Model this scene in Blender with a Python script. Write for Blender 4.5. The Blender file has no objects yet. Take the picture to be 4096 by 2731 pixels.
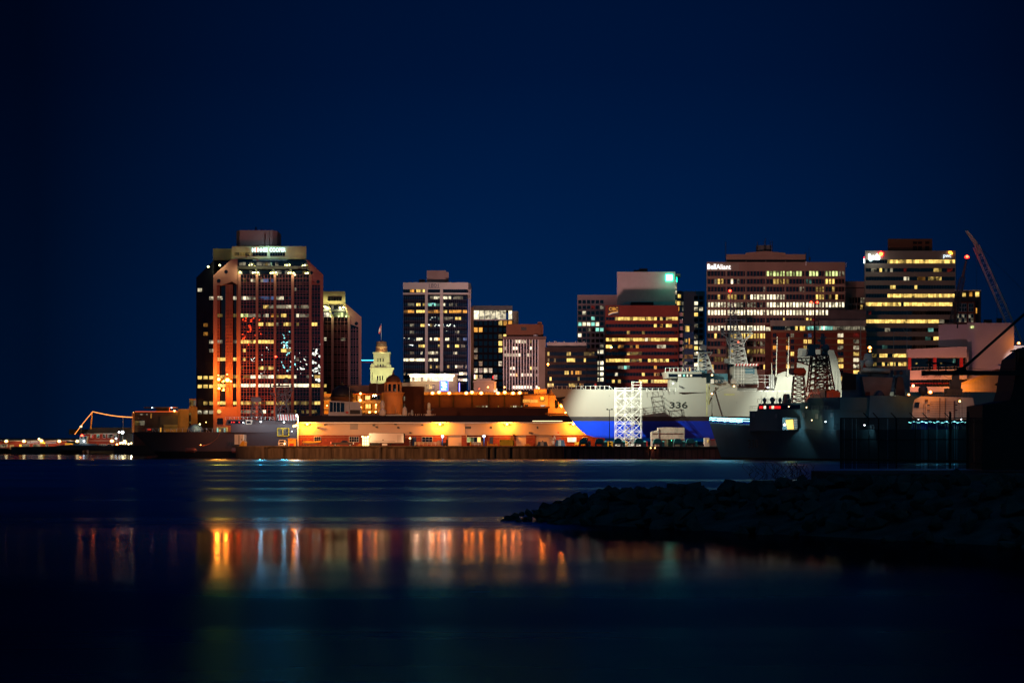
import bpy, math, random
from mathutils import Vector, Matrix
R = math.radians
random.seed(7)
scn = bpy.context.scene
col = scn.collection
F, HY, H = 9300.0, 1764.5, 4.5          # focal length in photo pixels, horizon row, eye height in metres

# ---------------------------------------------------------------- camera
cam = bpy.data.cameras.new('camera')
co = bpy.data.objects.new('camera', cam); col.objects.link(co)
cam.sensor_width = 36; cam.lens = F / 4096 * 36
cam.shift_y = (HY - 1365.5) / 4096
cam.clip_start = 1; cam.clip_end = 30000
co.location = (0, 0, H); co.rotation_euler = (R(90), 0, 0)
scn.camera = co
# ---------------------------------------------------------------- sky at the end of dusk
w = bpy.data.worlds.new('World'); scn.world = w; w.use_nodes = True
nt = w.node_tree; N = nt.nodes; L = nt.links; N.clear()
def nd(t, **k):
    n = N.new(t)
    for a, b in k.items(): setattr(n, a, b)
    return n
def mth(op, a, b=None, c=None, clamp=False):
    n = nd('ShaderNodeMath', operation=op, use_clamp=clamp)
    for i, v in enumerate((a, b, c)):
        if v is None: continue
        if isinstance(v, (int, float)): n.inputs[i].default_value = v
        else: L.new(v, n.inputs[i])
    return n.outputs[0]
tc = nd('ShaderNodeTexCoord'); sx = nd('ShaderNodeSeparateXYZ'); L.new(tc.outputs['Generated'], sx.inputs[0])
ramp = nd('ShaderNodeValToRGB')
cr = ramp.color_ramp; cr.elements[0].position = 0; cr.elements[0].color = (0.0000, .0165, .078, 1)
cr.elements[1].position = 1; cr.elements[1].color = (.0, .0050, .028, 1)
for p, c in ((.25, (.0, .0145, .068, 1)), (.5, (.0, .0102, .052, 1)), (.72, (.0, .0066, .037, 1))):
    e = cr.elements.new(p); e.color = c
L.new(mth('MULTIPLY', sx.outputs[2], 4.6, clamp=True), ramp.inputs[0])
xx = mth('SUBTRACT', sx.outputs[0], .02); g = mth('MULTIPLY', mth('MULTIPLY', xx, xx), 15.0)
fac = mth('MAXIMUM', mth('MAXIMUM', mth('SUBTRACT', 1.0, g), .28), mth('MULTIPLY_ADD', sx.outputs[2], 4.0, -.85, clamp=True))
nz = nd('ShaderNodeTexNoise'); nz.inputs['Scale'].default_value = 5; nz.inputs['Detail'].default_value = 3
L.new(tc.outputs['Generated'], nz.inputs['Vector'])
fac = mth('MULTIPLY', fac, mth('MULTIPLY_ADD', nz.outputs[0], .3, .85))
east = nd('ShaderNodeMix', data_type='RGBA'); L.new(mth('MULTIPLY_ADD', sx.outputs[1], -3.0, .0, clamp=True), east.inputs[0]); L.new(ramp.outputs[0], east.inputs[6]); east.inputs[7].default_value = (.004, .044, .085, 1)
bg = nd('ShaderNodeBackground'); L.new(east.outputs[2], bg.inputs[0]); L.new(fac, bg.inputs[1])
ow = nd('ShaderNodeOutputWorld'); L.new(bg.outputs[0], ow.inputs[0])
scn.view_settings.view_transform = 'Standard'; scn.view_settings.look = 'None'
scn.view_settings.exposure = 0; scn.view_settings.gamma = 1; scn.view_settings.use_curve_mapping = False
scn.cycles.use_denoising = True
scn.cycles.max_bounces = 4; scn.cycles.diffuse_bounces = 1; scn.cycles.glossy_bounces = 3; scn.cycles.transparent_max_bounces = 8
scn.cycles.caustics_reflective = False; scn.cycles.caustics_refractive = False
scn.cycles.sample_clamp_indirect = 3.0
scn.cycles.use_light_tree = True

# ---------------------------------------------------------------- helpers
def X(px, D): return (px - 2048) * D / F
def Z(py, D): return H + (HY - py) * D / F
def P(px, py, D): return Vector((X(px, D), D, Z(py, D)))

MATS = {}
def M(name, c, rough=.7, metal=0, var=.25, scale=.25, bump=0, streak=0, spec=.4):
    if name in MATS: return MATS[name]
    m = bpy.data.materials.new(name); m.use_nodes = True; MATS[name] = m
    t = m.node_tree; b = t.nodes['Principled BSDF']; ln = t.links
    b.inputs['Roughness'].default_value = rough; b.inputs['Metallic'].default_value = metal
    b.inputs['Specular IOR Level'].default_value = spec
    geo = t.nodes.new('ShaderNodeNewGeometry')
    n = t.nodes.new('ShaderNodeTexNoise'); n.inputs['Scale'].default_value = scale; n.inputs['Detail'].default_value = 5
    src = geo.outputs['Position']
    if streak:
        mp = t.nodes.new('ShaderNodeMapping'); mp.inputs['Scale'].default_value = (1, 1, streak)
        ln.new(src, mp.inputs[0]); src = mp.outputs[0]
    ln.new(src, n.inputs['Vector'])
    r = t.nodes.new('ShaderNodeMapRange'); r.inputs['From Min'].default_value = .3; r.inputs['From Max'].default_value = .7
    r.inputs['To Min'].default_value = 1 - var; r.inputs['To Max'].default_value = 1 + var
    ln.new(n.outputs['Fac'], r.inputs['Value'])
    mx = t.nodes.new('ShaderNodeVectorMath'); mx.operation = 'SCALE'; mx.inputs[0].default_value = c[:3]
    ln.new(r.outputs[0], mx.inputs['Scale']); ln.new(mx.outputs[0], b.inputs['Base Color'])
    if bump:
        bp = t.nodes.new('ShaderNodeBump'); bp.inputs['Strength'].default_value = bump; bp.inputs['Distance'].default_value = .1
        ln.new(n.outputs['Fac'], bp.inputs['Height']); ln.new(bp.outputs[0], b.inputs['Normal'])
    return m
def E(name, c, s, sampled=False):
    if name in MATS: return MATS[name]
    m = bpy.data.materials.new(name); m.use_nodes = True; MATS[name] = m
    b = m.node_tree.nodes['Principled BSDF']
    b.inputs['Base Color'].default_value = (.02, .02, .02, 1)
    b.inputs['Emission Color'].default_value = (*c, 1); b.inputs['Emission Strength'].default_value = s
    m.cycles.emission_sampling = 'AUTO' if sampled else 'NONE'
    return m
def WIN(name, c, s, contrast=.75, cell=1.3):
    """a lit office window: a room glow broken by furniture, blinds and ceiling lights"""
    m = bpy.data.materials.new(name); m.use_nodes = True; MATS[name] = m
    t = m.node_tree; b = t.nodes['Principled BSDF']; ln = t.links
    b.inputs['Base Color'].default_value = (.02, .02, .025, 1); b.inputs['Roughness'].default_value = .15
    geo = t.nodes.new('ShaderNodeNewGeometry')
    mp = t.nodes.new('ShaderNodeMapping'); mp.inputs['Scale'].default_value = (1 / cell, .01, 1.1 / cell); ln.new(geo.outputs['Position'], mp.inputs[0])
    vo = t.nodes.new('ShaderNodeTexVoronoi'); vo.distance = 'CHEBYCHEV'; vo.inputs['Scale'].default_value = 1; ln.new(mp.outputs[0], vo.inputs['Vector'])
    n = t.nodes.new('ShaderNodeTexNoise'); n.inputs['Scale'].default_value = .9; n.inputs['Detail'].default_value = 3; ln.new(mp.outputs[0], n.inputs['Vector'])
    sp = t.nodes.new('ShaderNodeSeparateColor'); ln.new(vo.outputs['Color'], sp.inputs[0])
    a = t.nodes.new('ShaderNodeMath'); a.operation = 'MULTIPLY'; ln.new(sp.outputs[0], a.inputs[0]); ln.new(n.outputs['Fac'], a.inputs[1])
    r = t.nodes.new('ShaderNodeMapRange'); r.inputs['From Min'].default_value = .05; r.inputs['From Max'].default_value = .45
    r.inputs['To Min'].default_value = s * (1 - contrast); r.inputs['To Max'].default_value = s * (1 + contrast * .6)
    ln.new(a.outputs[0], r.inputs['Value'])
    b.inputs['Emission Color'].default_value = (*c, 1); ln.new(r.outputs[0], b.inputs['Emission Strength'])
    m.cycles.emission_sampling = 'NONE'
    return m
def GLASS(name, c=(.006, .008, .014), rough=.0, bump=.010, scale=.12):
    m = M(name, c, rough, 0, .3, scale, 0, 0, .9)
    t = m.node_tree; b = t.nodes['Principled BSDF']; b.inputs['IOR'].default_value = 1.7
    geo = t.nodes.new('ShaderNodeNewGeometry'); n = t.nodes.new('ShaderNodeTexNoise'); n.inputs['Scale'].default_value = scale
    t.links.new(geo.outputs['Position'], n.inputs['Vector'])
    bp = t.nodes.new('ShaderNodeBump'); bp.inputs['Strength'].default_value = bump; bp.inputs['Distance'].default_value = 1
    t.links.new(n.outputs['Fac'], bp.inputs['Height']); t.links.new(bp.outputs[0], b.inputs['Normal'])
    return m

class MB:
    def __init__(s): s.v = []; s.f = []; s.mi = []; s.m = 0
    def add(s, vs, fs):
        k = len(s.v); s.v += [tuple(v) for v in vs]; s.f += [tuple(i + k for i in f) for f in fs]; s.mi += [s.m] * len(fs); return s
    def box(s, x0, x1, y0, y1, z0, z1):
        return s.add([(x0,y0,z0),(x1,y0,z0),(x1,y1,z0),(x0,y1,z0),(x0,y0,z1),(x1,y0,z1),(x1,y1,z1),(x0,y1,z1)],
              [(0,3,2,1),(4,5,6,7),(0,1,5,4),(1,2,6,5),(2,3,7,6),(3,0,4,7)])
    def pb(s, px0, py0, px1, py1, D, t=1.):          # box whose front face, at distance D, covers these photo pixels
        if t < 8: return s.box(X(px0, D), X(px1, D), D, D + t, Z(py1, D), Z(py0, D))
        a, b, k = X(px0, D), X(px1, D), (D + t) / D      # deep blocks: slightly wedge shaped plan, like the turned street grid
        return s.plan([(a, D), (b, D), (b * k, D + t), (a * k, D + t)], Z(py1, D), Z(py0, D))
    def poly(s, pts, D, t=1., cone=1.):              # outline in photo pixels at distance D, extruded away from the viewer
        n = len(pts); vs = [P(a, b, D) for a, b in pts]; cx = sum(v.x for v in vs) / n
        k = (D + t) / D if t >= 8 else 1; vs += [Vector((v.x * k, D + t, v.z)) for v in vs]
        return s.add(vs, [tuple(range(n))[::-1], tuple(range(n, 2 * n))] + [(i, (i + 1) % n, n + (i + 1) % n, n + i) for i in range(n)])
    def plan(s, pts, z0, z1):                        # plan outline (x, y) between two heights; z1 may be a list
        n = len(pts); z1 = z1 if isinstance(z1, (list, tuple)) else [z1] * n
        return s.add([(x, y, z0) for x, y in pts] + [(x, y, z1[i]) for i, (x, y) in enumerate(pts)],
              [tuple(range(n))[::-1], tuple(range(n, 2 * n))] + [(i, (i + 1) % n, n + (i + 1) % n, n + i) for i in range(n)])
    def bar(s, a, b, r0, r1=None, n=4):
        a = Vector(a); b = Vector(b); r1 = r0 if r1 is None else r1
        d = (b - a).normalized(); u = d.orthogonal().normalized(); v = d.cross(u)
        vs = []
        for p, r in ((a, r0), (b, r1)):
            for i in range(n):
                an = 2 * math.pi * (i + .5) / n; vs.append(p + (u * math.cos(an) + v * math.sin(an)) * r)
        return s.add(vs, [(i, (i + 1) % n, n + (i + 1) % n, n + i) for i in range(n)] + [tuple(range(n))[::-1], tuple(range(n, 2 * n))])
    def lathe(s, c, prof, n=16, sx=1, sy=1):         # prof: (radius, height) from bottom to top
        c = Vector(c); vs = []; fs = []
        for r, h in prof:
            for i in range(n):
                a = 2 * math.pi * i / n; vs.append((c.x + r * math.cos(a) * sx, c.y + r * math.sin(a) * sy, c.z + h))
        m = len(prof)
        for j in range(m - 1):
            for i in range(n): fs.append((j*n+i, j*n+(i+1)%n, (j+1)*n+(i+1)%n, (j+1)*n+i))
        fs += [tuple(range(n))[::-1], tuple(range((m-1)*n, m*n))]
        return s.add(vs, fs)
    def ball(s, c, r, n=10, m=6, sz=1):
        return s.lathe(c, [(max(.02, math.sin(math.pi * k / m)) * r, -math.cos(math.pi * k / m) * r * sz) for k in range(m + 1)], n)
    def dome(s, c, r, h, n=20, m=6):
        return s.lathe(c, [(max(.02, math.cos(math.pi / 2 * k / m)) * r, math.sin(math.pi / 2 * k / m) * h) for k in range(m + 1)], n)
    def build(s, name, mat, parent=None, smooth=False):
        me = bpy.data.meshes.new(name)
        o = bpy.data.objects.new(name, me); col.objects.link(o)
        if parent is not None:
            base = world_loc(parent); o.parent = parent
        else:
            xs = [v[0] for v in s.v]; ys = [v[1] for v in s.v]; zs = [v[2] for v in s.v]
            base = Vector(((min(xs)+max(xs))/2, (min(ys)+max(ys))/2, min(zs))); o.location = base
        me.from_pydata([(v[0]-base.x, v[1]-base.y, v[2]-base.z) for v in s.v], [], s.f)
        for mt in (mat if isinstance(mat, list) else [mat]): me.materials.append(mt)
        if isinstance(mat, list): me.polygons.foreach_set('material_index', s.mi)
        if smooth: me.polygons.foreach_set('use_smooth', [True] * len(me.polygons))
        me.update()
        return o
def world_loc(o):
    v = Vector((0, 0, 0))
    while o is not None: v = v + o.location; o = o.parent
    return v
def tag(o, label=None, cat=None, group=None, kind=None):
    if label: o['label'] = label
    if cat: o['category'] = cat
    if group: o['group'] = group
    if kind: o['kind'] = kind
    return o
def thing(name, label, cat, loc, group=None):
    o = bpy.data.objects.new(name, None); col.objects.link(o); o.location = loc; o.empty_display_size = .2
    return tag(o, label, cat, group)
def one(name, mb, mat, label, cat, group=None, smooth=False):
    return tag(mb.build(name, mat, None, smooth), label, cat, group)
def light(kind, loc, energy, c, radius=.5, target=None, angle=90, blend=.5, parent=None, name=None):
    l = bpy.data.lights.new(name or 'lamp_light', kind); l.energy = energy; l.color = c; l.shadow_soft_size = radius
    o = bpy.data.objects.new(name or 'lamp_light', l); col.objects.link(o)
    if kind == 'SPOT': l.spot_size = R(angle); l.spot_blend = blend
    if target is not None: o.rotation_euler = (Vector(target) - Vector(loc)).to_track_quat('-Z', 'Y').to_euler()
    if parent is not None: o.parent = parent; o.location = Vector(loc) - world_loc(parent)
    else: o.location = loc
    return o
def text(s, box, D, mat, parent=None, name='lettering', ext=.08, bold=0, fit=True, label=None):
    """letters filling the photo-pixel box (x0, y0, x1, y1) at distance D"""
    c = bpy.data.curves.new(name, 'FONT'); c.body = s; c.size = 1; c.extrude = .05; c.offset = bold; c.resolution_u = 4
    tmp = bpy.data.objects.new(name, c); col.objects.link(tmp)
    me = bpy.data.meshes.new_from_object(tmp.evaluated_get(bpy.context.evaluated_depsgraph_get()))
    bpy.data.objects.remove(tmp); 
    xs = [v.co.x for v in me.vertices]; ys = [v.co.y for v in me.vertices]
    x0, y0, x1, y1 = box; a, b = min(xs), max(xs); e, f = min(ys), max(ys)
    X0, X1, Z0, Z1 = X(x0, D), X(x1, D), Z(y1, D), Z(y0, D)
    base = world_loc(parent) if parent is not None else Vector((X0, D, Z0))
    for v in me.vertices:
        u, h, d = v.co
        v.co = (X0 + (u-a)/(b-a)*(X1-X0) - base.x, D + (-d/.05+1)*ext*.5 - base.y, Z0 + (h-e)/(f-e)*(Z1-Z0) - base.z)
    me.materials.clear(); me.materials.append(mat)
    o = bpy.data.objects.new(name, me); col.objects.link(o)
    if parent is not None: o.parent = parent
    else: o.location = base
    return o

def wrap(o, target, off=.04):
    """lay a thin object (lettering, marks) onto the side of target that faces the harbour"""
    from mathutils.bvhtree import BVHTree
    m = target.data; b = world_loc(target); t = BVHTree.FromPolygons([v.co + b for v in m.vertices], [p.vertices for p in m.polygons])
    ob = world_loc(o); ys = [v.co.y for v in o.data.vertices]; mid = (min(ys) + max(ys)) / 2
    for v in o.data.vertices:
        p = v.co + ob; h = t.ray_cast(Vector((p.x, p.y - 30, p.z)), Vector((0, 1, 0)))[0]
        if h: v.co.y = h.y - (off if v.co.y < mid else -.02) - ob.y
    return o
# ---------------------------------------------------------------- window lists
WM = {}
for k, c, st in (('y', (1, .66, .16), 1.35), ('w', (1, .88, .58), 1.6), ('a', (1, .42, .06), 1.0), ('c', (.35, 1, .8), .8),
                 ('g', (.85, 1, .35), 1.1), ('r', (1, .05, .02), .8), ('b', (.25, .45, 1), .25)):
    WM[k + '3'] = WIN('window_%s_bright' % k, c, st, .45)
    WM[k + '2'] = WIN('window_%s_medium' % k, c, st * .42, .8)
    WM[k + '1'] = WIN('window_%s_dim' % k, c, st * .10, .9)
DK = GLASS('dark_glass'); WM['d'] = DK
BLUEG = GLASS('blue_dark_glass', (.004, .008, .03)); WM['n'] = BLUEG
def windows(root, L, name='window', t=.25):
    """L: (x0, y0, x1, y1, D, code). The hundred largest, lit ones first, as parts of their own, the rest as one part"""
    L = sorted(L, key=lambda q: (q[5] in 'dn', -(q[2] - q[0]) * (q[3] - q[1])))
    for q in L[:100]:
        MB().pb(q[0], q[1], q[2], q[3], q[4], t).build(name, WM[q[5]], root)
    rest = L[100:]
    if rest:
        ks = sorted(set(q[5] for q in rest)); mb = MB()
        for q in rest: mb.m = ks.index(q[5]); mb.pb(q[0], q[1], q[2], q[3], q[4], t)
        tag(mb.build(name, [WM[k] for k in ks], root), kind='stuff')
def row(y0, y1, x0, x1, pw, gap, D, lit, dark='d', keep=1.0, rnd=None):
    """panes of width pw along a row; lit: list of (xa, xb, code[, share])"""
    out = []; n = max(1, round((x1 - x0 + gap) / (pw + gap))); st = (x1 - x0 + gap) / n
    for i in range(n):
        a = x0 + i * st; b = a + st - gap; c = (a + b) / 2; code = dark
        for q in lit:
            if q[0] <= c <= q[1]:
                if len(q) < 4 or random.random() < q[3]:
                    code = q[2]
                    u = random.random()
                    if len(code) == 2 and code[1] == '3' and u < .22: code = code[0] + '2'
                    elif len(code) == 2 and code[1] == '2' and u < .2: code = code[0] + '3'
                    elif len(code) == 2 and code[1] == '2' and u > .75: code = code[0] + '1'
        out.append((a, y0, b, y1, D, code))
    return out
# ---------------------------------------------------------------- water
def water_mat():
    m = bpy.data.materials.new('harbour_water'); m.use_nodes = True
    t = m.node_tree; b = t.nodes['Principled BSDF']; ln = t.links
    t.nodes.remove(b); b = t.nodes.new('ShaderNodeBsdfAnisotropic'); b.distribution = 'BECKMANN'; b.inputs['Color'].default_value = (.9, .95, 1, 1)
    df = t.nodes.new('ShaderNodeBsdfDiffuse'); df.inputs['Color'].default_value = (.0, .004, .012, 1)
    fr = t.nodes.new('ShaderNodeFresnel'); fr.inputs['IOR'].default_value = 1.333
    mxs = t.nodes.new('ShaderNodeMixShader'); ln.new(fr.outputs[0], mxs.inputs[0]); ln.new(df.outputs[0], mxs.inputs[1]); ln.new(b.outputs[0], mxs.inputs[2])
    ln.new(mxs.outputs[0], t.nodes['Material Output'].inputs[0])
    geo = t.nodes.new('ShaderNodeNewGeometry'); sp = t.nodes.new('ShaderNodeSeparateXYZ'); ln.new(geo.outputs['Position'], sp.inputs[0])
    def mt(op, a, bb=None, clamp=False):
        n = t.nodes.new('ShaderNodeMath'); n.operation = op; n.use_clamp = clamp
        for i, v in enumerate((a, bb)):
            if v is None: continue
            if isinstance(v, (int, float)): n.inputs[i].default_value = v
            else: ln.new(v, n.inputs[i])
        return n.outputs[0]
    # wind patches: calm close to the quay, ruffled in mid harbour, calm in the lee of the breakwater, ruffled again by the near shore
    mp = t.nodes.new('ShaderNodeMapping'); mp.inputs['Scale'].default_value = (.045, .05, 1); ln.new(geo.outputs['Position'], mp.inputs[0])
    nz = t.nodes.new('ShaderNodeTexNoise'); nz.inputs['Scale'].default_value = 1; nz.inputs['Detail'].default_value = 4; ln.new(mp.outputs[0], nz.inputs['Vector'])
    wob = mt('MULTIPLY', mt('SUBTRACT', nz.outputs['Fac'], .5), 34)
    y = mt('ADD', sp.outputs[1], wob)
    rp = t.nodes.new('ShaderNodeValToRGB'); ln.new(mt('DIVIDE', y, 640, True), rp.inputs[0])
    els = [(0, .36), (62/640, .34), (78/640, .20), (88/640, .115), (112/640, .115), (128/640, .28), (165/640, .42), (300/640, .55), (500/640, .5), (570/640, .30), (604/640, .14), (1, .14)]
    c = rp.color_ramp
    c.elements[0].position = els[0][0]; c.elements[0].color = (els[0][1],) * 3 + (1,)
    c.elements[1].position = 1; c.elements[1].color = (els[-1][1],) * 3 + (1,)
    for p, v in els[1:-1]:
        e = c.elements.new(p); e.color = (v, v, v, 1)
    # slicks: long calm bands lying across the ruffled water
    mp2 = t.nodes.new('ShaderNodeMapping'); mp2.inputs['Scale'].default_value = (.004, .035, 1); ln.new(geo.outputs['Position'], mp2.inputs[0])
    n2 = t.nodes.new('ShaderNodeTexNoise'); n2.inputs['Scale'].default_value = 1; n2.inputs['Detail'].default_value = 6; ln.new(mp2.outputs[0], n2.inputs['Vector'])
    r2 = t.nodes.new('ShaderNodeMapRange'); r2.inputs['From Min'].default_value = .5; r2.inputs['From Max'].default_value = .7; r2.inputs['To Min'].default_value = 1; r2.inputs['To Max'].default_value = .35
    ln.new(n2.outputs['Fac'], r2.inputs['Value'])
    ln.new(mt('MULTIPLY', rp.outputs[0], r2.outputs[0]), b.inputs['Roughness'])
    rc = t.nodes.new('ShaderNodeValToRGB'); ln.new(mt('DIVIDE', y, 640, True), rc.inputs[0]); k = rc.color_ramp  # reflection tint painted by distance, warm in the calm band, dim blue nearer
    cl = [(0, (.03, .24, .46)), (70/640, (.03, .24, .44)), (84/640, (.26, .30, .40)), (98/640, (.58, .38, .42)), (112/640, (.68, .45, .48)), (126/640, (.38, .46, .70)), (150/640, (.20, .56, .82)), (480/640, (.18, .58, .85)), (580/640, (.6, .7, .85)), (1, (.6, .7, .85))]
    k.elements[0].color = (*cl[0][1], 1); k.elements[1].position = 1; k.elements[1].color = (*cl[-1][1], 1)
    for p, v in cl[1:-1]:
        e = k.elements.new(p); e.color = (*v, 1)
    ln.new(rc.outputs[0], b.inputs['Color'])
    # ripples
    mp3 = t.nodes.new('ShaderNodeMapping'); mp3.inputs['Scale'].default_value = (.9, 2.2, 1); ln.new(geo.outputs['Position'], mp3.inputs[0])
    n3 = t.nodes.new('ShaderNodeTexNoise'); n3.inputs['Scale'].default_value = 1.6; n3.inputs['Detail'].default_value = 7; n3.inputs['Roughness'].default_value = .65; ln.new(mp3.outputs[0], n3.inputs['Vector'])
    bp = t.nodes.new('ShaderNodeBump'); bp.inputs['Distance'].default_value = .05
    near = t.nodes.new('ShaderNodeMapRange'); near.inputs['From Min'].default_value = 44; near.inputs['From Max'].default_value = 54
    near.inputs['To Min'].default_value = .9; near.inputs['To Max'].default_value = .035; ln.new(sp.outputs[1], near.inputs['Value']); ln.new(near.outputs[0], bp.inputs['Strength'])
    ln.new(n3.outputs['Fac'], bp.inputs['Height']); ln.new(bp.outputs[0], b.inputs['Normal'])
    return m
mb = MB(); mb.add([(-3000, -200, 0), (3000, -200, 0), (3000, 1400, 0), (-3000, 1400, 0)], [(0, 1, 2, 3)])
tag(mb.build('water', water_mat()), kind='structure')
ASPH = M('asphalt', (.06, .055, .05), .8, var=.3, scale=.2)
mb = MB(); mb.plan([(-9000, 868), (-42, 868), (-42, 698), (9000, 698), (9000, 12000), (-9000, 12000)], -4, 3.2)
tag(mb.build('ground', ASPH), kind='structure')
mb = MB(); mb.plan([(-74, 622.5), (13.4, 622.5), (13.4, 675), (-57, 675), (-57, 650), (-74, 650)], -4, 3.2)
tag(mb.build('pier_deck', ASPH), kind='structure')

# ---------------------------------------------------------------- materials
CONC = M('concrete', (.33, .30, .26), .85, var=.25, scale=.3, streak=.2)
CONCP = M('pink_concrete', (.36, .27, .24), .85, var=.12, scale=.3, streak=.15)
CONCW = M('pale_panels', (.62, .57, .56), .7, var=.08, scale=.15)
WHITE = M('white_paint', (.72, .72, .70), .5, var=.08, scale=.3)
CREAM = M('cream_siding', (.60, .47, .37), .7, var=.08, scale=.12, streak=.3)
BRICK = M('red_brick', (.27, .055, .035), .85, var=.3, scale=1.2, streak=3)
BRICKD = M('dark_brick', (.11, .032, .025), .85, var=.3, scale=.6)
TANC = M('tan_concrete', (.30, .23, .18), .85, var=.15, scale=.2)
BROWN = M('brown_cladding', (.10, .05, .035), .8, var=.2, scale=.2)
DARKB = M('dark_cladding', (.022, .016, .016), .7, var=.3, scale=.3, spec=.08)
ROOF = M('roof_felt', (.03, .026, .026), .9, var=.3, scale=.3)
BLACK = M('black_metal', (.012, .012, .014), .6, var=.3, scale=1)
STEEL = M('painted_steel', (.34, .34, .33), .5, .2, var=.2, scale=1)
GREYD = M('dark_grey_paint', (.09, .10, .11), .6, var=.2, scale=.4)
YELLOW = M('yellow_paint', (.75, .42, .02), .5, var=.12, scale=1)
RED = M('red_paint', (.5, .02, .015), .5, var=.1, scale=1)
BLUEP = M('blue_paint', (.02, .05, .16), .5, var=.1, scale=1)
TEAL = M('teal_paint', (.05, .28, .27), .5, var=.2, scale=1)
RUST = M('rusty_plate', (.26, .055, .042), .85, var=.55, scale=.7, streak=.12)
SODIUM = (1, .30, .02); WARM = (1, .62, .3); COOL = (.75, .95, 1); PINK = (1, .50, .42)
BULBS = {'so': E('sodium_bulb', (1, .62, .16), 9), 'wa': E('warm_bulb', (1, .72, .32), 8), 'wh': E('white_bulb', (.85, .95, 1), 9),
         'ye': E('yellow_bulb', (1, .95, .35), 9), 'rd': E('red_bulb', (1, .06, .02), 12), 'gr': E('green_bulb', (.1, 1, .6), 5)}
HALO = {'so': E('amber_glow', (1, .17, .01), 2.6), 'rd': E('red_halo', (1, .01, .01), 3.5), 'wa': E('straw_halo', (1, .45, .08), 2.2)}
COLS = {'so': SODIUM, 'wa': (1, .66, .32), 'wh': COOL, 'ye': (1, .9, .4), 'rd': (1, .04, .02), 'gr': (.1, 1, .6)}

def lamp(px, py, D, kind, label, watts=0, r=4.5, pole=None, group=None, cat='lamp', name='wall_lamp', off=1.6, face=False, poler=.09, back=.5):
    """a lit lamp: housing, bulb, added halo ring, optional pole down to photo row `pole`; its own light hangs just in front"""
    c = P(px, py, D); rr = r * D / F
    t = thing(name, label, cat, (c.x, c.y, Z(pole, D) if pole else c.z), group)
    h = MB()
    if pole:
        h.bar((c.x, c.y + rr, Z(pole, D)), (c.x, c.y + rr, c.z), poler, poler * .7, 6); h.build('pole', GREYD, t); h = MB()
        h.box(c.x - rr, c.x + rr, c.y - rr * .3, c.y + rr * 1.6, c.z + rr * .75, c.z + rr * 1.1)
    else:
        h.box(c.x - rr * .5, c.x + rr * .5, c.y + rr * .5, c.y + rr + back, c.z - rr * .5, c.z + rr * .9)
    h.build('housing', GREYD, t)
    b = MB(); b.ball(c, rr, 10, 6, .85); b.build('bulb', BULBS[kind], t, True)
    if kind in HALO and r > 2.5:
        b = MB(); b.lathe(c + Vector((0, rr * .2, -rr * .1)), [(rr * .7, -rr * .9), (rr * 1.45, -rr * .55), (rr * 1.5, 0), (rr * 1.1, rr * .7), (rr * .4, rr * 1.0)], 14, 1, .5); b.build('lens', HALO[kind], t, True)  # glowing ring around the bulb, added to imitate the lamp's halo
    if watts:
        q = (c.x, c.y - rr - off, c.z - rr * .4)
        if face: light('POINT', q, watts, COLS[kind], .5, parent=t)
        else: light('SPOT', q, watts, COLS[kind], .4, (q[0], q[1] + 3, q[2] - 1.2), 168, .3, parent=t)
    return t

# ---------------------------------------------------------------- quay
SEAW = M('stained_quay_concrete', (.052, .045, .036), .9, var=.95, scale=.8, streak=.10, bump=.4)
root = thing('quay_wall', 'long stained concrete quay wall along the water below the shed', 'quay wall', (X(1590, 620), 620, 0))
W = MB(); W.box(X(1050, 620), X(2258, 620), 620.4, 622.4, -3, 3.0)
for i in range(34):                                    # cast panels with open joints
    a = X(1050 + i * 35.5, 620); b = X(1050 + (i + 1) * 35.5, 620) - .06
    W.box(a, b, 620, 620.39, -2, 2.55)
W.build('wall', SEAW, root)
MB().box(X(930, 620), X(2258, 620), 619.7, 622.5, 3.001, 3.27).build('coping', M('quay_coping', (.10, .085, .06), .9, var=.4, scale=.8), root)
W = MB(); W.box(X(942, 618), X(1056, 618), 618.6, 622.4, -3, 3.0); W.build('end_block', M('dark_quay_end', (.07, .06, .05), .9, var=.5, scale=.8, streak=.2), root)
W = MB()
for px in (1515, 1945, 1970, 2033, 1062):
    W.box(X(px, 619), X(px + 7, 619), 619.3, 619.99, -1, 3.0)
W.build('timber_fender', BLACK, root)
W = MB()
for px in (1225, 1262, 1290, 1318, 1342, 1425, 1690, 1720, 1752, 2015):
    W.box(X(px, 620), X(px + 18, 620), 620.2, 620.6, 3.275, 3.42)
W.build('kerb_timber', M('orange_kerb_timber', (.5, .2, .06), .8), root)

# ---------------------------------------------------------------- the long shed on the quay
DS = 650.
root = thing('quay_shed', 'long low cream shed on the quay with black roof and red brick base', 'warehouse', (X(1780, DS), DS, 3.2))
W = MB(); W.pb(1190, 1693, 2420, 1740, DS, 24); W.build('wall', CREAM, root)
W = MB()
x = 1190
segs = [(1190, 1790), (1846, 1868), (1952, 2062), (2104, 2142), (2208, 2420)]
for a, b in segs: W.pb(a, 1740, b, 1783, DS + .15, 23)
W.pb(1780, 1740.2, 2220, 1783, DS + 1.4, 20)
W.build('brick_base', BRICK, root)
W = MB()
for a, b in segs: W.pb(a, 1747, b, 1748.5, DS + .08, .06)
W.build('brick_course', TANC, root)
z0, z1 = Z(1690, DS), Z(1663, DS) + .2
W = MB(); xa, xb = X(1186, DS), X(2424, DS)
W.add([(xa, DS - .8, z0), (xb, DS - .8, z0), (xb, DS + 12, z1), (xa, DS + 12, z1), (xa, DS + 25, z0), (xb, DS + 25, z0)], [(0, 1, 2, 3), (3, 2, 5, 4), (0, 3, 4), (1, 5, 2), (0, 4, 5, 1)])
W.build('roof', ROOF, root)
MB().pb(1186, 1688, 2424, 1693, DS - 1.1, .28).build('gutter', WHITE, root)
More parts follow.
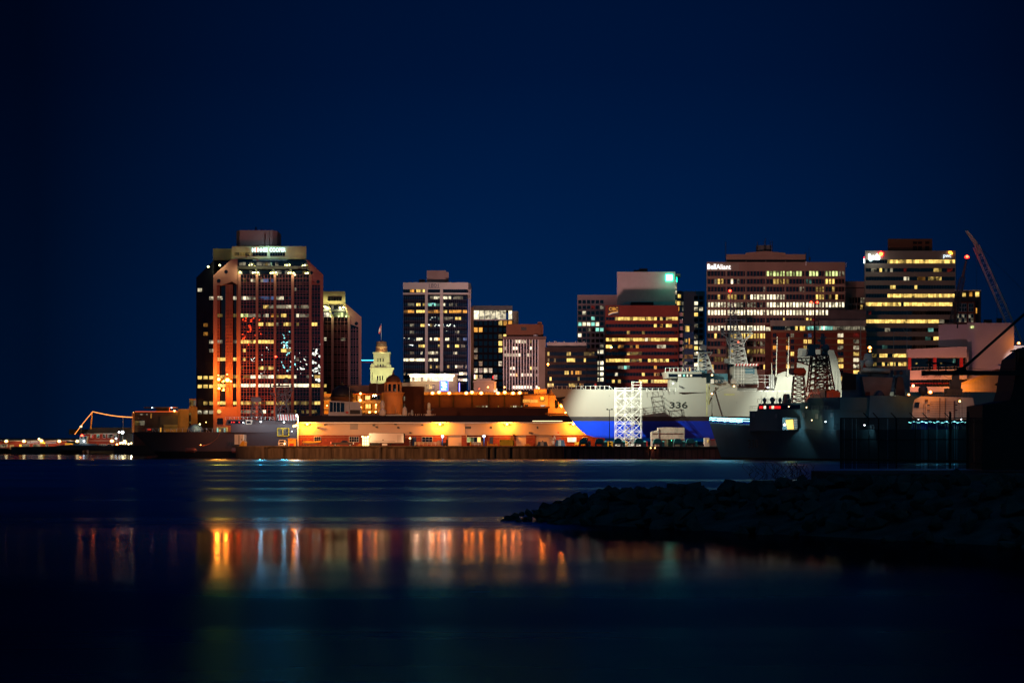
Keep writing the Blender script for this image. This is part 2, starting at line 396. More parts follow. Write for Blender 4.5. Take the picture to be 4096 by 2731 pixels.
for a, b in ((1790, 1846), (2062, 2104), (2142, 2208)): MB().pb(a, 1742, b, 1782.5, DS + .5, .4).build('loading_door', CREAM, root)
for a, b in ((1650, 1665), (1959, 1972)): MB().pb(a, 1747, b, 1782, DS, .12).build('door', BLUEP, root)
def swin(a, y0, b, y1, code, nx, ny=2):
    f = MB().pb(a - 1, y0 - 1, b + 1, y1 + 1, DS + .02, .11).build('window', WHITE, root)
    for i in range(nx):
        for j in range(ny):
            w_ = (b - a) / nx; h_ = (y1 - y0) / ny
            MB().pb(a + i*w_ + .5, y0 + j*h_ + .5, a + (i+1)*w_ - .5, y0 + (j+1)*h_ - .5, DS - .03, .04).build('pane', WM[code if isinstance(code, str) else code[i]], f)
swin(1257, 1746, 1283, 1766, ['d', 'd', 'd'], 3); swin(1397, 1746, 1435, 1767, 'd', 4); swin(1688, 1747, 1730, 1767, 'n', 3)
swin(1868, 1748, 1923, 1768, ['g2', 'g1', 'd', 'y3'], 4, 1); swin(2270, 1749, 2305, 1767, 'w3', 2); swin(2330, 1748, 2348, 1762, 'd', 2)
W = MB()
for px, py in ((1268, 1707), (1490, 1697), (1502, 1704), (1577, 1689+3), (1588, 1706), (1685, 1696), (1637, 1727), (1295, 1692+3), (2115, 1727), (2050, 1735)):
    W.pb(px, py, px + 8, py + 6, DS - .9, .9)
W.build('flood_fitting', GREYD, root)
MB().pb(1400, 1694, 1432, 1717, DS - .06, .06).build('panel', M('grey_panel', (.3, .28, .27)), root)
for a, b in ((1861, 1884), (1959, 1968), (2147, 2153)): MB().pb(a, 1705, b, 1714, DS - .06, .06).build('vent', GREYD, root)
W = MB(); W.bar(P(1858, 1693, DS - .2), P(1858, 1730, DS - .2), .12); W.bar(P(1858, 1730, DS - .2), P(1866, 1737, DS - .2), .12); W.bar(P(1866, 1737, DS - .2), P(1866, 1748, DS - .2), .12); W.build('downpipe', CREAM, root)
MB().pb(2130, 1682.5, 2250, 1684.3, DS - 1.3, .2).build('eave_light', E('eave_tube', (1, .72, .35), 3.5), root)
MB().pb(2230, 1728, 2236, 1732, DS - .06, .06).build('red_notice', RED, root)
for px, s in ((1229, 'left end of the shed by the white mast'), (1760, 'shed wall right of the white trailer'), (2028, 'shed wall above the yellow generator'), (2293, 'shed wall beside the bow of the grey ship')):
    lamp(px, 1696, DS - 1.3, 'so', 'orange sodium lamp high on the ' + s, 3600, 5.5, group='sodium lamps on the shed wall', off=.5, back=1.0)
for px, py, s in ((1770, 1745, 'by the dark forklift'), (1936, 1744, 'between the blue bollards and the yellow rail'), (1640, 1752, 'at the cab end of the white trailer')):
    lamp(px, py, 640, 'wh' if px > 1700 else 'wa', 'small dazzling white lamp on a short pole ' + s, 260, 5 if px > 1700 else 3.5, pole=1783.5, name='quay_lamp', off=.6)
# floodlights that serve the berth
light('SPOT', P(1150, 1450, 560), 210000, (1, .34, .11), 1.0, P(1620, 1720, DS), 72, .6, name='berth_floodlight')
for q, e, tg, an in (((18, 613.5, 31), 120000, (38, 634, 4), 88), ((78, 610, 30), 64000, (84, 634, 4), 88)): light('SPOT', q, e, (.97, 1.0, .80), .1, tg, an, .5, name='dock_floodlight')
# ================================================================ office towers
def rows_of(y0, st, n, h, x0, x1, pw, gap, D, lit, dark='d'):
    out = []
    for k in range(n):
        yc = y0 + k * st
        out += row(yc - h / 2, yc + h / 2, x0, x1, pw, gap, D, lit.get(k, []), dark)
    return out
def slab_tower(root, x0, x1, ytop, ybot, D, depth, wins, wallmat, y0, st, n, h, piers=(), pw=3, inset=.45, name='wall', more=None):
    """core with spandrel bands between the window rows, standing `inset` metres proud of the glass"""
    W = MB(); W.pb(x0 + 1, ytop + 1, x1 - 1, ybot, D + inset + .3, depth)
    e = y0 - h / 2
    W.pb(x0, ytop, x1, e, D, depth + 1)
    for k in range(n):
        a = y0 + k * st + h / 2; b = y0 + (k + 1) * st - h / 2 if k < n - 1 else ybot
        if b > a: W.pb(x0, a, x1, b, D, inset + .31)
    W.pb(x0, e, x0 + 2.5, ybot, D + .02, 2); W.pb(x1 - 2.5, e, x1, ybot, D + .02, 2)
    for p in piers: W.pb(p - pw / 2, e, p + pw / 2, ybot, D + .03, 1)
    if more: W.m = 1; W.add(more.v, more.f)
    W.build(name, wallmat, root)
    windows(root, wins, 'window')

# ---------------------------------------------------------------- twin towers on the water: the larger
TGL = GLASS('tower_glass', (.006, .006, .012), .0, .012, .10)
D = 850.
FRAME = M('pink_mullions', (.30, .09, .10), .6, var=.2, scale=.05)
PIER = M('pink_precast', (.34, .17, .16), .8, var=.15, scale=.08, streak=.2)
CROWN = M('yellow_lit_crown_concrete', (.45, .40, .22), .8, var=.2, scale=.3, streak=.15)  # yellow of the terrace lamps put into the concrete colour
root = thing('office_tower', 'tall stepped glass tower with pink concrete piers and glowing rooftop sign', 'skyscraper', (X(1040, D), D, 0))
W = MB()
W.poly([(853, 1101), (927, 1036), (950, 1036), (950, 1140), (928, 1126), (890, 1140), (868, 1140), (868, 1745), (853, 1745)], D, 34)
W.poly([(1225, 1036), (1293, 1098), (1294, 1660), (1281, 1660), (1281, 1140), (1246, 1122), (1246, 1100)], D, 34)
W.pb(868, 1140, 950, 1625, D + 3, 30); W.pb(946, 1097, 1250, 1745, D + 1.2, 32); W.pb(946, 1040, 1240, 1100, D + 6.5, 26); W.pb(1246, 1130, 1283, 1745, D + 1.3, 32)
for a, b in ((952, 962), (1023, 1032), (1095, 1104), (1165, 1175), (1236, 1246)): W.pb(a, 1098, b, 1745, D - .5, 2)
W.pb(868, 1625, 955, 1745, D + .6, 20)
W.build('wall', PIER, root)
W = MB(); W.plan([(X(785, D + 12), D + 12), (X(853, D), D + .5), (X(853, D), D + 34), (X(785, D + 12), D + 34)], 0, [Z(1101, D), Z(1042, D), Z(1042, D), Z(1101, D)])
W.build('side_wall', M('dark_side_glass', (.02, .022, .03), .3, var=.4, scale=.2), root)
W = MB(); W.pb(927, 985, 1225, 1036, D + 5, 24); W.pb(852, 994, 930, 1040, D + 9, 20); W.build('crown', CROWN, root)
W = MB(); W.plan([(X(943, 860), 862), (X(960, 860), 859), (X(1090, 860), 859), (X(1107, 860), 862), (X(1107, 860), 876), (X(943, 860), 876)], Z(990, 860), Z(922, 860))
pent = W.build('penthouse', PIER, root)
W = MB(); W.pb(1021, 908, 1026, 924, 864, .5); W.pb(1046, 914, 1048, 924, 866, .2); W.bar(P(1061, 985, 858), P(1061, 937, 858), .12); W.bar(P(1078, 985, 858), P(1078, 925, 858), .07); W.build('antenna', BLACK, pent)
W = MB()                                               # sloping terrace ribs
for a, b in ((930, 957), (1006, 1030), (1075, 1098), (1143, 1168), (1215, 1240)):
    W.add([(X(a - 3, D), D + 5, Z(1034, D)), (X(a + 4, D), D + 5, Z(1034, D)), (X(b + 4, D), D - .6, Z(1096, D)), (X(b - 4, D), D - .6, Z(1096, D)),
           (X(a - 3, D), D + 7, Z(1034, D)), (X(a + 4, D), D + 7, Z(1034, D)), (X(b + 4, D), D + 3, Z(1098, D)), (X(b - 4, D), D + 3, Z(1098, D))],
          [(0, 3, 2, 1), (4, 5, 6, 7), (0, 1, 5, 4), (1, 2, 6, 5), (2, 3, 7, 6), (3, 0, 4, 7)])
W.build('terrace_rib', CROWN, root)
W = MB()
W.add([(X(940, D), D + 4.6, Z(1036, D)), (X(1225, D), D + 4.6, Z(1036, D)), (X(1240, D), D + .3, Z(1097, D)), (X(952, D), D + .3, Z(1097, D))], [(0, 3, 2, 1)])
W.add([(X(790, D), D + 10, Z(1100, D)), (X(853, D), D - .1, Z(1100, D)), (X(925, D), D + 4, Z(1040, D)), (X(858, D), D + 9, Z(1040, D))], [(0, 1, 2, 3)])
W.build('terrace_glazing', DK, root)
W = MB(); W.pb(945, 1064, 1232, 1076, D + 1.2, 3); W.build('terrace_ledge', GREYD, root)
wl = []
bays = [(962, 1023), (1032, 1095), (1104, 1165), (1175, 1236), (1246, 1281)]
for i, (a, b) in enumerate(bays[:4]):
    wl += row(1049, 1062, a - 18 + i, b - 14 + i, 11, 1.2, D + 1.9, [(990, 1075, 'y1', .8), (940, 1240, 'w1', .25)])
    wl += row(1082, 1095, a - 4, b, 11, 1.2, D - .1, [(1205, 1225, 'y2'), (940, 1240, 'w1', .3)])
wl += row(1010, 1024, 938, 1000, 10, 1, D + 4.8, [(900, 1000, 'y1')]) + row(1010, 1024, 1010, 1068, 10, 1, D + 4.8, []) + row(1010, 1024, 1080, 1140, 10, 1, D + 4.8, [])
LT = {0: [(970, 984, 'y1'), (998, 1010, 'w2'), (1010, 1023, 'w1'), (1040, 1056, 'w1'), (1056, 1092, 'b2', .7), (1104, 1109, 'y2')],
      1: [(1175, 1184, 'w1')], 2: [(962, 1023, 'w2'), (1070, 1083, 'w2'), (1032, 1095, 'b2'), (1104, 1116, 'w1'), (1116, 1134, 'w2'), (1155, 1165, 'b1')],
      3: [(1056, 1072, 'y2'), (1072, 1090, 'w1'), (1148, 1165, 'w2'), (1104, 1148, 'w1'), (1175, 1236, 'w1', .8)],
      4: [(962, 992, 'g2'), (992, 1023, 'w1', .6), (1032, 1068, 'w1', .5), (1068, 1078, 'w2'), (1086, 1095, 'a2'), (1104, 1148, 'y2', .8), (1190, 1198, 'w3'), (1198, 1236, 'w1')],
      5: [(1032, 1055, 'y3'), (1068, 1095, 'y3'), (1104, 1128, 'w1', .6), (1130, 1165, 'y2', .8), (1175, 1236, 'y1', .5), (1246, 1270, 'y3')],
      7: [(962, 1023, 'y3'), (1032, 1095, 'y3'), (1150, 1165, 'w2')],
      8: [(970, 986, 'y3'), (1126, 1165, 'y3')], 9: [(970, 984, 'y2'), (1190, 1196, 'w2')],
      10: [(962, 972, 'y2'), (1032, 1095, 'y2', .8)], 11: [(975, 998, 'y1'), (998, 1023, 'w3'), (1032, 1095, 'w3'), (1104, 1165, 'y3'), (1175, 1236, 'w2', .5), (1246, 1281, 'y2', .6)],
      12: [(962, 1236, 'w3'), (1246, 1281, 'y3')], 14: [(962, 1165, 'y2'), (1175, 1281, 'y2')], 15: [(962, 1023, 'w1'), (1032, 1095, 'w2', .8), (1175, 1281, 'y1', .4)]}
GR = MB()
for k in range(18):
    yc = 1122 + 34.95 * k
    for (a, b) in bays:
        if yc > 1700 or (a == 1246 and yc < 1150): continue
        wl += row(yc - 6.5, yc + 6.5, a, b, 11, .01, D + .75, LT.get(k, []))
        for dy in (-9, 7, 15): GR.pb(a, yc + dy, b, yc + dy + 1.2, D + .25, .3)
for (a, b) in bays:
    n = 5 if a < 1240 else 3
    for i in range(n + 1):
        xx = a + (b - a) * i / n; GR.pb(xx - .5, 1098 if a < 1240 else 1140, xx + .5, 1690, D + .3, .25)
for a, b, n in ((868, 878, 1), (903, 930, 2)):
    for i in range(n + 1): GR.pb(a + (b - a) * i / n - .7, 1138, a + (b - a) * i / n + .7, 1627, D + .2, .3)
    for i in range(36): GR.pb(a, 1138 + i * 13.6, b, 1139.4 + i * 13.6, D + .25, .2)
GR.build('mullion_grid', FRAME, root)
W = MB()
for (a, b) in bays: W.pb(a, 1099 if a < 1240 else 1141, b, 1745, D + .95, .2)
W.pb(878, 1141, 903, 1625, D + 2.6, .35); W.pb(931, 1141, 952, 1625, D + 2.6, .35)
W.build('curtain_glass', TGL, root)
LITGLASS = M('sodium_lit_glazing', (.24, .10, .06), .55, var=.3, scale=.35)  # glazing coloured orange to show the sodium light reflected in it
W = MB(); W.pb(868, 1139, 878, 1627, D + .5, .3); W.pb(903, 1139, 930, 1627, D + .5, .3); W.build('sodium_lit_panel', LITGLASS, root)
for k in (2, 4, 7, 9, 11, 12, 14):
    yc = 1122 + 34.95 * k; code = {2: 'w2', 4: 'y1', 7: 'w1', 9: 'y3', 11: 'y2', 12: 'y3', 14: 'y3'}[k]
    wl += [(870, yc - 6.5, 877.5, yc + 6.5, D + .3, code), (879, yc - 6.5, 890, yc + 6.5, D + 2.4, code), (933, yc - 6.5, 941, yc + 6.5, D + 2.4, code), (943, yc - 6.5, 949, yc + 6.5, D + 2.4, code)]
    if k > 8: wl += [(891, yc - 6.5, 902, yc + 6.5, D + 2.4, code)]
windows(root, wl)
for yc in (1510, 1545, 1612, 1648, 1193, 1367, 1300, 1335, 1402, 1160):           # slatted windows on the dark side
    for gx in (792, 815, 838):
        if yc in (1193, 1367, 1402) and gx != 838: continue
        if yc in (1300, 1335) and gx != 815: continue
        if yc == 1160 and gx != 792: continue
        if yc == 1612 and gx == 792: continue
        W = MB()
        for j in range(4):
            px = gx + j * 4.2; y = D + 12 - (px - 785) / 68 * 11.5
            W.box(X(px, y), X(px, y) + .26, y - .5, y + .2, Z(yc + 6.5, y), Z(yc - 6.5, y))
        W.build('side_window', WM['y3' if yc in (1510, 1545) else ('y2' if yc == 1612 else ('a2' if yc in (1300, 1335) else 'w2'))], root)
W = MB()
for cx, cy, r in ((904, 1087, 7), (875, 1123, 7.5), (1246, 1091, 6), (1272, 1127, 7), (1273, 1643, 7)):
    c = P(cx, cy, D - .15); W.bar(c, c + Vector((0, .3, 0)), r * D / F, None, 20)
W.build('porthole', DK, root)
W = MB()
for cx, cy, r in ((904, 1087, 8.2), (875, 1123, 8.7), (1272, 1127, 8.2)):
    c = P(cx, cy, D - .08); W.bar(c, c + Vector((0, .3, 0)), r * D / F, None, 20)
W.build('porthole_rim', FRAME, root)
c = P(876, 1645, D + .1); W = MB(); W.bar(c, c + Vector((0, .6, 0)), .72, None, 20); W.build('round_window', WM['y3'], root)
W = MB(); W.pb(868, 1672, 892, 1697, D + .35, .3); W.build('opening', DK, root)
SIGN = E('white_sign_face', (.6, .95, 1), 2.6, True); SIGNR = E('red_sign_face', (1, .08, .02), 3)
text('M', (1008, 992, 1022, 1007), D + 3.9, SIGN, root, 'sign_letters', .4, .004)
text('c', (1023, 991, 1028, 996.5), D + 3.9, SIGNR, root, 'sign_letters', .4, .004); text('=', (1023, 998, 1028, 1006), D + 3.9, SIGNR, root, 'sign_letters', .4, .004)
text('INNES', (1029, 992, 1070, 1007), D + 3.9, SIGN, root, 'sign_letters', .4, .004)
text('COOPER', (1078, 992, 1142, 1007), D + 3.9, SIGN, root, 'sign_letters', .4, .004)
light('POINT', P(1075, 990, D + 1), 1000, (.4, .9, 1), .5, parent=root, name='sign_light')
tl = [(998, 1060), (1007, 1058), (1019, 1057), (1140, 1060), (1148, 1060), (1160, 1059), (1210, 1061), (1219, 1060), (1012, 1091), (1020, 1090), (1031, 1090), (1083, 1092), (1091, 1091), (1103, 1090),
      (1154, 1092), (1162, 1091), (1174, 1092), (1223, 1093), (1231, 1092), (960, 1089), (833, 1067), (879, 1061)]
TL = 'small yellow floodlight on the sloping terraces of the tallest tower'
for i, (a, b) in enumerate(tl):
    lamp(a, b, D - 1.3 + (3.5 if b < 1075 and a > 900 else 0), 'ye', TL, 450 if i % 3 == 1 or i > 19 else 0, 3.2 if i < 19 else 4, group='terrace floodlights of the tallest tower', name='terrace_floodlight', off=.5)
for a, b, s, lb in ((875, 1517, 6.5, 'on the narrow strip at left, middle one'), (910, 1520, 9, 'largest on the wide orange strip'), (876, 1553, 5.5, 'lowest on the narrow strip'), (924, 1525, 4, 'right of the largest one'),
                (909, 1497, 3, 'above the largest one'), (873, 1500, 2.6, 'topmost on the narrow strip')):
    lamp(a, b, D - .9, 'so', 'orange lamp standing in for a reflection on the tallest tower, ' + lb, 4200 if s > 5 else 0, s, name='reflection_lamp', off=4.5, face=True)  # lamps added where the glass mirrors sodium lights of the quay
light('SPOT', P(900, 1690, 830), 52000, (1, .22, .02), .8, P(905, 1480, 850), 50, .8, name='forecourt_floodlight')
light('SPOT', P(990, 1700, 822), 46000, (1, .14, .02), .8, P(985, 1560, 850), 70, .9, name='forecourt_floodlight')

# ---------------------------------------------------------------- the smaller twin
D = 920.
root = thing('office_tower', 'smaller stepped twin tower standing right behind the tallest one', 'skyscraper', (X(1380, D), D, 3.2))
W = MB(); W.pb(1240, 1267, 1440, 1745, D + 1.2, 28)
W.poly([(1381, 1212), (1446, 1268), (1446, 1745), (1434, 1745), (1434, 1308), (1402, 1296), (1396, 1270)], D, 30)
for a, b in ((1325, 1334), (1391, 1401)): W.pb(a, 1267, b, 1745, D - .4, 2)
W.build('wall', PIER, root)
W = MB(); W.pb(1260, 1165, 1381, 1222, D + 4.5, 20); W.build('crown', CROWN, root)
W = MB()
for a, b in ((1305, 1329), (1372, 1396)):
    W.add([(X(a - 3, D), D + 4.6, Z(1205, D)), (X(a + 4, D), D + 4.6, Z(1205, D)), (X(b + 4, D), D - .5, Z(1268, D)), (X(b - 4, D), D - .5, Z(1268, D)),
           (X(a - 3, D), D + 6, Z(1205, D)), (X(a + 4, D), D + 6, Z(1205, D)), (X(b + 4, D), D + 3, Z(1268, D)), (X(b - 4, D), D + 3, Z(1268, D))],
          [(0, 3, 2, 1), (4, 5, 6, 7), (0, 1, 5, 4), (1, 2, 6, 5), (2, 3, 7, 6), (3, 0, 4, 7)])
W.build('terrace_rib', CROWN, root)
MB().pb(1260, 1237, 1384, 1247, D + 1.6, 4).build('terrace_ledge', GREYD, root)
wl = row(1187, 1203, 1311, 1367, 10, 1, D + 4.2, []) + row(1221, 1236, 1298, 1370, 8, 1, D + 3.2, [(1300, 1370, 'w1', .5)]) + row(1250, 1267, 1296, 1325, 9, 1, D + .4, [(1290, 1400, 'w2')]) + row(1250, 1267, 1334, 1392, 9, 1, D + .4, [(1290, 1400, 'g2')])
GR = MB(); LT = {0: [(1296, 1300, 'y2')], 1: [], 2: [(1296, 1304, 'w2'), (1365, 1384, 'w1')], 9: [(1296, 1310, 'a2')], 8: [(1296, 1306, 'y2')]}
for k in range(12):
    yc = 1294 + 31 * k
    for (a, b) in ((1296, 1325), (1334, 1391), (1402, 1433)):
        if a == 1402 and k < 1: continue
        wl += row(yc - 6, yc + 6, a, b, 10, .01, D + .75, LT.get(k, []))
        for dy in (-8, 7, 15): GR.pb(a, yc + dy, b, yc + dy + 1.3, D + .3, .3)
for a in (1310, 1348, 1362, 1377, 1412, 1422, 1423.5): GR.pb(a, 1270 if a < 1400 else 1310, a + 1, 1660, D + .3, .3)
GR.build('mullion_grid', FRAME, root); windows(root, wl)
W = MB(); W.pb(1296, 1268, 1433, 1745, D + 1., .2); W.build('curtain_glass', TGL, root)
c = P(1425, 1294, D - .1); W = MB(); W.bar(c, c + Vector((0, .3, 0)), .7, None, 20); W.build('porthole', DK, root)
for a, b in ((1299, 1226), (1307, 1229), (1360, 1231), (1374, 1229)):
    lamp(a, b, D + 2, 'ye', 'small yellow floodlight on the terrace of the smaller twin tower', 700, 3.8, group='terrace floodlights of the smaller twin tower', name='terrace_floodlight', off=.5)
for a in (1318, 1350, 1380): light('POINT', P(a, 1262, D - 2.4), 260, (.9, 1, .4), .3, parent=root, name='terrace_light')

# ---------------------------------------------------------------- tower with dark blue glass and white crown
D = 1000.
root = thing('office_tower', 'dark blue glass tower with white crown and two white vertical fins', 'skyscraper', (X(1745, D), D, 3.2))
W = MB(); W.pb(1613, 1160, 1868, 1745, D + 1, 30); W.build('core', M('blue_black_core', (.006, .008, .022), 1, spec=0), root)
W = MB(); pts = [(1612, 0), (1634, 0), (1634, -.5), (1656, -.5), (1656, -1), (1812, -1), (1812, -.5), (1842, -.5), (1842, 0), (1873, 0), (1882, 6), (1882, 30), (1612, 30)]
W.plan([(X(a, D), D + b) for a, b in pts], Z(1157, D), Z(1130, D))
W.plan([(X(a, D), D + b) for a, b in pts], Z(1178, D), Z(1171, D))
W.pb(1874, 1157, 1877, 1560, D + 1.5, .6); W.pb(1880, 1157, 1883, 1560, D + 4.5, 26)
W.build('crown', CONCW, root)
for a, b, c in ((1700, 1711, 1493), (1760, 1772, 1488)): MB().pb(a, 1130.3, b, c, D - 1.5, 2.2).build('fin', CONCW, root)
W = MB(); W.pb(1707, 1082, 1784, 1130, D + 8, 12); W.pb(1784, 1088, 1795, 1130, D + 12, 8); W.build('penthouse', CONCP, root)
MB().pb(1676, 1117, 1700, 1130, D + 6, 4).build('rooftop_unit', BLACK, root)
BL = M('blue_letters', (.03, .06, .16), .5); text('1801', (1716, 1134, 1754, 1149), D - 1.3, BL, root, 'sign_letters', .3, -.01); MB().pb(1714, 1150.5, 1758, 1151.7, D - 1.3, .3).build('sign_underline', BL, root)
st = 27.72
LT = {0: [(1640, 1658, 'a3'), (1664, 1700, 'y3')], 1: [(1716, 1724, 'w1'), (1726, 1760, 'w2'), (1773, 1808, 'w3'), (1816, 1850, 'w1')],
      2: [(1634, 1655, 'w1'), (1664, 1684, 'y3'), (1687, 1697, 'y3'), (1711, 1760, 'c2', .7), (1772, 1781, 'w3'), (1796, 1812, 'w1'), (1820, 1832, 'w1')],
      3: [(1614, 1634, 'a1'), (1634, 1658, 'a3'), (1663, 1700, 'y3'), (1712, 1760, 'a3'), (1772, 1786, 'y3'), (1795, 1866, 'a3')],
      4: [(1678, 1686, 'y3'), (1696, 1700, 'w2'), (1725, 1760, 'c1', .5), (1775, 1815, 'w1', .5), (1818, 1842, 'y2')], 5: [(1678, 1700, 'y3'), (1716, 1732, 'y2'), (1640, 1656, 'w1')],
      6: [(1818, 1834, 'w2'), (1640, 1656, 'w1')], 7: [(1669, 1700, 'w3', .7), (1712, 1752, 'w3', .8), (1750, 1760, 'a3'), (1773, 1798, 'w3', .8), (1826, 1834, 'w2'), (1850, 1866, 'b2')],
      8: [(1674, 1682, 'y2'), (1686, 1700, 'y3'), (1750, 1760, 'y2'), (1789, 1797, 'y3'), (1820, 1834, 'y3'), (1845, 1860, 'w1')],
      9: [(1643, 1658, 'w1'), (1682, 1690, 'w2'), (1713, 1754, 'w2', .9), (1816, 1826, 'w2')], 10: [(1615, 1636, 'w3', .7), (1634, 1700, 'w3', .85), (1712, 1750, 'w3')],
      11: [(1716, 1760, 'y2', .7), (1786, 1798, 'y3'), (1820, 1868, 'w2', .7)], 12: [(1833, 1868, 'w2'), (1614, 1622, 'w1')]}
wl = []
for k in range(14):
    yc = 1163 + st * k * .995
    for a, b in ((1614, 1699), (1712, 1759.5), (1773, 1868)): wl += row(yc - 5.5, yc + 5.5, a, b, 7.6, .7, D + .8, LT.get(k, []), 'n')
windows(root, wl)
GR = MB()
for i in range(31):
    xx = 1614 + i * 8.5
    if not (1698 < xx < 1712 or 1758 < xx < 1773): GR.pb(xx - .35, 1180, xx + .35, 1500, D + .7, .1)
for k in range(14): GR.pb(1613, 1163 + st * k + 9, 1868, 1163 + st * k + 9.7, D + .7, .1)
GR.build('mullion_grid', M('blue_mullions', (.03, .035, .10), .4), root)
# bank hall at its foot
root = thing('bank_hall', 'low beige bank hall with glowing canopy at the foot of the blue tower', 'building', (X(1740, 960), 960, 3.2))
D = 960.
W = MB(); W.pb(1640, 1509, 1812, 1745, D, 20); W.pb(1596, 1530, 1642, 1745, D + 2, 18); W.pb(1812, 1500, 1830, 1745, D, 10); W.build('wall', M('beige_wall', (.22, .15, .11), .8, var=.2, scale=.2), root)
MB().pb(1630, 1494, 1835, 1498.5, D - 4, 10).build('canopy', CONCW, root)
GLOW = E('canopy_tube', (1, .85, .45), 15, True)
for a, b in ((1640, 1693), (1696, 1748), (1752, 1804), (1808, 1816)): MB().pb(a, 1499, b, 1506, D - 3, .6).build('canopy_light', GLOW, root)
wl = row(1508, 1524, 1641, 1812, 8, .8, D - .3, [(1641, 1812, 'w3')]) + row(1514, 1524, 1832, 1868, 8, 1, D + 2, [(1830, 1870, 'w3')]) + row(1537, 1555, 1705, 1740, 10, 1, D - .3, [(1706, 1716, 'g2'), (1716, 1728, 'y2'), (1728, 1740, 'w1')])
windows(root, wl)
for px in (1665, 1722, 1778): light('POINT', P(px, 1503, D - 5), 700, (1, .82, .45), .4, parent=root, name='canopy_lamp_light')
s = thing('bank_sign', 'blue glowing square bank sign with a white lion over the bank hall', 'sign', P(1776, 1563, 955))
MB().pb(1760, 1522, 1792.5, 1564, 955, .8).build('sign_edge', E('violet_edge', (.15, .12, 1), 3, True), s)
MB().pb(1762, 1524, 1790.5, 1562, 954.6, .4).build('sign_face', E('blue_face', (.0, .30, .85), 1.6, True), s)
WL = E('white_sign_strokes', (.8, .95, 1), 3)
W = MB(); W.poly([(1765, 1526), (1769, 1526), (1776, 1534), (1784, 1541), (1787, 1549), (1783, 1549), (1774, 1541), (1766, 1533)], 954.4, .15); W.poly([(1774, 1527), (1780, 1526), (1781, 1532), (1787, 1534), (1787, 1538), (1782, 1538), (1776, 1533)], 954.4, .15)
W.poly([(1765, 1538), (1769, 1538), (1776, 1546), (1780, 1550), (1776, 1550), (1768, 1544)], 954.4, .15); W.build('sign_emblem', WL, s)
text('RBC', (1766, 1552, 1785, 1560), 954.3, WL, s, 'sign_letters', .1, .03)
one('neon_tube', MB().pb(1836, 1530, 1839, 1566, 950, .5), E('violet_neon', (.25, .2, 1), 5), 'thin violet neon tube right of the blue bank sign', 'sign')
# small old stone house and lit cornice
root = thing('stone_house', 'low dark stone house with an orange lit cornice corner beside the bank hall', 'building', (X(1945, 940), 940, 3.2))
W = MB(); W.pb(1895, 1530, 1975, 1745, 940, 14); W.pb(1892, 1521, 1978, 1529, 939.5, 15); W.pb(1905, 1513, 1965, 1521, 941, 12); W.build('wall', TANC, root)
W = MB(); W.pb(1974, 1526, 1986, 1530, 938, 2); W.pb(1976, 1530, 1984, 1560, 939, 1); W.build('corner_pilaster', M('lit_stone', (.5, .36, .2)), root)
light('POINT', P(1981, 1552, 936), 900, SODIUM, .3, parent=root)
lamp(1917, 1555, 938, 'rd', 'small red light on the dark stone house', 0, 2)
# ---------------------------------------------------------------- glass block with a bright top floor
D = 1050.
root = thing('office_block', 'dark glass block with a tall bright white top floor, right of the blue tower', 'office building', (X(1965, D), D, 3.2))
W = MB(); W.pb(1886, 1280, 2050, 1745, D + .5, 30); W.build('wall', M('dark_glass_core', (.010, .009, .014), 1, spec=0), root)
MB().pb(1889, 1222, 2050, 1241, D - .5, 20).build('roof_band', GREYD, root); MB().pb(2050, 1244, 2074, 1400, D + 6, 24).build('side_wall', CONCP, root)
MB().pb(1892, 1277, 2050, 1281, D - .3, 2).build('slab_edge', CONCW, root)
MB().pb(1883, 1228, 1894, 1560, D - 3, 3).build('corner_pillar', M('ochre_pillar', (.35, .2, .1)), root)
wl = []
for i, c in enumerate('321113'): 
    a = 1896 + i * 21.6; wl += [(a, 1242, a + 19.5, 1276.5, D, 'w' + ('2' if i else '3'))]
wl += [(2034, 1242, 2048, 1276, D, 'w3')]
for k in range(12): wl += row(1283 + k * 27, 1301 + k * 27, 1896, 2048, 14, 5.5, D + .3, {0: [(1990, 2008, 'y2'), (2012, 2028, 'a3'), (2033, 2050, 'a3')], 1: [(1896, 1912, 'a3'), (1917, 1935, 'a3')], 2: [(1990, 2006, 'y2'), (2012, 2026, 'y3')],
    3: [(1990, 2006, 'y3')], 4: [(1990, 2006, 'y3'), (1896, 1920, 'w1'), (1945, 1960, 'w1')], 5: [(1897, 1910, 'y1')], 6: [(1990, 2006, 'w2'), (1916, 1932, 'y1'), (1945, 1962, 'y1')],
    7: [(1896, 1935, 'w2'), (1936, 1976, 'w2'), (1982, 2000, 'w1')], 8: [(1896, 1932, 'y2'), (1980, 2000, 'w1')], 9: [], 10: [(1945, 1985, 'w2', .6)]}.get(k, []))
windows(root, wl)
MB().pb(1897, 1498, 1900, 1514, D - .6, .4).build('neon_strip', E('pink_neon', (1, .55, .9), 3), root); MB().pb(1971, 1503, 1975, 1514, D - .6, .4).build('red_sign', E('red_neon', (1, .03, .03), 3), root)

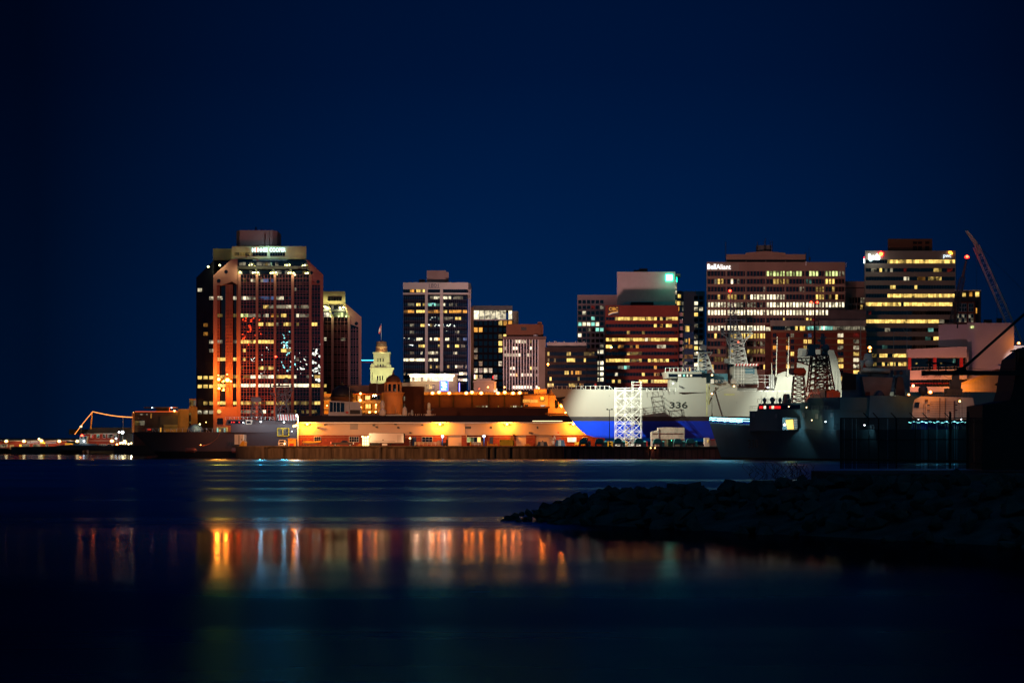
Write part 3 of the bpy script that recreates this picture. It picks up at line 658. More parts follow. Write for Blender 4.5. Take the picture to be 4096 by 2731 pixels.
# ---------------------------------------------------------------- striped tower
D = 980.
root = thing('office_block', 'mid height block with close pale vertical fins and a brown rooftop box', 'office building', (X(2095, D), D, 3.2))
W = MB(); W.pb(2016, 1357, 2152, 1745, D + 1.2, 24); W.build('core', DARKB, root)
MB().pb(2153, 1357, 2183, 1745, D - .2, 24).build('end_wall', TANC, root)
MB().pb(2010, 1345, 2185, 1357, D - 1.5, 27).build('roof_slab', M('brown_slab', (.12, .07, .06)), root)
pent = MB().pb(2025, 1296, 2163, 1346, D + 6, 14).build('penthouse', M('rust_panels', (.16, .06, .03), .8, var=.1), root); W = MB(); W.pb(2163, 1298, 2173, 1346, D + 8, 12); W.pb(2150, 1287, 2168, 1297, D + 9, 3); W.build('lift_housing', M('rust_panels', (0,0,0)), pent)
MB().pb(2084, 1308, 2106, 1321, D + 5.8, .3).build('louvre', BLACK, root); W = MB(); W.dome(P(2142, 1345, D + 2), 1, .8, 12, 4); W.build('rooftop_dome', WHITE, root)
W = MB()
for i in range(13): W.pb(2012.5 + i * 11.45, 1357, 2017 + i * 11.45, 1560, D - .5, 1.5)
W.build('vertical_fins', CONCW, root)
wl = []
LT = {0: [(2055, 2062, 'w2'), (2066, 2108, 'w3', .8), (2118, 2130, 'y2')], 1: [(2020, 2068, 'w2', .8), (2120, 2128, 'w3')], 2: [(2020, 2085, 'w2', .9), (2112, 2130, 'w2')], 4: [(2040, 2062, 'w3'), (2118, 2128, 'y3'), (2128, 2150, 'w1')],
      5: [(2045, 2150, 'w2', .85), (2062, 2075, 'a3')], 7: [(2035, 2152, 'w3', .85)]}
for k in range(9):
    y = 1366 + 26.6 * k - (0 if k < 7 else 4)
    wl += row(y - 6, y + 6, 2017.5, 2152, 10, 1.5, D + .9, LT.get(k, []))
windows(root, wl)

# ---------------------------------------------------------------- low dark block
D = 900.
root = thing('office_block', 'low dark brown block with scattered amber windows above the bow', 'office building', (X(2285, D), D, 3.2))
W = MB(); W.pb(2180, 1388, 2346, 1745, D + .3, 25); W.pb(2346, 1392, 2390, 1745, D + 2, 24); W.build('wall', DARKB, root)
W = MB(); W.pb(2188, 1369, 2345, 1390, D + 6, 8)
for px in (2196, 2216, 2222, 2255, 2300, 2334): W.pb(px, 1364, px + 4, 1372, D + 5, 1)
W.build('plant_screen', M('grey_screen', (.22, .22, .21)), root)
wl = []
LT = {0: [(2192, 2202, 'y3'), (2256, 2261, 'y2'), (2266, 2281, 'y2'), (2338, 2378, 'y1', .8)], 1: [(2190, 2225, 'y1', .5), (2268, 2298, 'y3'), (2336, 2343, 'y2')], 2: [], 3: [(2194, 2200, 'y2'), (2258, 2272, 'y3', .7), (2281, 2296, 'a3'), (2302, 2326, 'a3')],
      4: [(2197, 2208, 'y3'), (2308, 2322, 'y2')], 5: [(2186, 2214, 'y3'), (2278, 2306, 'y2'), (2322, 2334, 'a2'), (2380, 2390, 'r2')]}
for k in range(6):
    y = 1415 + 25 * k; wl += row(y - 7, y + 7, 2190, 2386, 7.2, 1.2, D - .05 if k < 0 else D + .0, LT[k], 'd')
windows(root, wl)
lamp(2192, 1456, D - 1.5, 'so', 'single orange lamp on the left edge of the low dark block', 500, 4)

# ---------------------------------------------------------------- grey gridded block
D = 1060.
GRID = M('grey_pink_precast', (.36, .27, .28), .8, var=.08, scale=.2)
root = thing('office_block', 'tall grey precast block with a grid of small square windows', 'office building', (X(2390, D), D, 3.2))
def gridwall(root, x0, x1, ytop, cols, rws, w, h, D, depth, lit, ybot=1745):
    W = MB(); W.pb(x0 + .3, ytop + .3, x1 - .3, ybot, D + .65, depth); xs = [x0] + [v for c in cols for v in (c, c + w)] + [x1]
    W.pb(x0, ytop, x1, rws[0], D, .64)
    for i, r in enumerate(rws):
        nx = rws[i + 1] if i + 1 < len(rws) else ybot
        W.pb(x0, r + h, x1, nx, D, .64)
        for j in range(0, len(xs), 2): W.pb(xs[j], r, xs[j + 1], r + h, D, .63)
    W.build('wall', GRID, root)
    windows(root, [(c, r, c + w, r + h, D + .4, lit.get((i, j), 'd')) for i, r in enumerate(rws) for j, c in enumerate(cols)])
lt = {(1, 3): 'r1', (1, 5): 'w1', (2, 1): 'w2', (3, 3): 'c3', (4, 0): 'c3', (4, 1): 'w3', (4, 2): 'w3', (4, 3): 'c3', (4, 4): 'w3', (5, 2): 'w1', (5, 4): 'c3', (5, 5): 'c3', (6, 0): 'w3', (8, 5): 'w1'}
for i in (9, 11, 12, 13, 14): lt[(i, 4)] = 'w2'; lt[(i, 5)] = 'w3'
gridwall(root, 2309, 2470, 1179, [2312.5 + 17.6 * j for j in range(6)], [1200 + 22.2 * i for i in range(15)], 13.4, 14, D, 26, lt)
root = thing('office_block', 'grey pink precast block with two window columns left of the wide beige block', 'office building', (X(2775, 1080), 1080, 3.2))
lt = {(1, 0): 'w3', (2, 0): 'w2', (2, 1): 'w2', (3, 0): 'y3', (5, 0): 'w1', (7, 0): 'w1', (8, 0): 'w2', (8, 1): 'w1', (9, 0): 'y3', (9, 1): 'w2', (10, 0): 'w2', (11, 1): 'y2', (12, 0): 'w3', (12, 1): 'w2'}
gridwall(root, 2720, 2819, 1165, [2777, 2797], [1184 + 22.3 * i for i in range(15)], 14.5, 14, 1080., 20, lt)

# ---------------------------------------------------------------- white blank tower with the green sign
D = 1010.
root = thing('office_tower', 'white windowless tower wall with a glowing green square sign', 'skyscraper', (X(2585, D), D, 3.2))
W = MB(); W.pb(2468, 1087, 2701, 1745, D, 26); W.build('wall', M('white_ribbed_panels', (.66, .58, .58), .6, var=.05, scale=.6), root)
W = MB()
for i in range(46): W.pb(2470 + i * 5, 1088, 2470.8 + i * 5, 1219, D - .06, .06)
W.build('panel_ribs', M('white_rib', (.6, .53, .53)), root)
W = MB(); W.pb(2701, 1098, 2708, 1560, D + 4, 16); W.build('glass_end', BLUEG, root)
windows(root, [(2701, y, 2707, y + 18, D + 3.8, 'w2') for y in (1120, 1142, 1160)] + [(2701, 1200, 2707, 1214, D + 3.8, 'y2')])
W = MB(); W.pb(2535, 1080, 2556, 1088, D + 8, 3); W.pb(2558, 1074, 2590, 1088, D + 8, 5); W.build('rooftop_unit', BLACK, root)
W = MB(); W.pb(2702, 1094, 2722, 1102, D + 1, 12); W.build('canopy', GREYD, root)
MB().pb(2525, 1208, 2614, 1220, D - 5, 5).build('plant_box', BLACK, root)
MB().pb(2662, 1096, 2693, 1125, D - .9, .8).build('sign_edge', E('green_edge', (.0, .9, .45), 3, True), root)
MB().pb(2664.5, 1098.5, 2690.5, 1122.5, D - 1.2, .4).build('sign_face', E('green_face', (.25, 1, .62), 5, True), root)
text('TD', (2667, 1102, 2688, 1119), D - 1.4, E('sign_white', (.9, 1, .95), 8), root, 'sign_letters', .15, .03)
MB().pb(2706, 1108, 2709, 1128, D + 2, 3).build('side_sign', E('green_edge', (0, 1, .5), 3), root)
light('POINT', P(2678, 1111, D - 5), 450, (.1, 1, .6), .8, parent=root, name='sign_light')

# ---------------------------------------------------------------- red brick bank block
D = 960.
root = thing('office_block', 'dark red block with yellow ribbon windows and a gold lettered panel', 'office building', (X(2568, D), D, 3.2))
REDC = M('dark_red_cladding', (.20, .032, .022), .75, var=.15, scale=.15)
LT = {0: [(2462, 2466, 'y2'), (2470, 2613, 'y3'), (2618, 2623, 'y3'), (2637, 2648, 'y3'), (2660, 2709, 'y3')], 1: [(2470, 2520, 'w1', .5), (2615, 2632, 'y3'), (2639, 2650, 'a3'), (2661, 2684, 'y3')],
      2: [(2509, 2518, 'y3'), (2522, 2600, 'y1', .2), (2623, 2630, 'y3'), (2664, 2668, 'y2')], 3: [(2422, 2710, 'y3'), (2577, 2590, 'w3')], 4: [(2427, 2450, 'y3'), (2472, 2480, 'a2'), (2486, 2500, 'a2'), (2520, 2530, 'a1'), (2544, 2561, 'a3'), (2574, 2582, 'a2'), (2632, 2658, 'w2')],
      5: [(2509, 2518, 'y3'), (2520, 2562, 'y1'), (2478, 2486, 'b3')], 6: [(2426, 2496, 'y3'), (2496, 2520, 'y3'), (2522, 2565, 'y2', .8), (2590, 2600, 'y3'), (2600, 2612, 'y2'), (2612, 2709, 'y3', .85)],
      7: [(2470, 2500, 'w1'), (2500, 2518, 'c2'), (2620, 2628, 'a3')], 8: [(2465, 2473, 'w2'), (2568, 2584, 'y3'), (2618, 2635, 'a2')], 9: [(2450, 2496, 'y3', .8), (2558, 2592, 'y3'), (2600, 2690, 'y3', .8)], 10: []}
wl = []
for k in range(11):
    yc = 1274.5 + 27.8 * k; wl += row(yc - 6.5, yc + 6.5, 2424, 2711, 10.4, 1.4, D + .35, LT[k])
slab_tower(root, 2421, 2714, 1221, 1745, D, 24, wl, REDC, 1274.5, 27.8, 11, 13)
W = MB(); W2 = MB()
for k in range(13): W.pb(2715, 1250 + 27.8 * k, 2731, 1265 + 27.8 * k, D + 2, 20)
W2.pb(2714.5, 1226, 2729, 1745, D + 2.5, 19); W.build('side_band', M('pale_pink_band', (.5, .32, .33)), root); W2.build('side_glass', BLUEG, root)
MB().pb(2432, 1225, 2477, 1262, D - .3, .3).build('sign_panel', M('maroon_panel', (.05, .006, .008), .4), root)
GOLD = E('gold_letters', (1, .42, .04), .9)
text('CIBC', (2436, 1229, 2472, 1242), D - .5, GOLD, root, 'sign_letters', .15)
W = MB(); W.poly([(2434, 1254), (2445, 1249), (2472, 1244.5), (2472, 1246.5), (2447, 1251), (2434, 1256.5)], D - .5, .15); W.build('sign_swoosh', GOLD, root)
W = MB(); W.poly([(2434, 1258.5), (2447, 1252), (2472, 1248), (2472, 1249), (2448, 1253.5), (2434, 1260)], D - .5, .15); W.build('sign_swoosh', E('white_swoosh', (1, .8, .7), .8), root)
MB().pb(2714, 1228, 2716.5, 1243, D + 1.6, .4).build('side_sign', GOLD, root)
lamp(2445, 1389, D - 1.2, 'ye', 'single yellow lamp glaring in a window of the dark red block', 0, 3.4)

# slim blue glass tower and small glass cube behind it
D = 1040.
root = thing('office_tower', 'slim dark blue glass tower squeezed between the red and the beige blocks', 'skyscraper', (X(2722, D), D, 3.2))
W = MB(); W.plan([(X(2695, D), D + 2), (X(2726, D), D), (X(2739, D), D + 8), (X(2739, D), D + 26), (X(2695, D), D + 26)], 3, Z(1163, D)); W.build('wall', M('blue_glass_wall', (.012, .03, .10), .12, spec=.8), root)
windows(root, row(1177, 1191, 2701, 2723, 4.5, .8, D - .3, [(2700, 2723, 'y2')]) + row(1205, 1220, 2701, 2723, 4.5, .8, D - .3, [(2700, 2723, 'y3')]) + [(2729, 1265, 2731, 1281, D + 2, 'w3')])
D = 930.
root = thing('glass_building', 'small glass building with amber lit floors right of the red block', 'building', (X(2757, D), D, 3.2))
W = MB(); W.pb(2736, 1327, 2775, 1745, D + .4, 14); W.pb(2739, 1298, 2758, 1327, D + 3, 8); W.pb(2734, 1297, 2767, 1300, D + 2, 10); W.build('wall', M('blue_glass_wall', (0, 0, 0)), root)
windows(root, row(1304, 1326, 2741, 2757, 4, 1, D + 2.6, [(2740, 2760, 'y2')]) + row(1356, 1368, 2738, 2772, 5, .6, D + .1, [(2737, 2750, 'y2')]) + row(1379, 1394, 2738, 2772, 5, .6, D + .1, [(2736, 2775, 'a2')]) +
        row(1418, 1434, 2738, 2772, 5, .6, D + .1, [(2736, 2775, 'a1')]) + [(2755, 1352, 2759, 1376, D - .1, 'a3'), (2757, 1468, 2761, 1483, D - .1, 'a3')] + row(1446, 1458, 2738, 2772, 5, .6, D + .1, [(2736, 2750, 'w1')]))
for py, s in ((1410, 'upper'), (1456, 'lower')): lamp(2789, py, 910, 'wa', s + ' of two small warm lamps left of the lattice mast, beside the small glass building', 0, 3.2)

# ---------------------------------------------------------------- wide beige block
D = 1000.
BEI = M('beige_precast', (.32, .20, .15), .8, var=.12, scale=.15, streak=.3)
root = thing('office_block', 'wide beige office block with bright white lettering at its top left corner', 'office building', (X(3104, D), D, 3.2))
st = 31.1
LT = {0: [(3060, 3206, 'g3', .85), (3222, 3228, 'w1'), (3234, 3350, 'g3', .85), (3350, 3375, 'w1')], 1: [(2857, 2865, 'w1'), (2868, 2905, 'y2', .8), (2920, 2928, 'w2'), (2945, 2955, 'w1'), (3085, 3155, 'y2', .9), (3222, 3248, 'c1'), (3300, 3340, 'y3')],
      2: [(3050, 3060, 'w1'), (3196, 3216, 'w1'), (3248, 3340, 'y2', .8)], 3: [(2866, 2880, 'y2'), (2906, 2930, 'y2'), (2930, 2986, 'y2', .7), (2998, 3102, 'w3'), (3104, 3145, 'w2'), (3160, 3200, 'w1', .3), (3262, 3300, 'y2'), (3316, 3350, 'y2', .6)],
      4: [(2832, 2860, 'w2'), (2855, 2868, 'w3'), (2868, 3060, 'w2', .85), (3062, 3378, 'w3')], 5: [(2832, 3312, 'w3')], 6: [(3225, 3245, 'y2'), (3125, 3140, 'y2')], 7: [(2832, 3062, 'w3', .95)], 8: [(2840, 2945, 'y2', .5), (2950, 3062, 'y3', .8)],
      9: [(2866, 2905, 'r1', .6), (3000, 3060, 'w1', .5)], 10: [(2870, 2945, 'y2', .7), (2985, 3062, 'y2', .7)], 11: [(2860, 2930, 'y1', .6), (3000, 3010, 'w1')], 12: [(2848, 2856, 'y3'), (2876, 2882, 'y3'), (3056, 3062, 'y3')]}
wl = []
for k in range(13):
    yc = 1094.5 + st * k
    wl += row(yc - 9.5, yc + 9.5, 2832, 3377, 8.6, 4.4, D + .45, LT.get(k, []))
W = MB()
for k in range(13):
    yc = 1094.5 + st * k; n = round((3377 - 2832 + 4.4) / 13.0); s2 = 549.4 / n
    for i in range(n + 1): W.pb(2832 + i * s2 - 4.4, yc - 10, 2832 + i * s2, yc + 10, D + .3, .35)
slab_tower(root, 2827, 3381, 1048, 1745, D, 28, wl, [BEI, M('maroon_piers', (.13, .035, .03), .7)], 1094.5, st, 13, 20, piers=[2905 + 78.6 * i for i in range(6)], pw=5, inset=.6, more=W)
W = MB(); W.pb(2905, 1017, 3222, 1048, D + 6, 16); W.poly([(2982, 1020), (2982, 1011), (3060, 1004), (3142, 1011), (3142, 1020)], D + 5.7, 16); W.build('penthouse', BEI, root)
W = MB()
for i in range(4): W.pb(2909 + i * 78.6, 1041, 2982 + i * 78.6, 1047, D + 5.6, .3)
W.pb(3236, 990, 3237, 1048, D + 7, .2); W.build('penthouse_slot', BLACK, root)
W = MB(); W.pb(3028, 981, 3086, 1006, D + 10, 4); W.build('antenna_housing', GREYD, root)
W = MB()
for px, y in ((3029, 967), (3056, 963), (3061, 953), (3080, 964), (3088, 963), (2902, 970)): W.pb(px, y, px + 2.2, 1008 if px > 2910 else 1048, D + 9.5, .3)
W.pb(3222, 1010, 3225, 1050, D + 5, .4); W.pb(3236, 1028, 3242, 1042, D + 6, .6); W.build('antennas', BLACK, root)
LTW = E('white_letters', (1, .95, .92), 1.8, True)
text('Bell', (2830, 1056, 2864, 1077), D - .5, LTW, root, 'sign_letters', .3, .02); text('Aliant', (2865, 1057, 2923, 1077.3), D - .5, LTW, root, 'sign_letters', .3, .004)
MB().pb(2828, 1052, 2955, 1083, D - .12, .12).build('sign_backing', TANC, root)
W = MB(); W.pb(3222, 1046, 3226, 1062, D - .4, .3); W.pb(3383, 1052, 3386, 1068, D + 1, .3); W.build('panel_antenna', WHITE, root)
# taller neighbour wing
D = 1010.
root = thing('office_block', 'plain beige wing joining the wide beige block and the banded tower', 'office building', (X(3420, D), D, 3.2))
wl = row(1190, 1212, 3398, 3462, 9, 3, D + .4, [(3445, 3462, 'w1')]) + row(1220, 1236, 3395, 3462, 9, 3, D + .4, [(3440, 3462, 'y2', .8)]) + row(1150, 1153, 3381, 3460, 20, 0, D - .05, [])
W = MB(); W.pb(3378, 1125, 3470, 1190, D, 20); W.pb(3378, 1190, 3470, 1745, D + .5, 20); W.build('wall', BEI, root); windows(root, wl)
W = MB(); W.bar(P(3425, 1244, 980), P(3425, 1212, 980), .07); W.build('mast', WHITE, root)

# ---------------------------------------------------------------- brick hotel
D = 930.
root = thing('hotel', 'red brick hotel with tan bands and a glazed top floor', 'hotel', (X(3270, D), D, 3.2))
W = MB(); W.pb(3086, 1325, 3465, 1745, D + .3, 20); W.build('wall', BRICK, root)
W = MB(); W.pb(3060, 1296, 3089, 1745, D + 1, 18); W.build('stair_tower', BRICKD, root)
W = MB(); W.pb(3081, 1281, 3465, 1304, D - .6, 22); W.build('parapet', CONC, root)
W = MB(); W.pb(3312, 1240, 3465, 1281, D + 4, 16); W.pb(3265, 1262, 3312, 1281, D + 6, 8); W.build('plant_room', M('grey_plant_room', (.14, .10, .10)), root)
W = MB(); W.pb(3084, 1320, 3465, 1330, D - .1, .4)
for k in range(9): W.pb(3086, 1350 + 24.6 * k, 3465, 1357 + 24.6 * k, D + .0, .32)
W.build('balcony_band', M('tan_band', (.26, .13, .075)), root)
wl = row(1305, 1320, 3092, 3190, 9, .7, D - .0, [(3140, 3160, 'w1'), (3180, 3190, 'y2')]) + row(1304, 1322, 3200, 3220, 9, .5, D - .1, [(3200, 3221, 'y3')]) + row(1305, 1319, 3224, 3330, 7, .6, D, [(3224, 3330, 'c2'), (3262, 3300, 'w3', .5)]) + row(1305, 1319, 3332, 3460, 8.5, 1.5, D, [(3330, 3462, 'w1')])
wl += [(3063, 1308, 3081, 1323, D + .7, 'w2')]
pos = [3092, 3145, 3163, 3215, 3233, 3285, 3351, 3414]
LT = {(0, 6): 'w2', (0, 7): 'r1', (1, 3): 'y3', (1, 4): 'y3', (1, 6): 'y3', (1, 7): 'w1', (2, 0): 'a3', (2, 1): 'a3', (2, 6): 'w1', (2, 7): 'w2', (3, 2): 'y3', (3, 7): 'y2', (4, 6): 'y2', (4, 7): 'w2', (5, 1): 'y3', (5, 2): 'w1', (5, 6): 'y3', (5, 7): 'w2', (4, 1): 'w1',
      (0, 2): 'w1', (0, 4): 'b2', (1, 1): 'a1', (6, 7): 'y3', (7, 6): 'y2', (2, 3): 'y2'}
for k in range(9):
    yc = 1341 + 24.6 * k
    for j, px in enumerate(pos):
        w_ = 22 if j >= 6 else 13
        f = LT.get((k, j), 'n' if (k + j) % 3 == 0 else 'd')
        wl += [(px, yc - 7.5, px + w_ / 2 - .6, yc + 7.5, D + .15, f), (px + w_ / 2 + .6, yc - 7.5, px + w_, yc + 7.5, D + .15, f)]
windows(root, wl)

# ---------------------------------------------------------------- banded tower at right
D = 950.
root = thing('office_tower', 'pale banded tower at the right with white and red glowing rooftop signs', 'skyscraper', (X(3640, D), D, 3.2))
st = 34.15
LT = {0: [(3553, 3825, 'y3'), (3514, 3520, 'w1')], 1: [(3486, 3512, 'w1'), (3514, 3526, 'y3'), (3540, 3545, 'w1'), (3556, 3570, 'w2'), (3618, 3630, 'r1'), (3732, 3770, 'y2'), (3790, 3812, 'r1')],
      2: [(3617, 3633, 'w2'), (3672, 3698, 'a1'), (3716, 3770, 'y2', .8)], 3: [(3559, 3578, 'y3'), (3661, 3671, 'y3')], 4: [(3555, 3822, 'y3')], 5: [(3466, 3600, 'y3'), (3612, 3815, 'y3', .9)], 6: [(3590, 3596, 'w1'), (3470, 3480, 'r2')],
      7: [(3466, 3752, 'y3', .95), (3754, 3775, 'w1')], 8: [(3540, 3556, 'w1'), (3688, 3696, 'y2'), (3716, 3732, 'c2')], 9: [(3700, 3722, 'c1'), (3730, 3756, 'y3')], 10: [(3520, 3550, 'c1', .5)], 11: [(3480, 3510, 'y1'), (3515, 3545, 'y3'), (3570, 3627, 'y3')], 12: [(3490, 3510, 'y2'), (3515, 3640, 'y3', .85)]}
wl = []
for k in range(13):
    yc = 1046 + st * k; wl += row(yc - 7, yc + 7, 3464, 3820, 9.5, 1.3, D + .5, LT[k])
slab_tower(root, 3460, 3823, 1003, 1745, D, 26, wl, M('light_banded_precast', (.33, .25, .20), .8, var=.1, scale=.15, streak=.4), 1046, st, 13, 15, inset=.8)
MB().pb(3551, 955, 3729, 1003, D + 6, 14).build('penthouse', M('rust_panels', (0, 0, 0)), root)
for px in (3652, 3672, 3701): MB().pb(px, 966, px + 16, 976, D + 5.8, .2).build('louvre', DARKB, root); MB().pb(px, 984, px + 16, 1001, D + 5.85, .2).build('louvre', DARKB, root)
BW = E('hot_white_sign', (.85, 1, .97), 5, True)
text('bods', (3475, 1015, 3520, 1039), D - .9, BW, root, 'sign_letters', .4, .07)
W = MB(); c = P(3524, 1016, D - .7)
pts = []
for i in range(30):
    a = 2 * math.pi * i / 30; r = (1.05 + .22 * math.cos(5 * a)); pts.append((3524 + r * 9.5 * math.sin(a), 1016 - r * 9.5 * math.cos(a)))
W.poly(pts, D - .7, .5); W.build('flower_edge', E('red_flower', (1, .02, .03), 5, True), root)
W = MB(); W.poly([(3524 + (q[0] - 3524) * .62, 1016 + (q[1] - 1016) * .62) for q in pts], D - .9, .2); W.build('flower_core', E('yellow_flower', (1, .65, .05), 5), root)
W = MB(); W.pb(3456, 1027, 3459, 1034, D, 1); W.build('side_sign', E('red_flower', (0, 0, 0), 1), root); W = MB(); W.pb(3456, 1035, 3459, 1052, D, 1); W.build('side_sign', BW, root)
text('pwc', (3774, 1019, 3805, 1034), D - .5, E('pale_letters', (.75, .9, 1), 1.6), root, 'sign_letters', .2, 0)
W = MB(); W.pb(3795, 1005, 3806, 1013, D - .6, .4); W.pb(3800, 1010, 3810, 1017, D - .62, .4); W.build('orange_logo', E('orange_logo', (1, .35, .03), 6), root)
light('POINT', P(3500, 1030, D - 5), 350, (.7, 1, .95), .8, parent=root, name='sign_light')

# ---------------------------------------------------------------- apartments beyond
D = 900.
root = thing('apartment_block', 'dark apartment block with white framed windows behind the white hall', 'apartment building', (X(3870, D), D, 3.2))
W = MB(); W.pb(3818, 1162, 3924, 1745, D + 3, 16); W.build('wall', M('navy_cladding', (.02, .022, .035), .5), root)
W = MB(); W.pb(3824, 1206, 3901, 1745, D + .6, 5); W.build('brick_front', BRICKD, root); W = MB(); W.pb(3818, 1160, 3925, 1162.5, D + 2, 17); W.pb(3893, 1157, 3906, 1160.5, D + 3, 3); W.build('roof_edge', CONCW, root)
windows(root, [(3850, 1170, 3863, 1186, D + 2.7, 'y2'), (3877, 1169, 3889, 1185, D + 2.7, 'a2'), (3902, 1168, 3917, 1186, D + 2.7, 'y3'), (3904, 1232, 3908, 1253, D + 2.7, 'a3'), (3830, 1172, 3840, 1186, D + 2.7, 'd')])
for a, y in ((3847, 1213), (3874, 1213), (3847, 1255), (3874, 1255), (3826, 1213), (3826, 1255)):
    f = MB().pb(a, y, a + 20, y + 34, D + .3, .35).build('window', M('white_frame', (.35, .33, .34)), root)
    for i in range(2):
        for j in range(2): MB().pb(a + 1 + i * 9.6, y + 1 + j * 16.5, a + 9.4 + i * 9.6, y + 16 + j * 16.5, D + .22, .1).build('pane', WM['d' if (i + j) % 2 or y < 1240 else 'w1'], f)

# ---------------------------------------------------------------- floodlit stone tower with a flag
D = 950.
STONE = M('limestone', (.42, .46, .30), .85, var=.12, scale=.5)
root = thing('stone_tower', 'floodlit yellow green stone tower with small dome and flag', 'tower', (X(1527, D), D, 3.2))
W = MB(); W.pb(1482, 1472, 1574, 1745, D, 9); W.pb(1479, 1470, 1577, 1475, D - .4, 9.8); W.pb(1494, 1412, 1558, 1470, D + 1.2, 6.6); W.pb(1491, 1408, 1561, 1414, D + .8, 7.4)
for a, b in ((1481, 1497), (1545, 1563)): W.pb(a, 1459, b, 1471, D + .1, 2.5); W.pb(a + 3, 1454, b - 4, 1459, D + .4, 2)
for px in (1515, 1526): W.pb(px - 1.4, 1412, px + 1.4, 1470, D + .9, .5)
W.build('wall', STONE, root)
W = MB(); c = P(1526, 1408, D + 4.6); W.lathe(c, [(2.5, 0), (2.5, .8), (2.35, 1), (2.35, 1.9), (2.45, 2.0), (2.45, 2.3), (2.2, 2.4), (2.15, 4.3)], 20); W.build('drum', M('warm_limestone', (.5, .33, .16)), root, True)
W = MB(); W.dome(P(1526, 1381, D + 4.6), 2.25, 1.9, 20, 6); dm = W.build('dome', M('dark_copper', (.13, .10, .07), .5), root, True)
W = MB(); c = P(1525, 1365, D + 4.6); W.bar(c, c + Vector((0, 0, 7.3)), .09, .05, 6); W.build('flagpole', WHITE, root)
W = MB(); y = D + 4.6
q = [(1524.6, 1299), (1521, 1304), (1517, 1312), (1515.5, 1320), (1514, 1330), (1513, 1334), (1520, 1335), (1522.5, 1326), (1523.5, 1316), (1524.6, 1312)]
W.poly(q, y, .08); W.build('flag', RED, root)
W = MB(); W.poly([(1521.5, 1307), (1516.5, 1316), (1515, 1327), (1520.5, 1328), (1522.5, 1318)], y - .06, .05); W.build('flag_centre', WHITE, root)
wl = [(px, 1433, px + 4, 1447, D + 1.1, 'd') for px in (1510, 1519.5, 1530.5)] + [(px, 1456, px + 4, 1466, D + 1.1, 'd') for px in (1510, 1519.5, 1530.5)] + [(px, 1503, px + 4.5, 1521, D - .1, 'd') for px in (1508, 1518, 1528)] + [(1489, 1488, 1491, 1520, D - .1, 'd')]
windows(root, wl)
light('SPOT', P(1500, 1540, D - 14), 9000, (1, .93, .45), .5, P(1520, 1460, D), 75, .6, parent=root, name='tower_floodlight')
light('SPOT', P(1560, 1535, D - 14), 6000, (1, .93, .45), .5, P(1530, 1430, D), 75, .6, parent=root, name='tower_floodlight')
light('POINT', P(1526, 1404, D + .4), 160, (1, .6, .25), .2, parent=root, name='drum_light')
root = thing('jib_crane', 'thin red crane jib with a cyan light line left of the stone tower', 'crane', P(1470, 1445, 1100))
W = MB(); W.pb(1445, 1447, 1500, 1450, 1100, .8); W.build('jib', RED, root); W = MB(); W.pb(1445, 1439, 1500, 1442, 1099, .3); W.build('light_line', E('cyan_line', (.08, .75, 1), 3), root)
# ================================================================ casino rotundas, parkade and ferry quay
D = 720.
TERR = M('terracotta_render', (.48, .24, .13), .8, var=.1, scale=.4)
root = thing('round_tower', 'round terracotta tower with glazed lantern and dark dome', 'tower', (X(1570, D), D, 3.2))
cz = 3.2; c = Vector((X(1570, D), D + 3.5, 3.2)); s = D / F
W = MB(); hz = lambda py: Z(py, D) - 3.2
W.lathe(c, [(38*s, 0), (38*s, hz(1590)), (39*s, hz(1588)), (43*s, hz(1573)), (47*s, hz(1571)), (47*s, hz(1568)), (34*s, hz(1567))], 32); W.build('shaft', TERR, root, True)
W = MB(); W.lathe(c, [(31*s, hz(1569)), (31*s, hz(1533))], 24); W.build('lantern_glass', DK, root)
W = MB()
for i in range(10):
    a = 2 * math.pi * (i + .35) / 10; p = c + Vector((math.cos(a) * 32 * s, math.sin(a) * 32 * s, 0)); W.bar(p + Vector((0, 0, hz(1569))), p + Vector((0, 0, hz(1532))), .28)
W.lathe(c, [(33*s, hz(1569)), (33*s, hz(1564)), (31.5*s, hz(1564))], 24); W.lathe(c, [(32*s, hz(1535)), (36*s, hz(1530)), (36*s, hz(1528)), (30*s, hz(1527))], 24); W.build('lantern_frame', TERR, root)
W = MB(); W.dome(c + Vector((0, 0, hz(1528))), 31*s, hz(1497) - hz(1528), 28, 8); W.lathe(c, [(3*s, hz(1499)), (4.5*s, hz(1493)), (2.5*s, hz(1488)), (.5*s, hz(1480))], 10); W.build('dome', M('brown_dome', (.10, .045, .03), .5), root, True)
c = Vector((X(1365, D), D + 3, 3.2))
root = thing('domed_rotunda', 'broad black domed rotunda in front of the smaller twin tower', 'rotunda', (X(1365, D), D, 3.2))
W = MB(); W.lathe(c, [(44*s, 0), (44*s, hz(1594)), (50*s, hz(1590)), (50*s, hz(1587)), (40*s, hz(1586))], 32); W.build('drum', BROWN, root, True)
W = MB(); W.dome(c + Vector((0, 0, hz(1587))), 46*s, hz(1540) - hz(1587), 32, 8); W.lathe(c, [(5*s, hz(1543)), (7*s, hz(1534)), (5*s, hz(1528)), (1*s, hz(1518))], 12); W.build('dome', M('black_dome', (.012, .012, .02), .45), root, True)
light('SPOT', P(1640, 1640, 700), 9000, SODIUM, .6, P(1572, 1590, 722), 95, .5, name='forecourt_light')
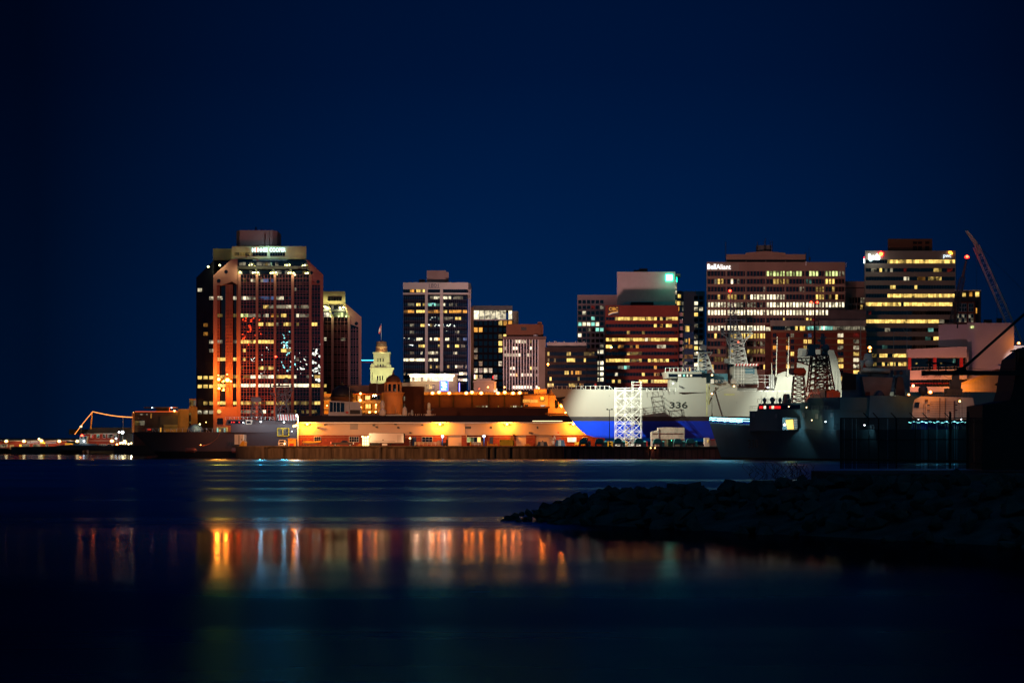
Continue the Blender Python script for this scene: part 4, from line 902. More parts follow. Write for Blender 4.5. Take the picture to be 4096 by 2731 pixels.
# orange-lit casino galleries between the domes
D = 735.
OCH = M('ochre_render', (.55, .38, .16), .8, var=.15, scale=.5)
root = thing('gallery_building', 'sodium lit yellow gallery building between the two domes', 'building', (X(1465, D), D, 3.2))
W = MB(); W.pb(1296, 1574, 1535, 1745, D + 3, 12); W.build('wall', OCH, root)
W = MB()
for y in (1602, 1640, 1668): W.pb(1410, y, 1527, y + 10, D, 3)
W.pb(1296, 1600, 1330, 1603, D + 1, 2); W.pb(1296, 1632, 1330, 1635, D + 1, 2); W.build('gallery_floor', CONC, root)
W = MB()
for px in (1424, 1455, 1484, 1522): W.pb(px, 1578, px + 3, 1680, D + .3, .4)
W.build('column', DARKB, root)
W = MB(); W.add([(X(1405, D), D - 1, Z(1575, D)), (X(1530, D), D - 1, Z(1575, D)), (X(1530, D), D + 4, Z(1566, D)), (X(1405, D), D + 4, Z(1566, D))], [(0, 1, 2, 3)]); W.pb(1405, 1574, 1530, 1577, D - 1.2, .3); W.build('tile_roof', M('terracotta_tiles', (.4, .12, .05), .8, var=.4, scale=2), root)
windows(root, [(1487, 1580, 1520, 1597, D + 2.7, 'd'), (1400, 1612, 1412, 1636, D + 2.7, 'a2')] + [(px, 1583, px + 10, 1598, D + 2.7, 'a2') for px in (1432, 1460, 1470)] + [(px, 1616, px + 9, 1634, D + 2.7, 'a3') for px in (1463, 1474, 1500)])
for px, py, s, wt in ((1442, 1574, 5, 400), (1441, 1601, 6, 300), (1440, 1629, 6, 300), (1478, 1648, 4.5, 300), (1503, 1647, 4, 300), (1505, 1619, 4, 200)):
    lamp(px, py, D - 1, 'so', 'orange lamp on the lit gallery building, ' + {1574: 'at its roof edge', 1601: 'middle of three above one another', 1629: 'lowest of three above one another', 1648: 'left of the lowest pair', 1647: 'right of the lowest pair', 1619: 'beside the round tower'}[py], wt, s, off=1.5, face=True)
lamp(1308, 1622, D - .5, 'so', 'orange lamp between the tall tower and the black dome', 1600, 3, off=1.5)
one('machine_room', MB().pb(1388, 1540, 1477, 1572, 745, 8), M('mauve_panels', (.16, .11, .12)), 'plain mauve flat roofed block behind the lit galleries', 'building')
one('machine_room', MB().pb(1477, 1533, 1600, 1745, 748, 8), BROWN, 'dark brown windowless block left of the round tower dome', 'building')

# parkade with its roof lamps
D = 745.
root = thing('parkade', 'long dark red parking building with ten orange lamps along its roof', 'parking garage', (X(1950, D), D, 3.2))
PRK = M('parkade_concrete', (.05, .016, .014), .85, var=.15, scale=.2)
W = MB(); W.pb(1696, 1578, 2135, 1745, D, 25); W.pb(1594, 1545, 1698, 1745, D + 1, 20); W.build('wall', PRK, root)
W = MB(); W.pb(1700, 1630, 2230, 1662, D - 6, 6); W.build('podium', M('brown_podium', (.07, .022, .018), .8, var=.2), root)
for px in (1755, 1810, 1885, 1952, 2015, 2082): MB().pb(px, 1580, px + 6, 1628, D - .3, .4).build('pilaster', DARKB, root)
W = MB(); W.pb(1696, 1567.5, 2112, 1578, D - 1, 1.2); W.build('parapet', OCH, root)  # ochre colour and tall band stand in for the lamps' yellow glow
W = MB()
for a, b in ((1904, 1955), (1992, 1998), (2042, 2088)):
    x = a
    while x < b: W.m = random.choice((0, 1, 1)); W.pb(x, 1622, x + random.choice((1.5, 3)), 1628, D - .4, .2); x += random.uniform(3, 7)
W.build('lower_window', [WM['w2'], WM['y1']], root)
windows(root, [(1615, 1585, 1620, 1602, D + .8, 'w1'), (1615, 1615, 1620, 1626, D + .8, 'w1')])
for i, (px, py) in enumerate(((1730, 1572), (1756, 1569), (1797, 1572), (1865, 1572), (1888, 1569), (1925, 1572), (1992, 1572), (2019, 1569), (2052, 1572), (2079, 1571))):
    lamp(px, py, D - 2.2, 'so', ('first second third fourth fifth sixth seventh eighth ninth last'.split()[i]) + ' from the left of the ten orange lamps along the parkade roof', 650, 6.5, name='roof_lamp', group='lamps along the parkade roof', off=.1, face=True, back=1.5)
for px, py in ((1952, 1548), (2018, 1548)):
    lamp(px, py, D + 8, 'so', 'small orange lamp on a pole standing on the parkade roof, ' + ('near the stone house' if px < 2000 else 'before the striped block'), 600, 3, pole=1571, name='pole_lamp')
# unseen spots added for the sodium glow this waterfront throws on the towers behind
for (px, py, tx, ty, d2, e, c, an) in ((1500, 1572, 1050, 1250, 850, 60000, (1, .24, .24), 50), (1800, 1569, 1750, 1300, 1000, 440000, (1, .60, .56), 34), (2019, 1569, 2100, 1400, 980, 190000, (1, .50, .38), 30),
                                   (2060, 1569, 2560, 1220, 1000, 500000, (1, .50, .46), 50)):
    light('SPOT', P(px, py - 14, D + 26), e, c, 3.0, P(tx, ty, d2), an, .8, name='city_glow_spot')
light('SPOT', P(3000, 1545, 762), 90000, (1, .50, .36), 3.0, P(3400, 1300, 970), 75, .8, name='city_glow_spot')
# ferry head house to the right, hidden in part by the bow
D = 700.
root = thing('terminal_building', 'orange lit terminal building with terraces behind the ship bow', 'building', (X(2180, D), D, 3.2))
W = MB(); W.pb(2095, 1580, 2192, 1630, D + 2, 12); W.pb(2192, 1560, 2345, 1745, D + 3, 12); W.pb(2136, 1556, 2186, 1574, D + 1, 6); W.build('wall', M('pale_terminal_wall', (.45, .25, .16), .8, var=.1), root)
W = MB(); W.pb(2080, 1575, 2240, 1580, D, 14); W.pb(2095, 1625, 2200, 1632, D, 2); W.pb(2180, 1652, 2330, 1656, D + 1, 2); W.build('terrace_slab', PRK, root)
windows(root, [(2092, 1597, 2120, 1610, D + 1.8, 'a3'), (2122, 1598, 2151, 1610, D + 1.8, 'a3'), (2159, 1586, 2180, 1606, D + 1.8, 'a2'), (2100, 1618, 2112, 1627, D + 1.8, 'y1'), (2163, 1620, 2182, 1628, D + 1.8, 'w2'), (2220, 1600, 2232, 1632, D + 2.8, 'd'), (2235, 1600, 2246, 1614, D + 2.8, 'd'), (2238, 1618, 2250, 1630, D + 2.8, 'd')])
for px, py, pl in ((2155, 1552, 1575), (2262, 1650, 1660)): lamp(px, py, D - 1, 'so', 'orange lamp on a thin pole ' + ('on the terminal roof left of the bow' if px < 2200 else 'low behind the bow'), 1800, 3.5, pole=pl, name='pole_lamp')
light('POINT', P(2250, 1620, D - 3), 3500, SODIUM, .5, parent=root); light('POINT', P(2170, 1590, D - 2), 1200, SODIUM, .5, parent=root)

# ================================================================ things standing on the quay
D = 640.
g = 3.2
# white semi trailer
root = thing('semi_trailer', 'long white box trailer parked before the shed', 'trailer', (X(1547, D), D, g))
MB().pb(1476, 1732, 1614, 1770, D, 2.6).build('body', WHITE, root); MB().pb(1476, 1730.6, 1615, 1732, D - .05, 2.7).build('roof_rail', GREYD, root)
W = MB(); W.pb(1588, 1739, 1606, 1769, D - .05, .04); W.build('side_door', M('trailer_door', (.6, .6, .58)), root); W = MB(); W.pb(1486, 1764, 1580, 1765.2, D - .04, .03); W.poly([(1532, 1756), (1535, 1759), (1532, 1762), (1529, 1759)], D - .06, .05); W.build('side_marks', GREYD, root)
W = MB(); W.pb(1484, 1770, 1612, 1772.5, D + .2, 2.2); W.poly([(1555, 1772), (1572, 1772), (1562, 1777), (1564, 1782), (1561, 1782)], D + .3, .3); W.build('chassis', BLACK, root)
for px in (1489, 1500, 1512):
    c = P(px, 1777, D + .2); W = MB(); W.bar(c, c + Vector((0, .5, 0)), .48, None, 14); W.build('wheel', BLACK, root)
W = MB(); W.pb(1528, 1773, 1549, 1781, D + .1, .4); W.build('side_box', WHITE, root); MB().pb(1614, 1733, 1619, 1765, D + .3, 2).build('nose_panel', DARKB, root)
# tall white container seen end on
root = thing('box_truck', 'tall white box truck seen from behind beside the yellow stairs', 'truck', (X(957, D), D, g))
MB().pb(938, 1737, 974, 1777, D, 7).build('body', WHITE, root); MB().pb(954.5, 1739, 957.5, 1776, D - .06, .05).build('door_post', GREYD, root); MB().pb(965, 1755, 969, 1760, D - .06, .05).build('notice', GREYD, root)
MB().pb(942, 1777, 970, 1780, D + .1, 5).build('bumper', BLACK, root)
for px in (944, 968):
    c = P(px, 1780.5, D + .6); W = MB(); W.bar(c - Vector((.15, 0, 0)), c + Vector((.15, 0, 0)), .38, None, 12); W.build('wheel', BLACK, root)
MB().pb(974.2, 1738, 975.2, 1776, D - .1, .1).build('edge_highlight', E('lit_edge', (1, .6, .35), .8), root)  # glowing strip stands in for light caught on the truck edge
# yellow gangway stairs
root = thing('gangway_stairs', 'bright yellow wedge shaped boarding stairs at the quay end', 'stairs', (X(944, 632), 632, g))
W = MB(); W.poly([(953, 1788), (968, 1764), (976, 1762), (976, 1788)], 632, 1.4); W.build('frame', YELLOW, root); MB().pb(976, 1766, 985, 1788, 632, 1.4).build('end_box', M('pale_yellow', (.8, .55, .15)), root)
# pickup seen from the front
def vehicle_front(px, py, D, wpx, label, mat, lit):
    s = wpx / 30; t = thing('pickup_truck', label, 'pickup truck', (X(px, D), D, g))
    W = MB(); W.poly([(px - 14*s, py - 2*s), (px - 14*s, py - 15*s), (px - 10.5*s, py - 25*s), (px + 10.5*s, py - 25*s), (px + 14*s, py - 15*s), (px + 14*s, py - 2*s)], D, 5); W.build('body', mat, t)
    W = MB(); W.poly([(px - 11*s, py - 15.5*s), (px - 9*s, py - 23*s), (px + 9*s, py - 23*s), (px + 11*s, py - 15.5*s)], D - .05, .04); W.build('windscreen', DK, t)
    W = MB(); W.pb(px - 8*s, py - 12*s, px + 8*s, py - 7*s, D - .05, .04); W.build('grille', BLACK, t)
    for k in (-1, 1):
        MB().pb(px + k*11*s - 2*s, py - 12*s, px + k*11*s + 2*s, py - 8*s, D - .08, .05).build('headlight', BULBS['wa'] if lit and k > 0 else WHITE, t)
        MB().pb(px + k*11*s - 2.4*s, py - 3*s, px + k*11*s + 2.4*s, py + 2*s, D + .1, .7).build('wheel', BLACK, t)
    MB().pb(px - 13*s, py - 5*s, px + 13*s, py - 3*s, D - .12, .12).build('bumper', STEEL, t)
vehicle_front(1127, 1784, 638, 30, 'white pickup truck facing the harbour beside the yellow kiosk', WHITE, True)
root = thing('generator_kiosk', 'bright yellow square kiosk beside the white mast', 'kiosk', (X(1168, 636), 636, g))
MB().pb(1152, 1754, 1184, 1785, 636, 2).build('body', YELLOW, root); W = MB(); W.pb(1158, 1773, 1175, 1784, 635.9, .1); W.pb(1163, 1758, 1166, 1761, 635.9, .1); W.build('louvre', RED, root); MB().pb(1151, 1753, 1186, 1755, 635.9, 2.2).build('lid', YELLOW, root)
# white light mast at the shed corner with a sodium head
root = thing('light_mast', 'slim white mast with a white lamp on top at the shed corner', 'mast', (X(1192, 637), 637, g))
W = MB(); W.bar(P(1192, 1782, 637), P(1192, 1664, 637), .2, .14, 6); W.build('pole', WHITE, root); W = MB(); W.ball(P(1187, 1661, 636.7), .28); W.build('bulb', BULBS['wh'], root)
W = MB(); W.bar(P(1172, 1705, 636.6), P(1188, 1700, 636.6), .28, None, 6); W.build('sodium_head', BULBS['so'], root); light('POINT', P(1176, 1706, 635), 2600, SODIUM, .3, parent=root); light('POINT', P(1187, 1664, 635), 700, COOL, .3, parent=root)
# inflatable boat on its trailer
root = thing('inflatable_boat', 'yellow lit inflatable boat on a road trailer under the left shed lamp', 'boat', (X(1245, D), D, g))
W = MB(); W.poly([(1208, 1767), (1240, 1764), (1285, 1765), (1278, 1769), (1250, 1771), (1212, 1771)], D, 2); W.poly([(1250, 1765), (1282, 1761), (1285, 1765)], D + .2, 1.6); W.poly([(1211, 1764), (1244, 1763), (1246, 1765), (1212, 1767)], D - .1, .3); W.build('tube', YELLOW, root); W = MB(); W.poly([(1212, 1771), (1278, 1770), (1268, 1775), (1216, 1776)], D + .1, 1.6); W.build('hull', GREYD, root)
W = MB(); W.pb(1206, 1777, 1286, 1779, D + .3, 1.2); W.pb(1208, 1758, 1210, 1777, D + .4, .2); W.build('trailer_frame', BLACK, root)
for px in (1232, 1272):
    c = P(px, 1781, D); W = MB(); W.bar(c, c + Vector((0, .3, 0)), .33, None, 12); W.build('wheel', BLACK, root)
# dark pickup side on
root = thing('pickup_truck', 'dark pickup truck parked side on before the red brick wall', 'pickup truck', (X(1368, D), D, g))
W = MB(); W.poly([(1322, 1777), (1322, 1769), (1362, 1768), (1368, 1761), (1386, 1761), (1394, 1769), (1415, 1771), (1416, 1778)], D, 1.9); W.build('body', M('dark_car_paint', (.03, .012, .012), .25), root)
W = MB(); W.poly([(1366, 1768), (1370, 1762.5), (1385, 1762.5), (1390, 1768)], D - .04, .04); W.build('side_window', DK, root)
MB().pb(1322, 1766, 1325, 1775, D - .05, .1).build('taillight', E('tail', (1, .15, .05), 1.5), root); MB().pb(1412, 1769, 1415, 1776, D - .05, .1).build('headlight', E('head', (1, .6, .3), 1), root)
for px in (1341, 1401):
    c = P(px, 1779, D - .05); W = MB(); W.bar(c, c + Vector((0, .35, 0)), .42, None, 14); wh = W.build('wheel', BLACK, root); W = MB(); W.bar(c - Vector((0, .03, 0)), c, .22, None, 10); W.build('rim', STEEL, wh)
# brightly lit glass booth
root = thing('glass_booth', 'small brightly lit glazed booth at the rear of the white trailer', 'booth', (X(1461, D), D, g))
MB().pb(1449, 1745, 1475, 1782, D, 2).build('lit_interior', E('booth_light', (1, .85, .35), 2.6, True), root)
W = MB()
for px in (1448, 1457, 1466, 1474.5): W.pb(px, 1744, px + 1.3, 1783, D - .15, .12)
for py in (1743.5, 1755, 1768, 1779): W.pb(1448, py, 1476, py + 1.5, D - .16, .12)
W.build('frame', M('booth_frame', (.4, .3, .1)), root)
for px in (1450, 1473): lamp(px, 1746, D - .7, 'wa', ('left' if px < 1460 else 'right') + ' one of two warm lamps on top of the glazed booth', 300, 3.6)
# fence rails along the shed, bollards, vents, generators
def rail(x0, x1, y0, y1, D, label, mat, n):
    t = thing('guard_rail', label, 'railing', (X(x0, D), D, g)); W = MB()
    for k in range(3): y = y0 + (y1 - y0) * k / 3; W.bar(P(x0, y, D), P(x1, y, D), .07)
    W.build('rail', mat, t); W = MB()
    for i in range(n + 1): px = x0 + (x1 - x0) * i / n; W.bar(P(px, y0 - 1, D), P(px, y1 + 1, D), .09)
    W.build('posts', mat, t)
rail(1660, 1758, 1768, 1781, 641, 'orange lit steel railing between the blue door and the dark forklift', M('pale_rail', (.6, .45, .25)), 6)
rail(1884, 1928, 1770, 1781, 641, 'steel railing under the lit yellow window of the shed', M('pale_rail', (0, 0, 0)), 3)
rail(2300, 2345, 1769, 1780, 641, 'steel railing before the lit window at the right end of the shed', YELLOW, 5)
for px, s in ((1883, 'left of the railing'), (1928, 'right of the railing, by the blue post lamp'), (1952, 'beside the blue door')):
    W = MB(); W.bar(P(px, 1782, 637), P(px, 1766, 637), .17, None, 10); W.ball(P(px, 1766, 637), .17, 10, 4)
    one('bollard', W, YELLOW, 'yellow steel bollard ' + s, 'bollard', 'yellow bollards on the quay')
root = thing('forklift', 'dark forklift standing on the quay under a white lamp', 'forklift', (X(1779, 636), 636, g))
W = MB(); W.pb(1771, 1760, 1773, 1783, 636, .8); W.pb(1784, 1758, 1791, 1783, 636, 1.2); W.pb(1772, 1770, 1790, 1781, 636.1, 1.2); W.pb(1772, 1757, 1790, 1759, 636.1, 1.2); W.build('body', BLACK, root)
for px in (1776, 1787):
    c = P(px, 1781.5, 635.9); W = MB(); W.bar(c, c + Vector((0, .3, 0)), .25, None, 12); W.build('wheel', DARKB, root)
W = MB(); W.lathe(Vector((X(1757, 637), 637, g)), [(.7, 0), (.72, .9), (.6, 1.3), (.35, 1.55), (.05, 1.6)], 16); one('tank', W, CREAM, 'squat cream round topped tank left of the dark forklift', 'tank', smooth=True)
root = thing('generator', 'yellow green boxy generator on the quay', 'generator', (X(2025, 636), 636, g))
MB().pb(1998, 1758, 2052, 1782, 636, 2.5).build('body', M('lime_yellow', (.42, .38, .02), .6), root); MB().pb(1996, 1757, 2054, 1759, 635.9, 2.7).build('lid', YELLOW, root); MB().pb(2001, 1760, 2004, 1765, 635.92, .05).build('latch', BLACK, root)
def horn(px, label, flip=1):
    t = thing('vent_cowl', label, 'ventilator', (X(px, 640), 640, g)); W = MB()
    p = [(px, 1782), (px, 1760), (px + 3*flip, 1753), (px + 10*flip, 1751)]
    for a, b, r0, r1 in ((p[0], p[1], .45, .45), (p[1], p[2], .45, .55), (p[2], p[3], .55, .72)): W.bar(P(*a, 640), P(*b, 640), r0, r1, 12)
    W.build('cowl', YELLOW if flip < 0 else CREAM, t, True)
horn(2052, 'yellow flared ventilation cowl above the generator', -1); horn(2212, 'tall cream bent ventilation pipe left of the dark blue winch')
def winch(px, py, D, w_, label, mat, name='quay_cabinet'):
    t = thing(name, label, 'cabinet', (X(px, D), D, g)); W = MB(); h = py
    W.poly([(px - w_/2, 1783), (px - w_*.38, h), (px + w_*.38, h), (px + w_/2, 1783)], D, 1.6); W.build('body', mat, t)
    W = MB(); W.pb(px - w_*.18, h + 1, px + w_*.1, 1782, D - .06, .05); W.build('door', M('pale_door', (.3, .36, .38)), t); W = MB(); W.pb(px - 2, h - 4, px + 3, h, D + .3, .5); W.build('top_box', mat, t)
NAVY = M('navy_paint', (.03, .07, .13), .5)
winch(2170, 1766, 634, 44, 'dark blue tapered cabinet before a cream loading door', NAVY); winch(2240, 1759, 634, 42, 'taller dark blue tapered cabinet beside the bent pipe', NAVY)
for i, (px, s) in enumerate(((1770, 'by the forklift'), (1936, 'by the yellow bollards'))):
    W = MB(); W.bar(P(px, 1783, 640), P(px, 1750, 640), .22, .16, 8); one('lamp_post', W, BLUEP, 'short blue post carrying a dazzling white lamp ' + s, 'post')
for px, w_, s in ((1965, 20, 'blue door'), (1985, 14, 'generator'), (2110, 24, 'pale loading door'), (1440, 16, 'glazed booth')):
    W = MB(); W.pb(px - w_/2, 1777, px + w_/2, 1782, 634, 1); W.pb(px - w_/3, 1774, px + w_/4, 1777, 634.2, .6)
    one('equipment_pallet', W, M('orange_gear', (.6, .3, .04)), 'low heap of orange lit gear beside the ' + s, 'equipment')
# ---------------------------------------------------------------- floating dock
DD = 612.
root = thing('floating_dock', 'rust red floating dock pontoon carrying the grey ship', 'floating dock', (X(2560, DD), DD, 0))
W = MB(); W.box(X(2256, DD), X(3010, DD), DD, DD + 42, -2, 3.0); W.build('pontoon', RUST, root)
W = MB()
for i in range(27):
    px = 2262 + i * 24; W.box(X(px, DD), X(px, DD) + .15, DD - .12, DD - .005, 0, 2.9)
W.box(X(2256, DD), X(3010, DD), DD - .25, DD - .005, 2.6, 3.1); W.build('ribs', M('dark_rust', (.06, .016, .014), .9, var=.4), root)
W = MB()
for px in (2258, 2312): W.pb(px, 1785, px + 5, 1834, DD - .5, .45)
W.build('fender', BLACK, root)
W = MB(); W.box(X(2256, DD), X(3010, DD), DD - .06, DD - .002, .1, .28); W.build('waterline_strip', M('red_strip', (.45, .03, .03)), root)
for px in (2603, 2620): lamp(px, 1791, DD - .5, 'so', ('left' if px < 2610 else 'right') + ' of two small orange lights on the rusty dock side', 0, 2.4)
# teal capstan covers on the dock edge
def capstan():
    t = thing('dock_winch', '', 'winch', (0, 0, 0)); k = .066
    W = MB(); pr = [(-1.05, .0), (-1.05, .25), (-.85, .95), (-.4, 1.15), (.6, 1.15), (1.0, .85), (1.1, .35), (1.15, 0)]
    n = len(pr); W.add([(x, -.7, z + .85) for x, z in pr] + [(x, .9, z + .85) for x, z in pr], [tuple(range(n))[::-1], tuple(range(n, 2*n))] + [(i, (i+1) % n, n + (i+1) % n, n + i) for i in range(n)])
    W.build('hood', TEAL, t, False)
    W = MB(); W.box(-1.15, -.7, -.5, .6, -.2, .84); W.box(.6, 1.25, -.5, .6, -.2, .84); W.box(-1.1, 1.2, -.4, .5, .5, .86); W.build('base', GREYD, t)
    W = MB(); W.bar((1.2, 0, 1.1), (1.9, 0, 1.1), .3, None, 10); W.box(1.3, 1.95, -.4, .4, -.2, .8); W.build('drum', TEAL, t); return t
wsp = [(2334, 'leftmost, right of the shed window', 1), (2398, 'second from left, beside the light pole'), (2472, 'before the foot of the scaffold'), (2556, 'just right of the scaffold'), (2630, 'left of the dark doorway'), (2712, 'right of the dark doorway'), (2762, 'rightmost one near the dark bow')]
proto = capstan()
for i, q in enumerate(wsp):
    t = proto if i == 0 else proto.copy()
    if i: 
        col.objects.link(t)
        for ch in proto.children: c = ch.copy(); col.objects.link(c); c.parent = t
    t.location = (X(q[0], DD), DD + 1.2, 3.2); tag(t, 'teal hooded winch on the dock edge, ' + q[1], 'winch', 'teal winches along the dock edge')
# tent, doorway and scaffold
root = thing('work_tent', 'pale canvas tent on the dock before the blue hull', 'tent', (X(2660, 622), 622, 3))
W = MB(); W.poly([(2606, 1756), (2606, 1727), (2633, 1720), (2633, 1710), (2660, 1708), (2738, 1710), (2741, 1730), (2736, 1756)], 622, 5)
W.build('canvas', M('canvas', (.42, .34, .27), .9, var=.25, scale=1.2), root); W = MB(); W.pb(2633, 1712, 2635, 1783, 621.8, .15); W.pb(2736, 1710, 2738, 1783, 621.8, .15); W.pb(2606, 1728, 2738, 1729, 621.8, .1); W.build('tent_frame', STEEL, root)
W = MB(); W.pb(2606, 1756, 2672, 1785, 623, 4); W.pb(2700, 1756, 2740, 1785, 623, 4); W.build('side_sheets', M('canvas', (0, 0, 0)), root); MB().pb(2672, 1756, 2700, 1785, 625, 2).build('dark_opening', BLACK, root)
lamp(2686, 1761, 624, 'gr', 'tiny green white light in the dark doorway under the tent', 40, 1.6)
root = thing('site_cabin', 'pale cabin with a small yellow window at the right end of the dock', 'cabin', (X(2835, 622), 622, 3))
W = MB(); W.pb(2818, 1750, 2838, 1785, 622, 3); W.pb(2838, 1758, 2866, 1783, 623, 3); W.build('wall', CREAM, root); MB().pb(2829, 1758, 2833, 1768, 621.9, .08).build('window', WM['y3'], root); MB().pb(2836, 1756, 2868, 1759, 622.8, 3.3).build('roof', RED, root)
for px, m, s in ((2440, YELLOW, 'left foot of the scaffold'), (2500, YELLOW, 'right foot of the scaffold'), (2580, RED, 'teal winches beyond the scaffold')):
    W = MB(); W.pb(px - 9, 1764, px - 6, 1785, 620, .4); W.pb(px + 7, 1764, px + 10, 1785, 620, .4); W.pb(px - 10, 1764, px + 11, 1768, 620, .4); W.pb(px - 10, 1776, px + 11, 1778, 620, .4)
    one('keel_stand', W, m, ('red' if m is RED else 'yellow') + ' steel stand on the dock by the ' + s, 'stand')
root = thing('scaffold_tower', 'tall bright scaffold tower with stairs against the ship side', 'scaffolding', (X(2510, 626), 626, 3))
SCF = M('galvanised_tube', (.8, .8, .75), .45, 0, var=.08)
W = MB(); xs = [2460, 2497, 2528, 2562]; DS0, DS1 = 626., 629.
for d in (DS0, DS1):
    for i, px in enumerate(xs):
        top = [1550, 1550, 1526, 1526][i]; W.bar(P(px, 1785, d), P(px, top, d), .075)
        W.bar(P(px + 5, 1785, d), P(px + 5, top, d), .05)
W.build('standards', SCF, root); W = MB()
for y in (1783, 1755, 1727, 1695, 1662, 1630, 1597, 1563, 1552, 1540, 1528):
    a = 2460 if y > 1545 else 2528
    for d in (DS0, DS1):
        W.bar(P(a, y, d), P(2565, y, d), .06); 
        if y > 1560: W.bar(P(a, y - 5, d), P(2565, y - 5, d), .045)
    for px in xs:
        if px >= a: W.bar(P(px, y, DS0), P(px, y, DS1), .05)
W.build('ledgers', SCF, root); W = MB()
lv = [1783, 1755, 1727, 1695, 1662, 1630, 1597, 1563]
for i in range(7):
    for j in range(3):
        a, b = xs[j], xs[j + 1]; 
        if (i + j) % 2: a, b = b, a
        W.bar(P(a, lv[i], DS0 - .1), P(b, lv[i + 1], DS0 - .1), .055)
        if i < 4: W.bar(P(b, lv[i], DS0 - .1), P(a, lv[i + 1], DS0 - .1), .045)
        W.bar(P(b, lv[i], DS1), P(a, lv[i + 1], DS1), .05)
W.build('braces', SCF, root); W = MB()
for i in range(1, 8): W.box(X(2460, DS0), X(2562 if i % 2 else 2498, DS0), DS0 + .2, DS1 - .2, Z(lv[i], DS0) - .06, Z(lv[i], DS0))
W.build('decks', M('scaffold_board', (.12, .11, .09), .8), root); W = MB()
for i in range(7):
    a, b = (2497, 2540) if i % 2 == 0 else (2540, 2497)
    W.bar(P(a, lv[i], 627.2), P(b, lv[i + 1], 627.2), .14); W.bar(P(a, lv[i] - 14, 627.2), P(b, lv[i + 1] - 14, 627.2), .05)
W.build('stair_flights', SCF, root)
# twin-headed dock light poles
for px, ty, by, d, s in ((2438, 1638, 1788, 611.5, 'left of the scaffold'), (2946, 1638, 1682, 640, 'behind the dark ship bow')):
    t = thing('light_pole', 'dark light pole with two unlit floodlight heads ' + s, 'light pole', (X(px, d), d, 3)); W = MB(); W.bar(P(px, by, d), P(px, ty, d), .11, .08, 6); W.bar(P(px - 7, ty, d), P(px + 8, ty, d), .07); W.build('pole', BLACK, t)
    for k in (-10, 9): MB().pb(px + k - 2, ty - 4, px + k + 4, ty + 1, d - .2, .6).build('floodlight_head', BLACK, t)
t = lamp(2848, 1574, 606, 'wa', 'thin dark pole with a warm lamp on the bow of the dark ship', 500, 3.5, pole=1692, name='bow_light_pole')
W = MB(); W.bar(P(2842, 1692, 606), P(2848, 1650, 606), .06); W.bar(P(2856, 1692, 606), P(2848, 1650, 606), .06); W.build('stays', BLACK, t)
# ================================================================ warships
class Ship:
    """local frame: u metres aft of the stem head, v metres to starboard/away, z height; laid on the water at a heading"""
    def __init__(s, px, D, ang, L=134., beam=16.4):
        s.x, s.y, s.c, s.s, s.L, s.B = X(px, D), D, math.cos(ang), math.sin(ang), L, beam
    def w(s, u, v, z): return (s.x + u * s.c - v * s.s, s.y + u * s.s + v * s.c, z)
    def half(s, t, k, zf):
        f = min(1, t / k); return s.B / 2 * (math.sin(f * math.pi / 2) ** .85) * (1 - .12 * max(0, (t - .8) / .2)) * zf
    def hull(s, mb, zs, stem, deck, zf=lambda z: 1, kk=lambda z: .38, n=40):
        """zs: fractions 0..1 from z0 to the sheer; stem(z): u of the stem at height z; deck(t): sheer height"""
        rows = []
        for f in zs:
            rw = []
            for i in range(n + 1):
                t = (i / n) ** 1.4
                z = f(t) if callable(f) else f
                u0 = stem(z); u = u0 + t * (s.L - u0); rw.append((u, s.half(t, kk(z), zf(z)), z))
            rows.append(rw)
        for side in (-1, 1):
            vs = []; fs = []
            for rw in rows: vs += [s.w(u, side * h, z) for u, h, z in rw]
            m = n + 1
            for j in range(len(rows) - 1):
                for i in range(n):
                    q = (j*m+i, j*m+i+1, (j+1)*m+i+1, (j+1)*m+i); fs.append(q if side < 0 else q[::-1])
            mb.add(vs, fs)
        for rw in (rows[0], rows[-1]):                    # bottom and deck
            vs = [s.w(u, -h, z) for u, h, z in rw] + [s.w(u, h, z) for u, h, z in rw]; m = n + 1
            mb.add(vs, [(i, i+1, m+i+1, m+i) for i in range(n)])
        vs = []
        for rw in rows: u, h, z = rw[-1]; vs += [s.w(u, -h, z), s.w(u, h, z)]
        mb.add(vs, [(2*j, 2*j+1, 2*j+3, 2*j+2) for j in range(len(rows) - 1)])
        return mb
    def box(s, mb, u0, u1, v0, v1, z0, z1, rake0=0, rake1=0, tv=0):
        vs = [s.w(*p) for p in ((u0, v0, z0), (u1, v0, z0), (u1, v1, z0), (u0, v1, z0), (u0 + rake0, v0 + tv, z1), (u1 - rake1, v0 + tv, z1), (u1 - rake1, v1 - tv, z1), (u0 + rake0, v1 - tv, z1))]
        return mb.add(vs, [(0,3,2,1),(4,5,6,7),(0,1,5,4),(1,2,6,5),(2,3,7,6),(3,0,4,7)])
def lattice(mb, a, b, wa, wb, n, r=.09, cross=True):
    """square lattice mast from point a (width wa) up to b (width wb)"""
    a = Vector(a); b = Vector(b); pts = []
    for i in range(n + 1):
        c = a.lerp(b, i / n); h = (wa + (wb - wa) * i / n) / 2
        pts.append([c + Vector((sx * h, sy * h, 0)) for sx, sy in ((-1, -1), (1, -1), (1, 1), (-1, 1))])
    for i in range(n + 1):
        for k in range(4):
            mb.bar(pts[i][k], pts[i][(k + 1) % 4], r * .7)
            if i < n:
                mb.bar(pts[i][k], pts[i + 1][k], r)
                if cross: mb.bar(pts[i][k], pts[i + 1][(k + 1) % 4], r * .6); mb.bar(pts[i][(k + 1) % 4], pts[i + 1][k], r * .6)
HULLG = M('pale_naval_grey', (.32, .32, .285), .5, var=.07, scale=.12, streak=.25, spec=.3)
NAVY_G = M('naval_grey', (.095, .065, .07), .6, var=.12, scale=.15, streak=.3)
NAVY_D = M('dark_naval_grey', (.06, .17, .22), .6, var=.12, scale=.2, streak=.3)

